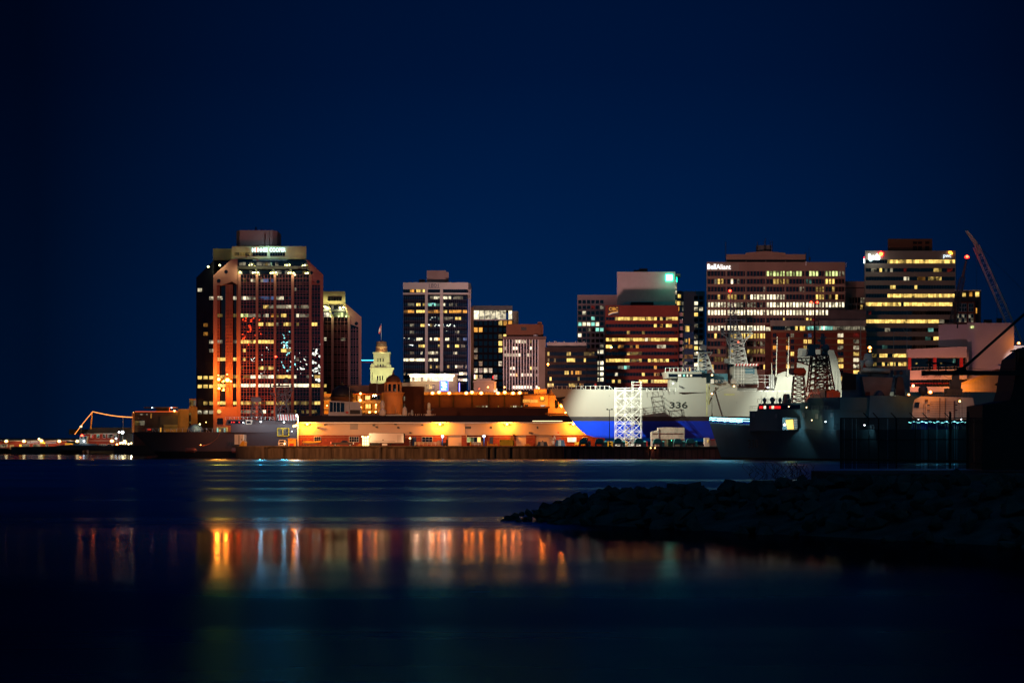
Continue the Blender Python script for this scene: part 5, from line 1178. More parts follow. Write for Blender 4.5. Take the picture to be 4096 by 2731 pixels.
# ---- the grey ship in dry dock, hull number 336
D = 640.
sh = Ship(2200, D, 0.02)
root = thing('warship', 'pale grey warship with bright blue underside standing in the floating dock', 'warship', (sh.x, D, 3.2))
px2u = lambda px: X(px, 634) - sh.x
zz = lambda py: Z(py, 634)
z_red, z_boot, z_keel = zz(1683), zz(1665), zz(1752)
def stem(z):
    P_ = [(1552, 2200), (1592, 2232), (1640, 2262), (1683, 2292), (1715, 2318), (1738, 2348), (1748, 2380), (1752, 2425)]
    py = HY - (z - H) * F / 634
    if py <= P_[0][0]: return 0.
    for (a, pa), (b, pb_) in zip(P_, P_[1:]):
        if py <= b: return max(0, px2u(pa + (pb_ - pa) * (py - a) / (b - a)))
    return px2u(2425)
deckz = lambda t: zz(1553) - min(t, .45) / .45 * (zz(1553) - zz(1567))
zf = lambda z: min(1, .35 + .65 * max(0, (z - z_keel)) / (z_boot - z_keel))
kk = lambda z: .40 + .25 * max(0, 1 - (z - z_keel) / (zz(1560) - z_keel))
zb = [z_keel + .01, z_keel + .3, z_keel + .9, z_keel + 1.8, z_keel + 3.2, z_red]
sh.hull(MB(), zb, stem, None, zf, kk).build('underwater_hull', M('blue_antifouling', (.0, .055, .85), .5, var=.12, scale=.3), root, True)
sh.hull(MB(), [z_red, z_boot], stem, None, zf, kk).build('boot_topping', M('dark_boot_top', (.05, .055, .065), .5), root, True)
lv = [z_boot] + [(lambda t, a=a: z_boot + (deckz(t) - z_boot) * a) for a in (.2, .4, .6, .8, 1)]
hull336 = sh.hull(MB(), lv, stem, None, zf, kk).build('hull', HULLG, root, True)
W = MB(); W.poly([(2218, 1589), (2240, 1588), (2262, 1586), (2258, 1592), (2240, 1598), (2228, 1596)], 639.2, .6); W.poly([(2226, 1596), (2238, 1610), (2244, 1606), (2240, 1597)], 638.9, .5); W.build('anchor', BLACK, root)
BLK = M('black_lettering', (.015, .02, .02), .6)
wrap(text('336', (2681, 1606, 2753, 1632), 632.1, BLK, root, 'hull_number', .3, .02), hull336)
W = MB(); W.pb(2682, 1600, 2683, 1604, 632, .2)
for px, py in ((2662, 1591), (2697, 1600), (2719, 1601), (2877, 1608), (2948, 1609), (2440, 1581)): W.pb(px - 1, py - 1, px + 1, py + 1, 632.2, .4)
wrap(W.build('hull_opening', BLK, root), hull336, .05)
W = MB()
for px in (2825, 2835, 2901, 2866): W.pb(px, 1536 if px < 2860 else 1577, px + random.choice((3, 5)), random.choice((1640, 1665, 1620)), 631.75, .05)
W.pb(2898, 1574, 2940, 1580, 631.7, .05); wrap(W.build('primer_patch', M('yellow_primer', (.42, .42, .2), .6, var=.3, scale=1), root), hull336, .03)
def ub(mb, px0, py0, px1, py1, v0=-6.5, v1=6.5, **k): return sh.box(mb, px2u(px0), px2u(px1), v0, v1, zz(py1), zz(py0), **k)
W = MB(); ub(W, 2711, 1511, 2822, 1569, -7.8, 7.8, rake0=0, tv=.3); ub(W, 2820, 1533, 2946, 1571, -7.8, 7.8); ub(W, 2946, 1551, 3032, 1578, -4.5, 6); ub(W, 3030, 1560, 3240, 1578, -7.7, 7.7)
ub(W, 2668, 1486, 2805, 1511, -6.8, 6.8, rake0=-.5); ub(W, 2683, 1511, 2712, 1568, -3.5, 5); W.build('superstructure', HULLG, root)
W = MB(); ub(W, 2672, 1495, 2808, 1508, -6.9, 6.9); W.build('bridge_windows', DK, root)
W = MB()
for a, b, k in ((2710, 2722, 1), (2730, 2738, 0), (2745, 2750, 1), (2758, 2766, 1)): W.m = k; ub(W, a, 1497, b, 1506, -7, -6.85)
W.build('lit_pane', [WM['c3'], WM['w3']], root)
W = MB(); ub(W, 2815, 1492, 2915, 1533, -3, 6); ub(W, 2780, 1480, 2830, 1512, -4, 5); W.build('shadowed_deckhouse', NAVY_D, root)
def stanch(root, a, b, y, h, n, v=-7.7, z=None, mat=None):
    W = MB()
    for i in range(n):
        px = a + (b - a) * i / max(1, n - 1); p = sh.w(px2u(px), v, zz(y)); q = (p[0], p[1], zz(y - h)); W.bar(p, q, .07)
        if i % 3 == 1: W.bar((p[0] + .9, p[1], p[2]), q, .05)
    p = sh.w(px2u(a), v, zz(y - h * .95)); q = sh.w(px2u(b), v, zz(y - h * .95)); W.bar(p, q, .025)
    W.build('guard_rail', SCF, root)
stanch(root, 2192, 2440, 1555, 14, 14, -1.5); stanch(root, 2560, 2700, 1566, 14, 7); stanch(root, 2660, 2795, 1487, 17, 9, -6.6); stanch(root, 2850, 2945, 1533, 14, 5); stanch(root, 2950, 3160, 1577, 14, 10)
W = MB(); a = Vector(sh.w(px2u(2832), 0, zz(1492))); b = Vector(sh.w(px2u(2819), 0, zz(1408))); lattice(W, a, b, 4.4, 2.1, 4, .13)
W.bar(P(2791, 1409, 640), P(2849, 1409, 640), .14); W.bar(P(2791, 1409, 640), P(2808, 1432, 640), .09); W.bar(P(2849, 1409, 640), P(2832, 1432, 640), .09); W.bar(P(2774, 1431, 640), P(2812, 1431, 640), .08); W.build('fore_mast', SCF, root)
W = MB(); W.poly([(2805, 1376), (2828, 1382), (2824, 1402), (2801, 1394)], 639, 1.6); W.build('radar_dish', WHITE, root)
W = MB(); a = Vector((X(2953, 640), 640, zz(1452))); b = Vector((X(2940, 640), 640, zz(1330))); lattice(W, a, b, 4.6, 3.0, 6, .14)
lattice(W, b, (X(2926, 640), 640, zz(1200)), 2.2, .8, 7, .09); W.bar((X(2921, 639), 639, zz(1330)), (X(2921, 639), 639, zz(1163)), .14)
for y, a_, b_ in ((1322, 2888, 3005), (1332, 2884, 3012), (1280, 2900, 2968), (1256, 2905, 2962)): W.bar(P(a_, y, 638.5), P(b_, y, 638.5), .11); W.bar(P(a_, y, 641.5), P(b_, y, 641.5), .11)
for q in ((2888, 1332, 2908, 1352), (3012, 1332, 2985, 1358), (2908, 1352, 2930, 1392), (2985, 1358, 2965, 1394), (2905, 1356, 2938, 1445), (2884, 1334, 2925, 1362), (3010, 1334, 2970, 1362)): W.bar(P(q[0], q[1], 638.5), P(q[2], q[3], 639), .12)
W.build('main_mast', SCF, root)
for q in ((2884, 1310, 2897, 1332, 639, 1.4), (2996, 1308, 3008, 1326, 639, 1.4), (2966, 1276, 2982, 1290, 640, 1), (2898, 1434, 2935, 1452, 641, 1.5)): MB().pb(*q).build('mast_equipment', STEEL, root)
for y in (1419, 1446): MB().ball(P(2949, y, 637.6), .42).build('radome', STEEL, root, True)
W = MB(); ub(W, 2936, 1463, 3038, 1534, -5, 5, rake1=.8); W.build('mast_house', HULLG, root); ub(MB(), 2982, 1473, 3020, 1495, -5.1, -4.95).build('intake', NAVY_D, root)
W = MB(); 
for i in range(16): W.m = i % 2; W.poly([(2936 + i*6.1, 1463), (2942.1 + i*6.1, 1463), (2945 + i*6.1, 1454), (2938.9 + i*6.1, 1454)], 634.6, .3)
W.build('striped_band', [M('striped_white', (.75, .72, .68)), RED], root)
W = MB()
for px in (2938, 2952, 2966, 2975): W.bar(P(px, 1455, 633.5), P(px, 1545, 633.5), .06)
for y in (1470, 1482, 1494, 1506, 1518, 1530): W.bar(P(2936, y, 633.5), P(3012, y, 633.5), .05)
W.bar(P(3032, 1500, 633.5), P(3032, 1550, 633.5), .05); W.bar(P(3060, 1498, 633.5), P(3060, 1550, 633.5), .05)
for y in (1501, 1515, 1528): W.bar(P(3012, y, 633.5), P(3075, y, 633.5), .05)
W.build('service_scaffold', SCF, root)
W = MB(); ub(W, 3098, 1506, 3190, 1560, -6, 6, rake0=.9); W.build('deckhouse', HULLG, root)
W = MB(); W.poly([(3112, 1496), (3140, 1485), (3172, 1485), (3180, 1507), (3100, 1508)], 637, 6); W.build('boat_cover', HULLG, root)
W = MB()
for px, y0, y1, px2 in ((3104, 1505, 1346, 3109), (3151, 1505, 1346, 3156), (3088, 1500, 1452, 3086)): W.bar(P(px, y0, 635), P(px2, y1, 635), .17, .07, 6)
W.build('whip_aerial', M('cream_aerial', (.65, .62, .5)), root)
for px in (3079, 3087, 3094): W = MB(); W.bar(P(px, 1555, 634), P(px, 1498, 634), .22, None, 10); W.build('exhaust_pipe', STEEL, root)
W = MB(); W.poly([(3178, 1570), (3184, 1490), (3193, 1393), (3228, 1395), (3335, 1400), (3350, 1440), (3362, 1500), (3368, 1570)], 642, 10); W.build('funnel', HULLG, root)
W = MB(); W.poly([(3210, 1400), (3228, 1400), (3228, 1425), (3207, 1425)], 641.85, .1); W.build('funnel_intake', M('funnel_grey', (.2, .21, .2)), root)
for px, py, d, s, wt in ((2936, 1544, 631, 'lamp on the grey ship aft of the scaffolded mast', 160), (2848, 1500, 631, 'orange beacon on the box abaft the bridge of the grey ship', 120)): lamp(px, py, d, 'wa', s, wt, 3.2)
for px, py, s in ((3071, 1549, 'white lamp over the aft deck of the grey ship'), (2692, 1533, 'white lamp at the side door of the grey ship bridge')): lamp(px, py, 631, 'wh', s, 160, 3)
W = MB(); W.pb(2844, 1516, 2856, 1533, 632, 1); W.build('deck_box', WHITE, root); W = MB(); c = P(2866, 1525, 632); W.bar(c, c + Vector((0, .8, 0)), .42, None, 14); W.bar(P(2892, 1528, 632), P(2912, 1528, 632), .3, None, 10); W.pb(2924, 1518, 2943, 1534, 632, 1); W.pb(2926, 1512, 2941, 1517, 632.1, .8); W.build('deck_gear', STEEL, root)
for px, py in ((2918, 1165), (3246, 1199)): pass
for px, py, d, s, r in ((2920, 1163, 638, 'red warning light at the head of the tall lattice mast', 5), (3245, 1209, 570, 'left one of two red lights on the dark mast head', 4.5), (3269, 1209, 570, 'right one of two red lights on the dark mast head', 4.5), (2953, 1368, 637, 'small red light inside the pale lattice mast', 2.4), (3868, 1027, 795, 'bright red light on the tip of the dark crane jib', 7)):
    lamp(px, py, d, 'rd', s, 100 if r > 4 else 0, r, name='warning_light')
light('SPOT', P(3120, 1320, 618), 16000, (1, .98, .82), .4, P(3120, 1500, 640), 90, .7, name='dock_floodlight')

# ---- the dim warship at left, hull number 337
D = 686.
s7 = Ship(532, D, -.01); sh = s7
px2u = lambda px: X(px, 681) - s7.x
zz = lambda py: Z(py, 681)
root = thing('warship', 'dim grey warship moored behind the left end of the quay', 'warship', (s7.x, D, 0))
stem = lambda z: max(0, (zz(1727) - z)) * 1.05
zf = lambda z: .9 + .1 * min(1, z / 6); kk = lambda z: .36 + .2 * max(0, 1 - z / 7)
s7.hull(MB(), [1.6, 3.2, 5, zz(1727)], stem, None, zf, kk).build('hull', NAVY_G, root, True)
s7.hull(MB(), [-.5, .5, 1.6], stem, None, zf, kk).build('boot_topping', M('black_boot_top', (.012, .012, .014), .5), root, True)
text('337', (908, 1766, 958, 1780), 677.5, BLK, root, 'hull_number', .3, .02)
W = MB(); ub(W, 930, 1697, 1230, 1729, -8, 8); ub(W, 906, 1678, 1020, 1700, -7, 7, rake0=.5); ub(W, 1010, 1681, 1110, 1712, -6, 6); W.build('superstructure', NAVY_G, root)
W = MB(); ub(W, 1110, 1661, 1186, 1712, -6.5, 6.5, tv=.6); ub(W, 1112, 1651, 1186, 1657, -6, 6); W.build('mast_house', NAVY_G, root)
W = MB(); ub(W, 918, 1683, 984, 1694, -7.1, 7.1); W.build('bridge_windows', DK, root)
W = MB(); W.poly([(983, 1679), (1011, 1680), (1006, 1697), (984, 1697)], 677.5, .8); W.build('bridge_wing', CREAM, root); MB().pb(987, 1684, 1003, 1693, 677.3, .3).build('wing_window', DK, root)
W = MB()
for i in range(15): W.m = i % 2; W.poly([(1110 + i*5, 1657), (1115 + i*5, 1657), (1117.5 + i*5, 1681), (1112.5 + i*5, 1681)], 678, .3)
W.build('striped_band', [M('striped_white', (0, 0, 0)), RED], root)
W = MB(); lattice(W, (X(1030, 681), 681, zz(1681)), (X(1024, 681), 681, zz(1612)), 4.2, 2.0, 4, .1); W.build('fore_mast', M('dim_mast_grey', (.14, .10, .10)), root)
W = MB(); W.poly([(1002, 1592), (1008, 1587), (1038, 1587), (1045, 1593), (1042, 1604), (1034, 1608), (1012, 1608), (1004, 1603)], 680, 2.4); W.build('radar_antenna', M('dim_mast_grey', (.14, .10, .10)), root)
W = MB()
for a, b in (((1106, 1680), (1096, 1575)), ((1158, 1681), (1140, 1560)), ((1112, 1681), (1140, 1560)), ((1080, 1571), (1165, 1580)), ((1080, 1571), (1108, 1590)), ((1108, 1590), (1170, 1560)), ((1165, 1580), (1112, 1640)), ((1130, 1590), (1158, 1640)), ((1135, 1555), (1175, 1560)), ((1170, 1562), (1140, 1620))):
    W.bar(P(*a, 678), P(*b, 678), .14); W.bar(P(*a, 684), P(*b, 684), .14)
lattice(W, (X(1135, 681), 681, zz(1684)), (X(1130, 681), 681, zz(1560)), 4, 2.6, 4, .08)
W.bar((X(1102, 681), 681, zz(1570)), (X(1102, 681), 681, zz(1432)), .2, .12, 6); W.build('main_mast', M('dim_mast_grey', (.14, .10, .10)), root)
for q in ((1078, 1535, 1084, 1558, 681, .8), (1162, 1537, 1169, 1560, 681, .8), (1090, 1540, 1155, 1546, 681, 1.5), (1112, 1530, 1120, 1545, 681, 1)): MB().pb(*q).build('mast_equipment', GREYD, root)
MB().ball(P(1145, 1520, 681), .8, 10, 6).build('radome', GREYD, root, True)
stanch(root, 905, 1100, 1679, 12, 12, -6.5); stanch(root, 590, 900, 1727, 14, 14, -6); stanch(root, 1010, 1095, 1712, 10, 8, -6.3)
W = MB()
for i in range(22): px = random.uniform(1012, 1100); ub(W, px, random.uniform(1700, 1706), px + 1.5, 1712, -6.4, -6.2)
W.build('deck_locker', M('reddish_gear', (.3, .12, .1)), root)
W = MB()
for a, b in (((1110, 1713), (1155, 1713)), ((1110, 1743), (1155, 1743)), ((1110, 1713), (1110, 1743)), ((1131, 1715), (1131, 1741)), ((1155, 1713), (1155, 1743))): W.bar(P(*a, 677.2), P(*b, 677.2), .14)
W.build('boat_bay_frame', YELLOW, root); MB().pb(1112, 1715, 1154, 1742, 677.4, .3).build('boat_bay', WM['w1'], root)
for px in (742, 928):
    W = MB(); c = P(px, 1801, 676); W.bar(c, c + Vector((2.6, 0, 0)), .75, None, 12); W.bar(c + Vector((2.6, 0, 0)), c + Vector((3.6, 0, 0)), .75, .05, 12)
    one('fender', W, M('orange_tip_fender', (.12, .035, .03), .7), 'fat floating fender hanging on the dim warship hull, ' + ('near the quay end block' if px > 800 else 'further left of the two'), 'fender')
W = MB(); pts = [(880, 1730), (868, 1752), (850, 1768), (830, 1778), (810, 1781), (797, 1780)]
for a, b in zip(pts, pts[1:]): W.bar(P(*a, 676), P(*b, 676), .07)
W.build('mooring_line', M('orange_rope', (.4, .12, .04)), root)
for px, py, k, s in ((1043, 1686, 'wh', 'white lamp on the dim warship bridge deck, left one'), (1136, 1688, 'wh', 'white lamp on the dim warship deckhouse, right one'), (973, 1689, 'wh', 'tiny white lamp in the dim warship bridge window'), (803, 1779, 'so', 'small orange light low on the dim warship bow'), (1168, 1724, 'wh', 'white lamp beside the yellow framed bay')):
    lamp(px, py, 676.5 if px > 850 else 676.5, k, s, 220, 3.2 if px in (1043, 1136) else 2)
for px in (925, 934, 955): MB().pb(px, 1686, px + 3, 1690, 677.3, .1).build('red_bridge_light', E('red_dot', (1, .03, .02), 3), root)
lamp(1103, 1426, 681, 'rd', 'red light on the tall pole mast of the dim warship', 60, 4, name='warning_light')
light('SPOT', P(1000, 1500, 640), 7000, (1, .42, .5), .6, P(1000, 1700, 678), 60, .7, name='berth_floodlight')

for px in (1043, 1136): light('POINT', P(px, 1690, 668), 1300, (.12, .75, 1), .4, name='teal_streak_light')  # extra teal lights added off the two deck lamps for the water streak
# ---- gear of the ships berthed behind the shed, seen over its roof
D = 702.
root = thing('patrol_ship', 'white patrol ship bridge with a red maple leaf above the shed roof', 'ship', (X(1380, D), D, 0))
W = MB(); W.poly([(1318, 1602), (1440, 1608), (1448, 1650), (1448, 1745), (1312, 1745), (1314, 1650)], D, 8); W.build('superstructure', M('white_patrol_paint', (.42, .40, .40)), root)
MB().poly([(1320, 1607), (1378, 1611), (1377, 1647), (1319, 1647)], D - .1, .12).build('bridge_window', DK, root); W = MB()
for px in (1332, 1345, 1361): W.pb(px, 1608, px + 1.2, 1648, D - .15, .1)
W.build('window_frames', WHITE, root); MB().pb(1400, 1639, 1440, 1655, D - .4, .6).build('louvred_box', BLACK, root)
W = MB(); cx, cy = 1388, 1649
lf = [(0, -7), (1.3, -4.4), (3, -5), (2.6, -1.8), (4.6, -3), (5, -1.6), (7, -1.8), (6, 0), (6.8, 1), (3.2, 3.4), (3.5, 4.6), (.5, 4.2), (.5, 7)]
W.poly([(cx + a, cy + b) for a, b in lf] + [(cx - a, cy + b) for a, b in lf[::-1]], D - .25, .1); W.build('leaf_emblem', RED, root)
W = MB(); W.bar(P(1398, 1640, D), P(1398, 1545, D), .1); W.bar(P(1508, 1650, D), P(1508, 1510, D), .13, .08); W.bar(P(1583, 1665, D), P(1583, 1628, D), .06); W.build('aerial', STEEL, root)
W = MB(); W.pb(1290, 1655, 1600, 1745, D + 1, 8); W.build('hull', NAVY_G, root)
def radome(px, py, r, top, label, mat=None):
    W = MB(); c = P(px, py, 700); s_ = 700 / F; h = (py - top) * s_
    W.lathe(c, [(r*s_*.8, 0), (r*s_, h*.25), (r*s_, h*.55), (r*s_*.75, h*.85), (.1, h)], 14); one('radome', W, mat or STEEL, label, 'radar dome', smooth=True)
radome(1530, 1664, 14, 1632, 'large pale radome right of the lit galleries, lower one', CREAM); radome(1530, 1636, 9, 1600, 'narrow pale radome standing on the larger one', CREAM); radome(1619, 1666, 10, 1626, 'rounded pale radome with a dark base before the round tower', CREAM); radome(1648, 1662, 5, 1638, 'small orange lit radome on a stalk')
root = thing('gun_mount', 'pale close in gun mount with domed top above the shed roof', 'gun mount', (X(1716, 700), 700, 8))
W = MB(); c = P(1716, 1664, 700); s_ = 700 / F
W.lathe(c, [(16*s_, 0), (16*s_, 8*s_), (8*s_, 10*s_), (9*s_, 20*s_), (7*s_, 26*s_)], 12); W.build('base', CREAM, root); W = MB(); W.lathe(c + Vector((0, 0, 27*s_)), [(6*s_, 0), (6*s_, 20*s_), (4.5*s_, 25*s_), (.1, 27*s_)], 14); W.build('dome', M('ivory', (.75, .68, .5)), root, True)
W = MB(); W.bar(P(1722, 1640, 699), P(1734, 1637, 699), .15); W.build('barrel', GREYD, root)
W = MB()
for px in (1632, 1640, 1650, 1662, 1668, 1676, 1686, 1694, 1732, 1738): W.bar(P(px, 1668, 699), P(px + random.choice((0, 3)), 1655 if px > 1640 else 1650, 699), .08)
W.bar(P(1632, 1666, 699), P(1700, 1666, 699), .08); one('guard_rail', W, CREAM, 'orange lit deck rails seen over the shed roof beside the gun mount', 'railing')
W = MB(); W.pb(1540, 1658, 1620, 1668, 701, 3); one('deck_house', W, STEEL, 'low flat grey deckhouse roof between the two radomes', 'deckhouse')
light('SPOT', P(1650, 1500, 670), 7000, (1, .62, .38), .4, P(1600, 1650, 702), 110, .8, name='deck_floodlight')

# ---- the dark warship at right, hull number 330
sd = Ship(2838, 600, R(-63)); sh = sd
def uo(px, v=-8.2):                                     # metres aft for a photo column on the near side
    k = (px - 2048) / F; x0 = sd.x - v * sd.s; y0 = sd.y + v * sd.c
    return (k * y0 - x0) / (sd.c - k * sd.s)
def zo(py, px, v=-8.2): p = sd.w(uo(px, v), v, 0); return Z(py, p[1])
root = thing('warship', 'dark unlit warship with blue lights along its bow rail, angled toward the viewer', 'warship', (sd.x, sd.y, 0))
stem = lambda z: max(0, 9.3 - z) * .62
deckd = lambda t: 9.3 - min(1, t / .5) * 2.2
kk = lambda z: .42 + .3 * max(0, 1 - z / 8); zf = lambda z: .86 + .14 * min(1, z / 6)
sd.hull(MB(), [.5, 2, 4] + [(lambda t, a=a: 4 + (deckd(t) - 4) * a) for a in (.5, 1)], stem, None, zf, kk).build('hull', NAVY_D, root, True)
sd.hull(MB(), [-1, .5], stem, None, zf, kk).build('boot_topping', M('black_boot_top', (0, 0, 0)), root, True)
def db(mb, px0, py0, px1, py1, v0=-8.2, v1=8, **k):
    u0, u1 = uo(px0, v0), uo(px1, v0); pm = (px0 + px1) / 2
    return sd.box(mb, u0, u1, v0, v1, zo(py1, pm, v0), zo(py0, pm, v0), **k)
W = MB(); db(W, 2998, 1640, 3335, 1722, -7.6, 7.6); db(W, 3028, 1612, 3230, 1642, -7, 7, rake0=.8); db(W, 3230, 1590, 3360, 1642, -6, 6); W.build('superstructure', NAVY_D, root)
W = MB()
for a, b, k in ((3037, 3050, 0), (3055, 3062, 1), (3077, 3085, 0), (3086, 3095, 1), (3096, 3112, 0), (3112, 3121, 0)): W.m = k; db(W, a, 1623, b, 1634, -7.15, -6.9)
W.build('bridge_window', [E('red_bridge_glow', (1, .02, .02), .9), WM['w3']], root)
W = MB(); db(W, 3034, 1620, 3200, 1636, -7.05, 7.05); W.build('bridge_glazing', DK, root)
W = MB(); y = sd.w(uo(3025, -8.2), -8.2, 0)[1] - .15
ubx = uo(3025); 
n_ = text('330', (3000, 1758, 3040, 1790), 590, M('dark_number', (.03, .035, .04), .6), None, 'hull_number', .1, .01)
me = n_.data; loc = n_.location.copy()
for v in me.vertices:                                   # lay the digits along the slanting hull side
    p = v.co + loc; u = uo(X(1, 1) * 0 + 2048 + p.x * F / 590, -7.0); q = sd.w(u, -7.6, p.z); v.co = (q[0] - sd.x, q[1] - sd.y - (.3 if v.co.y < .05 else 0), q[2])
n_.parent = root; n_.location = (0, 0, 0)
W = MB(); W.poly([(3228, 1600), (3246, 1572), (3252, 1556), (3300, 1556), (3300, 1700), (3220, 1700)], 565, 5); W.poly([(3330, 1566), (3355, 1558), (3360, 1660), (3330, 1660)], 568, 3); W.build('mast_house', NAVY_D, root)
W = MB()
for i in range(9): W.poly([(3222 + i*6.5, 1577), (3224.5 + i*6.5, 1577), (3229 + i*6.5, 1568), (3226.5 + i*6.5, 1568)], 564.7, .2)
W.build('striped_band', M('pale_stripe', (.45, .5, .55)), root)
MAST_D = M('dark_mast_steel', (.07, .045, .045), .5, .2)
W = MB(); lattice(W, (X(3282, 570), 570, Z(1565, 570)), (X(3278, 570), 570, Z(1420, 570)), 6.2, 3.8, 6, .17); lattice(W, (X(3285, 567), 567, Z(1560, 567)), (X(3285, 567), 567, Z(1420, 567)), 3, 2.4, 7, .12)
W.build('main_mast', MAST_D, root); W = MB(); W.bar(P(3258, 1420, 570), P(3258, 1190, 570), .28, .14, 8); W.bar(P(3240, 1207, 570), P(3272, 1207, 570), .1)
W.build('pole_mast', MAST_D, root); W = MB()
for a, b in (((3190, 1434), (3245, 1432)), ((3188, 1446), (3240, 1462)), ((3190, 1434), (3188, 1446)), ((3245, 1432), (3240, 1462)), ((3205, 1434), (3215, 1454)), ((3222, 1433), (3230, 1458)), ((3188, 1446), (3262, 1445))): W.bar(P(*a, 569), P(*b, 569), .15)
for px in (3300, 3350): W.bar(P(3245 + (px - 3300) * .5, 1555, 560), P(px - 20, 1700, 556), .1)
W.bar(P(3241, 1283, 569), P(3241, 1300, 569), .08); W.bar(P(3274, 1283, 569), P(3274, 1300, 569), .08); W.bar(P(3241, 1283, 569), P(3274, 1283, 569), .08); W.bar(P(3241, 1299, 569), P(3274, 1299, 569), .08); W.build('main_mast', MAST_D, root)
W = MB(); W.pb(3232, 1392, 3260, 1418, 568, 3); W.pb(3288, 1388, 3312, 1416, 568, 3); W.pb(3230, 1377, 3340 - 60, 1392, 569, 2); W.ball(P(3302, 1392, 568), 1.0, 12, 6); W.pb(3284, 1346, 3306, 1352, 568, 1); W.pb(3283, 1352, 3300, 1378, 568.4, 1); W.pb(3271, 1358, 3285, 1366, 568.4, .8); W.pb(3228, 1418, 3315, 1422, 567.5, 4); W.build('mast_platform', NAVY_D, root)
W = MB(); W.poly([(3158, 1476), (3164, 1473), (3190, 1473), (3182, 1500), (3164, 1498), (3157, 1490)], 575, 2); W.build('radar_back', NAVY_D, root); W = MB(); W.poly([(3174, 1482), (3182, 1470), (3216, 1470), (3226, 1483), (3222, 1502), (3180, 1501)], 574.5, 1.5); W.build('radar_face', M('orange_lit_radar', (.3, .12, .05)), root)
W = MB(); lattice(W, (X(3195, 575), 575, Z(1612, 575)), (X(3195, 575), 575, Z(1505, 575)), 3.6, 2.4, 6, .13); W.build('fore_mast', MAST_D, root)
W = MB(); W.poly([(3132, 1612), (3138, 1575), (3158, 1575), (3164, 1612)], 578, 2.5); W.build('director', NAVY_D, root)
W = MB(); W.poly([(3300, 1560), (3330, 1557), (3362, 1568), (3362, 1605), (3306, 1610)], 566, 3); W.build('rust_red_panel_house', M('reddish_panels', (.22, .09, .05), .7, var=.15), root)
light('SPOT', P(3240, 1500, 556), 3500, (1, .2, .08), .3, P(3310, 1590, 566), 80, .8, parent=root, name='deck_light'); light('POINT', P(3190, 1560, 570), 500, (1, .15, .05), .3, parent=root)
W = MB()
for i in range(14):
    px = 3030 + i * 15; p = Vector(sd.w(uo(px, -6.9), -6.9, zo(1612, px, -6.9))); W.bar(p, p + Vector((0, 0, .95)), .05)
W.bar(Vector(sd.w(uo(3030, -6.9), -6.9, zo(1596, 3030, -6.9))), Vector(sd.w(uo(3230, -6.9), -6.9, zo(1596, 3230, -6.9))), .04); W.build('guard_rail', STEEL, root)
# festoon of blue lights along the bow rail and its stanchions
CY = E('cyan_rope_light', (.25, .85, 1), 9, True)
W = MB(); R_ = MB()
def rope(mb, pts, r):
    for a, b in zip(pts, pts[1:]): mb.bar(a, b, r, None, 5)
def side(px, dz): 
    u = uo(px, -7); t = max(.0, (u) / 134); return u
tip = Vector(sd.w(0.3, 0, 9.3))
def railpt(i, n, h):
    u = .3 + 24 * i / n; t = u / 134; hw = sd.half(t, .42, 1) * .99; return Vector(sd.w(u, -hw, deckd(t) + h))
for h in (.75, 1.25):
    rope(W, [railpt(i, 16, h + .12 * math.sin(i * 2.1)) for i in range(17)], .055)
for h in (.75, 1.3):
    pts = []
    for i in range(15):
        u = .3 + 22 * i / 14; t = u / 134; pts.append(Vector(sd.w(u, sd.half(t, .42, 1), deckd(t) + h)))
    rope(W, pts, .045)
W.build('rope_light', CY, root)
for i in range(17): p = railpt(i, 16, 0); R_.bar(p, p + Vector((0, 0, 1.35)), .05)
R_.build('bow_rail', STEEL, root)
for i in (2, 7, 12): light('POINT', railpt(i, 16, 1.4) + Vector((-1.2, -1.2, .2)), 70, (.3, .85, 1), .3, parent=root, name='rope_light_glow')
# lit boat deck amidships
W = MB(); y_ = 571.
W.pb(3130, 1670, 3190, 1719, 549.2, .3); W.build('boat_bay_plating', NAVY_D, root)
MB().poly([(3143, 1680), (3172, 1677), (3175, 1716), (3150, 1716)], 548.8, .3).build('boat_bay', E('bay_glow', (1, .62, .12), 1.8), root)
W = MB()
for i in range(6): W.pb(3176, 1677 + i * 7, 3190, 1681 + i * 7, 548.7, .2)
W.build('ladder_panel', M('pale_ladder', (.5, .5, .48)), root)
lamp(3138, 1698, 548, 'wh', 'brightest white lamp at the lit bay in the dark warship side', 380, 5, off=1.2); lamp(3302, 1686, 537.5, 'wh', 'small white lamp right of the lit bay on the dark warship', 120, 2.6)
for px, py, s in ((3155, 1626, 'upper left'), (3226, 1629, 'upper right'), (3247, 1680, 'lower')): lamp(px, py, 549.5 - (px - 3155) * .075, 'wa', 'small amber deck light on the dark warship, ' + s + ' of three', 60, 2.2)
lamp(3458, 1700, 524, 'wh', 'white lamp glowing through the dark fence', 250, 4)
# aft: funnel casing, hangar
W = MB(); W.poly([(3362, 1700), (3370, 1488), (3400, 1492), (3470, 1500), (3482, 1640), (3500, 1720), (3362, 1730)], 552, 8); W.build('funnel_casing', M('blue_grey_funnel', (.06, .17, .26), .6), root)
W = MB(); W.poly([(3366, 1559), (3370, 1489), (3404, 1493), (3424, 1500), (3424, 1557)], 551.6, .4); W.build('funnel_screen', BLACK, root)
W = MB(); W.poly([(3448, 1506), (3572, 1510), (3556, 1600), (3545, 1628), (3470, 1630)], 548, 6); W.build('radar_house', M('pink_lit_grey', (.34, .25, .22), .7), root)  # pink lamp light put into the grey of this house
W = MB(); c = P(3519, 1583, 547.5); W.dome(c - Vector((0, 0, 1.4)), 1.35, 2.7, 16, 7); W.build('radome', M('round_shadow_grey', (.10, .12, .18)), root, True)  # dark dome standing in for the round shadow on the house front
for q in ((3462, 1567, 3480, 1584), (3464, 1594, 3484, 1610)): MB().pb(*q, 547.8, .2).build('louvre', M('dark_red_louvre', (.12, .03, .03)), root)
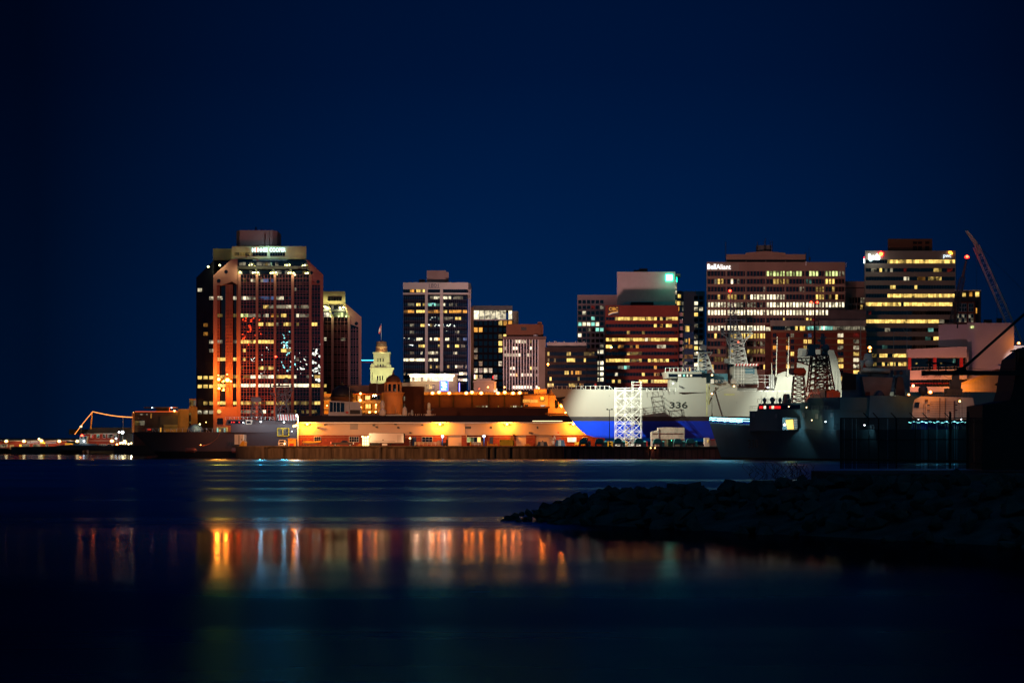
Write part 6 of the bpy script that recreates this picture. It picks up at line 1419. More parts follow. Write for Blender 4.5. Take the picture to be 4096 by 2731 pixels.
W = MB(); W.poly([(3582, 1580), (3590, 1510), (3600, 1505), (3612, 1512), (3622, 1583)], 545, 3); W.pb(3576, 1483, 3586, 1500, 546, 1); c = P(3604, 1490, 544.5); W.ball(c, .5, 12, 6); W.build('director', NAVY_G, root)
W = MB(); W.poly([(3480, 1582), (3690, 1584), (3660, 1600), (3650, 1680), (3640, 1740), (3470, 1740)], 541, 6); W.build('hangar_side', M('blue_grey_funnel', (0, 0, 0)), root)
W = MB(); W.poly([(3648, 1676), (3652, 1620), (3658, 1598), (3684, 1584), (3892, 1590), (3903, 1660), (3903, 1680)], 515, 14); W.build('hangar', M('lit_naval_grey', (.42, .32, .27), .6, var=.12, scale=.5), root)
W = MB(); W.pb(3720, 1602, 3821, 1676, 514.8, .12); W.build('hangar_door', M('door_grey', (.40, .29, .24), .6), root); W = MB()
for i in range(10): W.pb(3721, 1608 + i * 7, 3820, 1609 + i * 7, 514.72, .06)
W.pb(3758, 1590, 3760, 1676, 514.6, .1); W.pb(3780, 1590, 3782, 1676, 514.6, .1); W.pb(3815, 1603, 3821, 1676, 514.6, .15); W.pb(3702, 1597, 3712, 1608, 514.5, .4); W.pb(3832, 1599, 3842, 1610, 514.5, .4)
for py in (1617, 1638): W.pb(3710, py, 3719, py + 4, 514.6, .3); W.pb(3822, py, 3830, py + 4, 514.6, .3)
for px in (3695, 3701, 3836, 3848): W.pb(px, 1612, px + 1, 1672, 514.7, .08)
for py in (1630, 1650, 1660, 1668): W.pb(3656, py, 3720, py + .8, 514.7, .05); W.pb(3822, py, 3898, py + .8, 514.7, .05)
W.build('door_fittings', M('dark_fittings', (.06, .03, .03)), root)
W = MB(); W.poly([(3657, 1628), (3661, 1608), (3679, 1608), (3675, 1632)], 514.75, .1); W.build('control_window', DK, root)
MB().pb(3836, 1601, 3842, 1608, 514.4, .2).build('amber_glow', BULBS['so'], root)
W = MB(); W.pb(3786, 1553, 3850, 1582, 520, 3); W.build('gun_base', GREYD, root); W = MB(); W.pb(3805, 1520, 3845, 1553, 521, 2); W.pb(3812, 1500, 3838, 1520, 521, 1.5); W.pb(3800, 1530, 3806, 1552, 520.7, 1); W.build('gun_housing', GREYD, root)
W = MB(); W.ball(P(3692, 1560, 520), 1.1, 12, 6); W.bar(P(3692, 1575, 520), P(3692, 1592, 520), .3); W.build('satellite_dome', GREYD, root, True); W = MB(); W.pb(3700, 1577, 3885, 1579, 516, .3)
for i in range(12): W.bar(P(3745 + i * 12, 1588, 516), P(3745 + i * 12, 1575 - (i % 3) * 3, 516), .07)
W.build('hangar_top_gear', GREYD, root)
lamp(3721, 1568, 513, 'so', 'glaring orange lamp on the hangar roof of the dark warship', 700, 6.5, off=1.2); lamp(3635, 1578, 538, 'so', 'orange lamp glowing beside the dark funnel house', 300, 4)
light('SPOT', P(3740, 1600, 499), 2400, (1, .34, .16), .4, P(3780, 1640, 515), 76, .9, parent=root, name='hangar_floodlight')
W = MB()
pts = [P(3634 + i * 8.6, 1688 + 2.5 * math.sin(i * 1.7), 500) for i in range(28)] ; rope(W, pts, .07)
rope(W, [P(3880, 1696, 498), P(3895, 1705, 498), P(3912, 1707, 498), P(3926, 1710, 498)], .08); W.build('rope_light', CY, root)
W = MB()
for i in range(34): px = 3640 + i * 8.4; W.bar(P(px, 1690, 500), P(px + (2 if i % 4 else 8), 1714, 500), .035)
W.bar(P(3640, 1672, 505), P(3920, 1672, 505), .05); W.build('safety_net', STEEL, root)
for i in (4, 12, 20): light('POINT', pts[i] + Vector((0, -1.5, -.8)), 60, (.3, .85, 1), .3, parent=root, name='rope_light_glow')
for px in (3674, 3845): lamp(px, 1677, 512, 'wh', 'white lamp at the foot of the hangar door, ' + ('left' if px < 3700 else 'right') + ' one', 90, 3.2)

# small fittings of the dark warship
EDGE = M('worn_grey_edge', (.16, .26, .32), .6)
root = sd_root = [o for o in col.objects if o.name.startswith('warship') and 'angled toward' in o.get('label', '')][0]
def sp(px, py, v=-7.7): u = uo(px, v); return Vector(sd.w(u, v, zo(py, px, v)))
def srail(a, b, y0, y1, h, n, v):
    W = MB(); prev = None
    for i in range(n):
        f = i / (n - 1); p = sp(a + (b - a) * f, y0 + (y1 - y0) * f, v); q = p + Vector((0, 0, h)); W.bar(p, q, .04)
        if prev: W.bar(prev, q, .03); W.bar(prev - Vector((0, 0, h * .5)), q - Vector((0, 0, h * .5)), .02)
        prev = q
    W.build('guard_rail', EDGE, root)
srail(3000, 3030, 1640, 1640, 1.0, 4, -7.6); srail(3232, 3330, 1590, 1590, 1.0, 9, -6); srail(3235, 3335, 1640, 1640, 1.0, 9, -7.6); srail(3340, 3640, 1712, 1722, 1.0, 26, -8.1)
for px, py, w_, h_ in ((3010, 1650, 10, 18), (3100, 1655, 8, 16), (3210, 1650, 9, 18), (3262, 1655, 12, 20), (3322, 1650, 9, 18)):
    a, b = sp(px, py, -7.72), sp(px + w_, py + h_, -7.72); d = (Vector((b.x, b.y, 0)) - Vector((a.x, a.y, 0))); n = Vector((d.y, -d.x, 0)).normalized() * .08
    W = MB(); W.add([a, (b.x, b.y, a.z), b, (a.x, a.y, b.z), a + n, (b.x + n.x, b.y + n.y, a.z), b + n, (a.x + n.x, a.y + n.y, b.z)], [(0, 1, 2, 3), (4, 5, 6, 7), (0, 1, 5, 4), (1, 2, 6, 5), (2, 3, 7, 6), (3, 0, 4, 7)]); W.build('side_hatch', EDGE, root)
for px, y0, y1 in ((3045, 1612, 1580), (3070, 1612, 1588), (3108, 1612, 1560), (3340, 1560, 1480), (3352, 1560, 1440)):
    a = sp(px, y0, -5); W = MB(); W.bar(a, a + Vector((0, 0, (y0 - y1) * .062)), .06, .03); W.build('whip_aerial', EDGE, root)
for px, py, r in ((3058, 1606, .55), (3090, 1604, .7), (3120, 1606, .45)):
    a = sp(px, py, -4); W = MB(); W.lathe(a - Vector((0, 0, .4)), [(r * .6, -.3), (r * .6, .3), (r, .5), (r * .9, 1.0), (r * .3, 1.4)], 10); W.build('deck_radome', NAVY_D, root, True)
W = MB()
for a, b in (((2848, 1575), (3258, 1400)), ((3258, 1330), (3440, 1490)), ((3258, 1300), (3160, 1475))): W.bar(P(*a, 600 if a[0] < 2900 else 570), P(*b, 570 if b[0] != 3440 else 552), .03)
W.build('rigging', EDGE, root)
W = MB(); W.poly([(3000, 1728), (2996, 1718), (3016, 1716), (3018, 1728)], 571, 3); W.build('gun_turret', NAVY_D, root)
# ================================================================ waterfront restaurants far left
D = 860.
REDS = M('red_clapboard', (.32, .045, .03), .8, var=.12, scale=.4)
root = thing('restaurant', 'long low red waterfront restaurant with white trim at the far left', 'restaurant', (X(130, D), D, 2))
MB().pb(-40, 1764, 268, 1792, D, 12).build('wall', REDS, root); W = MB(); W.pb(-42, 1761, 350, 1763.2, D - .6, .6); W.build('white_eave', WHITE, root)
W = MB(); xa, xb = X(-42, D), X(350, D); W.add([(xa, D - .4, Z(1762, D)), (xb, D - .4, Z(1762, D)), (xb, D + 6, Z(1752, D)), (xa, D + 6, Z(1752, D))], [(0, 1, 2, 3)]); W.build('roof', ROOF, root)
def pane_window(root, a, y0, b, y1, D, nx, ny, code='d', fm=None):
    f = MB().pb(a, y0, b, y1, D - .12, .12).build('window', fm or WHITE, root)
    w_, h_ = (b - a - 1) / nx, (y1 - y0 - 1) / ny
    for i in range(nx):
        for j in range(ny): MB().pb(a + .5 + i*w_ + .3, y0 + .5 + j*h_ + .3, a + .5 + (i+1)*w_ - .3, y0 + .5 + (j+1)*h_ - .3, D - .18, .05).build('pane', WM[random.choice((code, code, 'd'))], f)
for a, b, n in ((1, 31, 5), (87, 117, 5), (131, 160, 5), (183, 193, 2)): pane_window(root, a, 1776, b, 1789, D, n, 2, 'w1')
MB().pb(39, 1778, 56, 1793, D - .1, .1).build('door', M('cream_door', (.5, .42, .25)), root)
SGN = E('dim_white_letters', (.8, .8, .75), .5)
text("MURPHY'S", (109, 1764, 161, 1773), D - .3, SGN, root, 'sign_letters', .1, .01); text('on the Water', (162, 1766, 181, 1774), D - .3, E('yellow_letters', (1, .7, .05), 2), root, 'sign_letters', .1, .01); text('Restaurant', (183, 1765, 224, 1773), D - .3, SGN, root, 'sign_letters', .1)
MB().pb(77, 1777, 85, 1787, D - .5, .3).build('hanging_sign', E('amber_sign', (1, .42, .03), 2), root)
W = MB(); W.box(X(-60, D), X(46, D), D - 6, D + 12, 1.5, 2.0)
for i in range(9): px = -20 + i * 9; W.bar((X(px, D), D - 5, -1), (X(px, D), D - 5, 1.6), .16)
one('timber_pier', W, M('pier_timber', (.16, .13, .10), .9, var=.4), 'timber pier on thin piles under the left end of the restaurant', 'pier')
W = MB(); W.box(X(44, 845), X(330, 845), 845, 857, -1, 2.6); W.box(X(180, 842), X(330, 842), 842, 845, -1, 1.7); one('concrete_pier', W, M('dark_pier', (.10, .07, .06), .9, var=.3), 'dark concrete pier in front of the long red restaurant', 'pier')
MB_p = MB(); MB_p.box(X(225, 838), X(462, 838), 838, 842, 1.3, 3.0); one('barge', MB_p, M('barge_side', (.16, .10, .08), .9), 'long low brown barge moored along the pier', 'barge')
MB_q = MB(); MB_q.box(X(455, 836), X(640, 836), 836, 856, -1, 3.1); one('quay_corner', MB_q, BLACK, 'black quay corner right of the string light mast', 'quay')
for i, px in enumerate((25, 96, 166, 237, 309)):
    lamp(px, 1764 if px != 166 else 1762, D - 3, 'wa', ['leftmost of the five lamps along the long red restaurant', 'lamp just left of the restaurant name', 'lamp between the restaurant name and its yellow script', 'lamp right of the restaurant name', 'lamp at the pilot boat, last of the five along the restaurant'][i], 500, 5.5, pole=1790, name='street_lamp', group='lamps along the restaurant pier', off=.8)
for px, py, s, k, pl in ((490, 1729, 'white lamp highest above the terrace', 'wh', 1790), (499, 1765, 'largest white lamp beside the lit terrace', 'wa', 1790), (448, 1763, 'warm lamp left of the orange life ring', 'wa', 1790), (570, 1758, 'orange lamp before the black quay warehouse', 'so', 1790), (464, 1753, 'small white lamp above the orange life ring', 'wh', 1775), (324, 1705, 'lamp halfway up the slanting string of bulbs', 'wa', 1760), (536, 1650, 'orange lamp on the corner column of the dark glass hall', 'so', 1700), (476, 1728, 'small round white lamp by the two storey red house', 'wh', None), (156, 1755, 'small warm lamp on the restaurant roof', 'wa', None), (386, 1784, 'blue white lamp at the ferry boat bow', 'wh', None), (290, 1782, 'white lamp at the ferry boat stern', 'wh', None)):
    r = 6 if s[0] in 'lw' and px in (490, 499, 448) else 3.6
    lamp(px, py, D - 4, k, s, 450 if r > 4 else 120, r, pole=pl, name='street_lamp' if pl else 'wall_lamp', off=.8)
lamp(328, 1742, D - 6, 'rd', 'red light glowing above the pilot boat', 200, 5.5, name='warning_light')
# two storey red house
root = thing('red_house', 'two storey red clapboard house with a dark pitched roof', 'house', (X(410, D), D + 4, 2)); D2 = D + 4
MB().pb(338, 1734, 478, 1792, D2, 10).build('wall', REDS, root); W = MB(); W.poly([(275, 1737), (276, 1716), (350, 1716), (356, 1734)], D2 + 6, 6); W.poly([(340, 1734), (362, 1709), (528, 1709), (532, 1734)], D2 - .5, 11); W.build('roof', ROOF, root)
W = MB(); W.pb(336, 1733, 480, 1734.6, D2 - .8, .4); W.pb(350, 1761, 478, 1762.4, D2 - .8, .4); W.build('trim', WHITE, root)
for a, b, n, c in ((361, 373, 2, 'w1'), (386, 398, 2, 'c2'), (411, 423, 2, 'w1'), (430, 451, 3, 'w1'), (455, 474, 3, 'w1')): pane_window(root, a, 1736, b, 1751, D2, n, 2, c)
pane_window(root, 396, 1776, 425, 1789, D2, 3, 1, 'w1'); pane_window(root, 428, 1776, 455, 1789, D2, 3, 1, 'w2')
W = MB(); W.bar((X(402, D2), D2 + 3, Z(1710, D2)), (X(402, D2), D2 + 3, Z(1700, D2)), .06); W.build('aerial', BLACK, root)
one('grey_annex', MB().pb(478, 1734, 532, 1790, D2 + 2, 8), M('grey_annex_wall', (.10, .11, .12)), 'plain grey gabled annex joining the red house', 'building')
one('yellow_awning', MB().pb(260, 1772, 290, 1782, D - 1, 3), M('yellow_awning_cloth', (.5, .35, .04)), 'faded yellow awning beside the ferry boat', 'awning')
# ferry boat
root = thing('ferry_boat', 'small dark ferry boat with a row of bright cabin windows and pilot house', 'ferry', (X(335, 846), 846, 1)); Df = 846.
W = MB(); W.poly([(240, 1782), (250, 1779), (395, 1779), (386, 1790), (248, 1790)], Df, 5); W.build('hull', NAVY, root); W = MB(); W.pb(292, 1774, 380, 1780, Df + .5, 4); W.build('cabin_roof', GREYD, root)
MB().pb(300, 1781, 380, 1788, Df - .1, .12).build('cabin_side', DARKB, root)
for a in (304, 319, 334, 349): MB().pb(a, 1782.5, a + 13, 1787.5, Df - .2, .15).build('cabin_window', E('cabin_glow', (1, .95, .7), 3.5), root)
W = MB(); W.poly([(318, 1776), (316, 1760), (320, 1744), (350, 1744), (346, 1760), (346, 1776)], Df + 1, 3); W.build('pilot_house', WHITE, root); W = MB(); W.poly([(322, 1746), (330, 1746), (331, 1753), (323, 1753)], Df + .9, .1); W.poly([(336, 1746), (348, 1746), (345, 1753), (336, 1753)], Df + .9, .1); W.build('pilot_window', DK, root)
lamp(336, 1763, Df - 1, 'wh', 'white work light under the pilot house of the ferry boat', 200, 4)
lamp(468, 1777, D - 8, 'so', 'orange life ring light on the terrace edge', 300, 4)
# terrace with globe lights
root = thing('terrace_canopy', 'peaked canopy terrace with a row of globe lights at the quay', 'canopy', (X(545, 852), 852, 3))
W = MB(); W.poly([(530, 1768), (552, 1755), (574, 1768)], 852, 5); W.build('canopy', M('cream_canvas', (.4, .3, .16)), root); W = MB()
for px in (482, 505, 530, 552, 574): W.bar(P(px, 1785, 852), P(px, 1768, 852), .08)
W.bar(P(480, 1784, 851.5), P(576, 1784, 851.5), .06); W.build('posts', DARKB, root)
for i, px in enumerate((480, 486, 491, 502, 514, 525, 537, 548, 560, 571)):
    W = MB(); W.ball(P(px, 1772 + (i % 3 == 1) * 3 - (i == 1) * 5, 850.5), .3, 8, 5); W.build('globe', BULBS['wa'], root)
light('POINT', P(525, 1774, 849), 900, COLS['wa'], .3, parent=root); light('POINT', P(492, 1778, 848), 700, SODIUM, .3, parent=root)
# string of bulbs
root = thing('string_lights', 'string of small orange bulbs slanting up over a mast and across to the hall', 'string lights', (X(372, 850), 850, 2))
pts = []
for i in range(28): f = i / 27; pts.append((300 + 71 * f, 1735 - 89 * f - 2 * math.sin(f * 3.1)))
for i in range(1, 50): f = i / 49; pts.append((372 + 157 * f, 1646 + 20.5 * f + 5.5 * math.sin(f * math.pi * .9)))
W = MB()
for a, b in zip(pts, pts[1:]): W.bar(P(*a, 850), P(*b, 850), .02)
W.build('wire', BLACK, root)
for a in pts: W = MB(); W.ball(P(*a, 850), .15, 6, 4); W.build('bulb', BULBS['so'] if False else E('string_bulb', (1, .28, .05), 3), root)
W = MB(); W.bar(P(362, 1714, 850), P(370, 1650, 850), .3, .16, 8); one('sloping_mast', W, YELLOW, 'short sloping yellow mast carrying the string of bulbs', 'mast')
W = MB(); W.bar(P(492, 1728, 851), P(492, 1667, 851), .08); one('flag_pole', W, STEEL, 'thin pole rising under the string of bulbs', 'pole')
for f in (0, 1, 2): light('POINT', P((320, 372, 470)[f], (1712, 1655, 1668)[f], 848), 250, SODIUM, .3, parent=root)
# dark glass hall and yellow block
D = 855.
root = thing('glass_hall', 'dark glass waterfront hall with roof deck lights and round corner column', 'building', (X(625, D), D, 3))
W = MB(); W.pb(534, 1646, 712, 1745, D + .5, 15); W.pb(576, 1627, 712, 1632, D + 1, 10); W.pb(624, 1630, 676, 1646, D + 3, 6); W.build('wall', M('dark_hall_cladding', (.05, .045, .045), .4, var=.3), root)
MB().pb(640, 1662, 711, 1700, D + .1, .4).build('slatted_screen', M('slats_grey', (.045, .055, .07)), root)
W = MB(); W.bar(P(533, 1728, D), P(533, 1650, D), .5, None, 12); W.build('corner_column', M('ochre_pillar', (0, 0, 0)), root)
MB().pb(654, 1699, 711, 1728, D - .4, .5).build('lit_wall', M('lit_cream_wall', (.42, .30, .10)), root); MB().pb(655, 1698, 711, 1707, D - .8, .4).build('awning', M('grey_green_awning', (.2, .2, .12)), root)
windows(root, [(538, 1683, 556, 1700, D + .3, 'y1'), (558, 1683, 578, 1700, D + .3, 'w1'), (560, 1655, 590, 1659, D + .3, 'w1'), (602, 1652, 606, 1672, D + .3, 'a2'), (640, 1710, 645, 1728, D + .2, 'a3'), (566, 1716, 578, 1720, D + .3, 'r1'), (590, 1714, 604, 1720, D + .3, 'r2')])
W = MB(); W.pb(540, 1645, 712, 1646, D - .3, .3); W.pb(677, 1629, 704, 1630, D - .2, .2); W.pb(677, 1629, 678.5, 1645, D - .2, .2); W.pb(677, 1643, 705, 1646, D - .35, .2); W.build('red_neon', E('orange_red_neon', (1, .12, .02), 2.2), root)
for px, py, s in ((609, 1630, 'left'), (686, 1630, 'right')): lamp(px, py, D - 1, 'wh', 'tiny blue white light on the glass hall roof, ' + s + ' one', 0, 2.2)
lamp(698, 1643, D - 1, 'so', 'orange lamp on the roof deck of the dark glass hall', 400, 4)
light('SPOT', P(690, 1700, D - 16), 900, (1, .72, .2), .4, P(700, 1690, D), 60, .8, name='yard_light')
root = thing('yellow_block', 'olive lit plain block between the glass hall and the tallest tower', 'building', (X(733, D), D, 3))
W = MB(); W.pb(711, 1635, 755, 1745, D + 2, 12); W.pb(757, 1594, 784, 1745, D + 6, 12); W.pb(755, 1628, 790, 1745, D + 4, 8); W.build('wall', M('olive_wall', (.26, .19, .09)), root)
windows(root, [(757, y, 763, y + 14, D + 3.8, 'd') for y in (1660, 1677, 1693, 1712)] + [(757, y, 763, y + 6, D + 3.7, 'y1') for y in (1652, 1685, 1703)] + [(758, 1600, 772, 1622, D + 5.8, 'y1'), (774, 1600, 783, 1622, D + 5.8, 'w1')])
one('quay_warehouse', MB().pb(533, 1732, 790, 1792, 848, 6), M('reddish_black', (.05, .025, .03)), 'long black quay building below the dark glass hall', 'building')
W = MB(); 
for i in range(24): x = 607 + i * 3.1; W.pb(x, 1750, x + .6, 1785, 847.6, .1)
one('slatted_gate', W, M('mauve_slats', (.16, .12, .16)), 'grey slatted gate on the black quay building', 'gate')
root = thing('market_tent', 'small blue domed tent at the foot of the tallest tower', 'tent', (X(782, 680), 680, 3)); W = MB(); W.dome(P(782, 1730, 690), 2.6, 2.6, 14, 5); W.build('canvas', M('blue_canvas', (.12, .16, .25)), root, True)
lamp(799, 1696, 688, 'ye', 'small yellow lamp above the blue domed tent', 300, 3); lamp(824, 1688, 688, 'so', 'tiny orange lamp at the foot of the tallest tower', 0, 2)
W = MB()
for i in range(5): W.m = i % 3; W.pb(868 + i * 9, 1708, 874 + i * 9, 1735, 849.2 - .5, .3)
W.pb(868, 1708, 910, 1712, 848, .3); tag(W.build('lobby_window', [WM['c3'], WM['y2'], WM['w1']]), 'row of glowing lobby windows at the foot of the tallest tower', 'shop window')

# ================================================================ white museum hall, gabled shed and cranes at right
D = 760.
HALL = M('white_hall_panels', (.50, .42, .43), .6, var=.06, scale=.2)
root = thing('white_hall', 'big blank white hall stepping down to a balcony front with red columns', 'building', (X(3880, D), D, 3.2))
W = MB(); W.pb(3868, 1291, 4056, 1745, D, 24); W.pb(3754, 1297, 3869, 1386, D + 4, 20); W.pb(4056, 1382, 4200, 1745, D + 6, 20); W.build('wall', HALL, root)
W = MB(); W.poly([(3625, 1396), (3625, 1430), (3868, 1430), (3868, 1386), (3840, 1386)], D - 8, 12); W.poly([(3625, 1482), (3868, 1474), (3868, 1516), (3625, 1519)], D - 8, 12); W.pb(3625, 1519, 3637, 1600, D - 8, 12); W.pb(3868, 1388, 3874, 1485, D - 6, 6); W.pb(3637, 1546, 3868, 1745, D - 8, 12); W.build('balcony_front', HALL, root)
W = MB(); W.pb(3637, 1430, 3860, 1482, D - 3, 3); W.pb(3637, 1517, 3812, 1547, D - 7.5, 3); W.build('glazing', DK, root)
for px in (3633, 3734, 3840): MB().pb(px, 1430, px + 12, 1480, D - 7.9, 1).build('column', RED, root)
W = MB(); W.pb(3637, 1532, 3812, 1533.5, D - 8.3, .2); W.build('red_rail', RED, root); W = MB()
for i in range(16): W.pb(3637 + i * 11.5, 1518, 3638.5 + i * 11.5, 1546, D - 8.2, .2)
W.build('mullions', DARKB, root)
W = MB(); W.bar(P(3640, 1470, D - 8), P(3840, 1466, D - 8), .06)
for i in range(15): W.bar(P(3642 + i * 14, 1482, D - 8), P(3642 + i * 14, 1468, D - 8), .04)
W.build('balcony_rail', STEEL, root)
text('150', (3686, 1494, 3713, 1509), D - 8.2, M('grey_numerals', (.2, .12, .1)), root, 'wall_lettering', .2, -.01); text('500', (3736, 1493, 3764, 1508), D - 8.2, M('grey_numerals', (0, 0, 0)), root, 'wall_lettering', .2, -.01)
windows(root, [(3813, 1435, 3822, 1450, D - 4, 'c2'), (3664, 1450, 3670, 1456, D - 4, 'y2'), (3762, 1450, 3768, 1456, D - 4, 'y2'), (3884, 1304, 3896, 1312, D - .3, 'g3')])
W = MB(); W.pb(3829, 1288, 3833, 1312, D - 1, 1); W.pb(3754, 1293, 3770, 1297, D + 3, 3); W.build('roof_vent', BLACK, root)
W = MB(); W.pb(3936, 1278, 3968, 1291, D + 8, 1); W.pb(3990, 1272, 4008, 1291, D + 6, 2); W.bar(P(3988, 1290, D + 6), P(3988, 1190, D + 6), .06); W.build('roof_plant', BLACK, root)
light('SPOT', P(3700, 1560, D - 70), 30000, (1, .40, .42), .8, P(3900, 1400, D), 70, .8, name='yard_floodlight'); light('POINT', P(3840, 1555, D - 14), 2500, SODIUM, .5); light('POINT', P(3680, 1540, D - 14), 1700, (1, .3, .12), .5)
D = 700.
root = thing('gabled_shed', 'pink lit corrugated gabled shed at the right edge', 'shed', (X(3960, D), D, 3.2))
W = MB(); W.poly([(3845, 1745), (3845, 1537), (3990, 1480), (4140, 1540), (4140, 1745)], D, 20); W.build('wall', M('corrugated_cream', (.48, .36, .30), .6, var=.06), root)
W = MB()
for i in range(46): x = 3848 + i * 6; W.pb(x, max(1482, 1540 - (x - 3845) * .39), x + 1, 1745, D - .06, .05)
W.build('corrugation', M('corrugation_cream', (.36, .27, .22), .6), root)
W = MB(); W.poly([(3838, 1541), (3990, 1478), (3990, 1473), (3838, 1533)], D - 1, 22); W.poly([(4150, 1541), (3990, 1478), (3990, 1473), (4150, 1533)], D - 1, 22); W.build('roof', M('shed_roof', (.35, .24, .2)), root)
MB().pb(3893, 1585, 3920, 1700, D - .3, .3).build('door', M('tan_door', (.3, .2, .12)), root); MB().pb(3903, 1655, 3913, 1690, D - .5, .2).build('window', WM['y3'], root)
W = MB(); W.poly([(3978, 1538), (3990, 1530), (3994, 1545)], D - .6, .5); W.build('wall_fitting', DARKB, root)
light('POINT', P(3868, 1552, D - 5), 2200, SODIUM, .4); light('SPOT', P(3850, 1600, D - 60), 9000, (1, .5, .36), .6, P(3970, 1600, D), 70, .8, name='yard_floodlight')
W = MB(); W.poly([(3930, 1500), (3950, 1478), (3990, 1458), (4035, 1482), (4040, 1500)], 725, 10); one('small_gable', W, M('corrugated_cream', (0, 0, 0)), 'small pale gable roof peeking above the dark boom', 'roof gable')
W = MB(); W.poly([(3975, 1476), (3992, 1456), (4100, 1456), (4100, 1500), (4040, 1500)], 727, 12); one('blue_roof', W, M('blue_roof_sheet', (.06, .09, .17)), 'dark blue roof slope behind the small gable', 'roof')
lamp(4075, 1372, 758, 'so', 'yellow lamp line at the foot of the white lattice crane', 600, 5)
# white lattice crane jib
D = 795.
root = thing('crane', 'pale lattice crane jib leaning left above the white hall', 'crane', (X(4110, D), D, 3.2))
W = MB(); a = P(4130, 1500, D); b = P(3905, 985, D); c = P(3868, 925, D)
d = (b - a).normalized(); sdv = Vector((d.z, 0, -d.x)); n = 26
def jibpt(f, k): 
    p = a.lerp(b, f); h = 1.25 * (1 - .25 * f); return p + sdv * h * (1, -1, -1, 1)[k] + Vector((0, (-.9, -.9, .9, .9)[k], 0))
for i in range(n):
    f0, f1 = i / n, (i + 1) / n
    for k in range(4):
        W.bar(jibpt(f0, k), jibpt(f1, k), .14); W.bar(jibpt(f0, k), jibpt(f1, (k + 1) % 4), .05)
        if i % 3 == 0: W.bar(jibpt(f0, k), jibpt(f0, (k + 1) % 4), .09)
W.build('jib', M('pale_crane_paint', (.60, .52, .46), .5), root)
W = MB(); W.poly([(3862, 922), (3872, 922), (3910, 968), (3926, 1010), (3916, 1016), (3900, 980)], D, 1.2); W.build('jib_head', M('pale_crane_paint', (0, 0, 0)), root)
W = MB(); W.bar(P(3908, 975, D), P(4220, 1290, D), .05); W.bar(P(3906, 974, D), P(3906, 1160, D), .04); W.bar(P(3988, 1190, D), P(3988, 1290, D), .06); W.build('cable', BLACK, root)
light('SPOT', P(4080, 1560, D - 45), 26000, (1, .86, .8), .5, P(3985, 1150, D), 34, .7, name='crane_floodlight')
root = thing('crane', 'thin dark crane jib with a red light at its tip', 'crane', (X(3812, 800), 800, 3.2))
W = MB(); lattice(W, P(3810, 1290, 800), P(3850, 1110, 800), 2.2, 1.6, 12, .1); W.bar(P(3850, 1110, 800), P(3867, 1032, 800), .6, .3, 6); W.bar(P(3867, 1035, 800), P(3805, 1260, 800), .04); W.build('jib', GREYD, root)
for px, py, s in ((3479, 1390, 'large orange lamp high over the white radome'), (3480, 1404, 'smaller orange lamp just under the large one over the white radome')): lamp(px, py, 700, 'so', s, 1400, 6 if py < 1400 else 3.5)
# whip aerials and radome of a ship behind
root = thing('ship_masts', 'white radome and tall bare masts standing left of the white hall', 'ship', (X(3500, 690), 690, 5)); W = MB()
for px, y0, y1, r in ((3443, 1500, 1272, .16), (3575, 1500, 1328, .16), (3628, 1500, 1240, .12), (3559, 1500, 1430, .1)): W.bar(P(px, y0, 690), P(px, y1, 690), r, r * .6, 6)
W.bar(P(3592, 1336, 690), P(3645, 1336, 690), .08); W.bar(P(3606, 1307, 690), P(3626, 1333, 690), .06); W.build('mast', STEEL, root)
W = MB(); W.poly([(3453, 1450), (3462, 1414), (3487, 1414), (3494, 1450)], 690, 2.5); W.ball(P(3477, 1452, 688), 1.35, 16, 8); W.poly([(3448, 1486), (3456, 1470), (3520, 1472), (3560, 1474), (3562, 1490)], 688, 5); W.poly([(3440, 1442), (3462, 1440), (3450, 1470), (3444, 1480)], 689, 1); W.build('radome', M('white_radome', (.42, .42, .44)), root, True)
W = MB(); W.poly([(3430, 1745), (3430, 1486), (3560, 1480), (3640, 1478), (3640, 1745)], 693, 8); W.build('hull', M('blue_grey_hull', (.10, .13, .2)), root)

# ================================================================ breakwater, fence and dark crane close by
ROCKM = M('boulder_granite', (.085, .075, .07), .9, var=.5, scale=.7, bump=.5, spec=.15)
def d0(x): return 131 - (x + .5) * 1.5 if x < 22 else 97.2 - (x - 22) * .6
def crest(x):
    t = [(-.6, .05), (1.4, .42), (3.5, 1.1), (4.9, 1.5), (10.4, 1.95), (17, 2.45), (22, 2.75), (60, 2.9)]
    for (a, p), (b, q) in zip(t, t[1:]):
        if x <= b: return max(.05, p + (q - p) * (x - a) / (b - a))
    return 2.9
W = MB(); nx, ny = 60, 12; vs = []; fs = []
def surf(x, f):                                        # f 0..1 across the mound from the near waterline to the far one
    wd = 14 + min(20, max(0, x) * 1.6) if x > 0 else 6 + (x + .6) * 13; h = crest(x)
    y = d0(x) + f * wd; prof = min(1, f / .42) ** .8 if f < .6 else (1 if x > 16 else max(0, (1 - f) / .4)); return y, h * prof
for i in range(nx + 1):
    x = -.6 + 62 * (i / nx) ** 1.3
    for j in range(ny + 1): y, z = surf(x, j / ny); vs.append((x, y, z - .45))
for i in range(nx):
    for j in range(ny): k = i * (ny + 1) + j; fs.append((k, k + ny + 1, k + ny + 2, k + 1))
W.add(vs, fs); tag(W.build('breakwater_ground', ROCKM, smooth=True), kind='structure')
W = MB(); W.plan([(19.3, 134), (75, 120), (75, 175), (19.3, 150)], -1, 2.6); tag(W.build('shore_ground', ROCKM), kind='structure')
import bmesh
protos = []
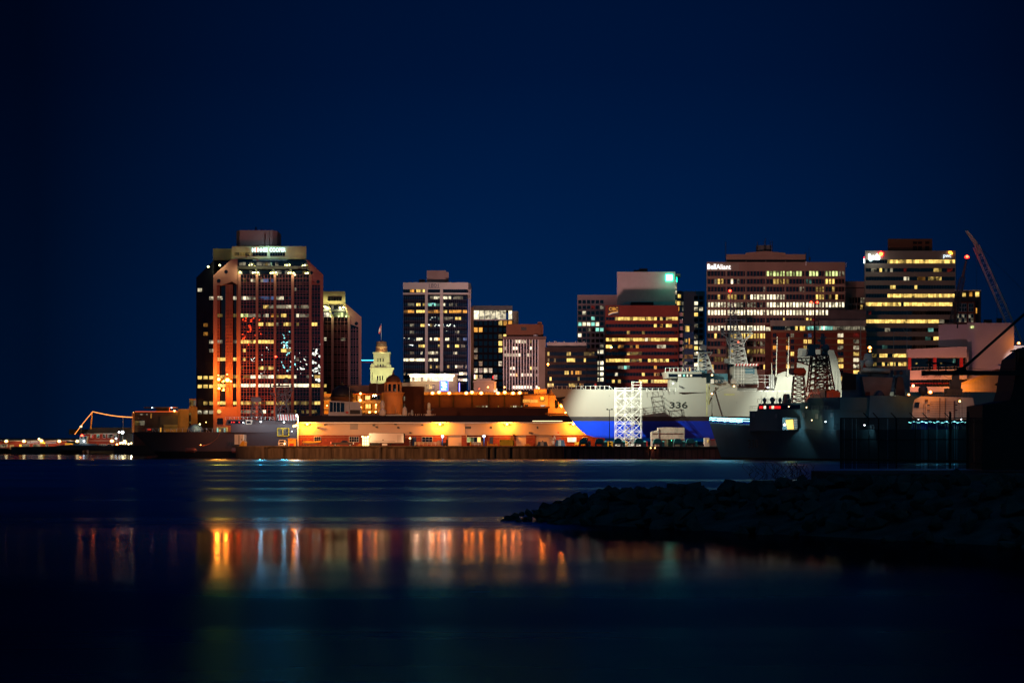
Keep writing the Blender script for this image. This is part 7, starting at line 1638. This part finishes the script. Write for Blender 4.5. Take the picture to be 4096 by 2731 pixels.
for q in range(12):
    bm = bmesh.new(); rnd = random.Random(q + 50)
    for i in range(11 + q % 3 * 3):
        v = Vector((rnd.gauss(0, 1), rnd.gauss(0, 1), rnd.gauss(0, 1))).normalized(); v = Vector((v.x * rnd.uniform(.75, 1.1), v.y * rnd.uniform(.7, .95), v.z * rnd.uniform(.5, .75))); bm.verts.new(v)
    r_ = bmesh.ops.convex_hull(bm, input=bm.verts); 
    for v in [v for v in bm.verts if not v.link_faces]: bm.verts.remove(v)
    bmesh.ops.bevel(bm, geom=list(bm.edges), offset=.035, segments=1, affect='EDGES', profile=.6)
    me = bpy.data.meshes.new('boulder'); bm.to_mesh(me); bm.free(); me.materials.append(ROCKM); protos.append(me)
rnd = random.Random(3); cnt = 0
cells = []
for i in range(300):
    f = i / 299; x = -.5 + 26.5 * (f ** .85); yy = rnd.random() ** .9 * .62
    cells.append((x, yy))
def rock(x, f, s):
    global cnt
    y, z = surf(x, f); o = bpy.data.objects.new('boulder', protos[rnd.randrange(12)]); col.objects.link(o)
    o.location = (x, y, z - .25 * s); o.rotation_euler = (rnd.uniform(-.4, .4), rnd.uniform(-.5, .5), rnd.uniform(0, 6.3)); o.scale = (s * rnd.uniform(.85, 1.25), s * rnd.uniform(.8, 1.1), s * rnd.uniform(.8, 1.15))
    tag(o, 'dark angular boulder piled in the breakwater', 'boulder', 'boulders of the breakwater'); cnt += 1
for x, f in cells[:296]: rock(x, f, rnd.choice((rnd.uniform(.5, .85), rnd.uniform(.3, .6))) if x > 1.5 else rnd.uniform(.2, .4))
for q in ((-.3, .3, .3), (.2, .4, .4), (5.0, .4, .6), (12.5, .42, .8)): rock(*q)
# bare bush on the mound
W = MB(); rb = random.Random(9)
for i in range(60):
    p = Vector((X(3115, 128) + rb.uniform(-1.6, 1.6), 128 + rb.uniform(-.8, .8), 2.4))
    for k in range(4):
        q = p + Vector((rb.uniform(-.28, .28), rb.uniform(-.2, .2), rb.uniform(.12, .3))); W.bar(p, q, .012, .008, 3); p = q
one('bare_bush', W, M('dry_twigs', (.035, .03, .028), .9), 'leafless scrubby bush on top of the boulders', 'bush')
# fence
D = 136.
root = thing('security_fence', 'dark slatted security fence with barbed wire arms on the shore', 'fence', (X(3650, D), D, 2.9)); bz = 2.9
W = MB(); n = 200
for i in range(n):
    x = X(3362, D) + (X(3932, D) - X(3362, D)) * i / n; 
    if rb.random() < .93: W.box(x, x + .031, D, D + .01, bz, Z(1674 if x < X(3800, D) else 1676, D))
W.build('privacy_slats', M('black_green_slats', (.012, .014, .016), .7), root)
W = MB()
for px in (3362, 3475, 3513, 3585, 3660, 3711): W.bar((X(px, D), D - .05, bz), (X(px, D), D - .05, Z(1672, D)), .035, None, 8)
for y in (1672, 1757, 1850): W.bar(P(3362, y, D - .05), P(3932, y, D - .05), .028, None, 6)
W.bar(P(3640, 1688, D - .05), P(3932, 1688, D - .05), .018, None, 6); W.build('posts_and_rails', BLACK, root)
for px in (3800, 3871): W = MB(); W.bar((X(px, D), D - .1, bz), (X(px, D), D - .1, Z(1650, D)), .07, .07, 12); W.ball(P(px, 1650, D - .1), .075, 10, 5); W.build('gate_post', BLACK, root)
for px in (3475, 3513, 3585, 3660, 3711, 3800): W = MB(); W.bar(P(px, 1673, D - .05), P(px - 22, 1650, D - .05), .028); W.build('barbed_arm', BLACK, root)
# black hulk and derrick at the right edge
D = 142.
root = thing('derrick_crane', 'black derrick crane with a horizontal boom and slanting strut close by', 'crane', (X(4060, D), D, 2.5))
W = MB(); W.pb(3690, 1482, 4090, 1500, D, .35); W.pb(3690, 1481, 3700, 1502, D - .03, .4); W.build('boom', BLACK, root)
W = MB(); W.bar(P(3842, 1482, D + .2), P(4170, 1192, D + .2), .085, None, 10); W.build('strut', BLACK, root)
W = MB(); W.poly([(3822, 1483), (3842, 1468), (3862, 1466), (3868, 1483)], D - .05, .5); W.build('hinge', BLACK, root)
for px, s in ((3735, 0), (3800, 0)):
    W = MB(); W.poly([(px - 24, 1446), (px + 22, 1451), (px + 28, 1456), (px - 20, 1454)], D, .7); W.pb(px - 18, 1454, px - 14, 1482, D + .1, .08); W.pb(px + 18, 1454, px + 22, 1482, D + .1, .08); W.build('bracket', M('blue_black_metal', (.03, .035, .045), .5), root)
W = MB(); pts = [P(3866 + i * 10, 1470 + 9 * math.sin(i / 22 * math.pi * 1.0) * (1 if i < 22 else 1), D) for i in range(23)]
for a, b in zip(pts, pts[1:]): W.bar(a, b, .012)
W.build('hose', BLACK, root); W = MB()
p2 = [P(3775 + i * 4, 1500 + 12 * math.sin(i / 11 * math.pi), D) for i in range(12)]
for a, b in zip(p2, p2[1:]): W.bar(a, b, .012)
W.build('hose', BLACK, root)
W = MB(); W.poly([(3928, 1880), (3930, 1620), (3990, 1610), (4040, 1600), (4052, 1560), (4062, 1500), (4075, 1430), (4140, 1380), (4140, 1880)], D + .5, 5)
W.poly([(4075, 1428), (4075, 1405), (4055, 1405), (4055, 1399), (4140, 1399), (4140, 1428)], D + .4, 1); W.pb(4062, 1399, 4070, 1482, D + .4, .2); W.pb(4074, 1425, 4140, 1430, D, .5); W.pb(4052, 1521, 4072, 1523, D + .3, .2)
one('crane_housing', W, BLACK, 'black stepped silhouette of the crane housing filling the right edge', 'crane housing')

# ---------------------------------------------------------------- unseen far-shore lights added behind the viewer to mirror in the tower glass
W = MB(); rl = random.Random(21)
def shore(D, x0, y0, x1, y1, n, m, r=1.0):
    for _ in range(n):
        px, py = rl.uniform(x0, x1), rl.uniform(y0, y1); far = -700 - rl.random() * 120; L_ = 2 * D - far if False else D + (D - far)
        k = L_ / F; W.m = m; W.ball((( px - 2048) * k, far, H + (HY - py) * k), r * rl.uniform(.7, 1.3), 6, 4)
shore(850, 962, 1255, 1050, 1380, 26, 0, 1.0); shore(850, 1125, 1320, 1185, 1490, 30, 1, 1.0); shore(850, 1000, 1360, 1240, 1500, 34, 2, .7)
shore(1000, 1712, 1212, 1785, 1245, 18, 1, 1.5); shore(1000, 1712, 1258, 1840, 1325, 34, 2, 1.0); shore(1000, 1614, 1335, 1700, 1375, 20, 2, .9)
shore(920, 1296, 1390, 1330, 1530, 30, 2, 1.0); shore(920, 1335, 1430, 1390, 1530, 26, 3, 1.2)
tag(W.build('mirrored_lights', [E('glint_red', (1, .05, .01), 22), E('glint_cyan', (.3, .95, 1), 17), E('glint_white', (.9, .95, .8), 18), E('glint_violet', (.2, .15, 1), 25)]), 'scattered unseen lights standing for the opposite shore, added to mirror in the tower glass', 'added lights', kind='stuff')
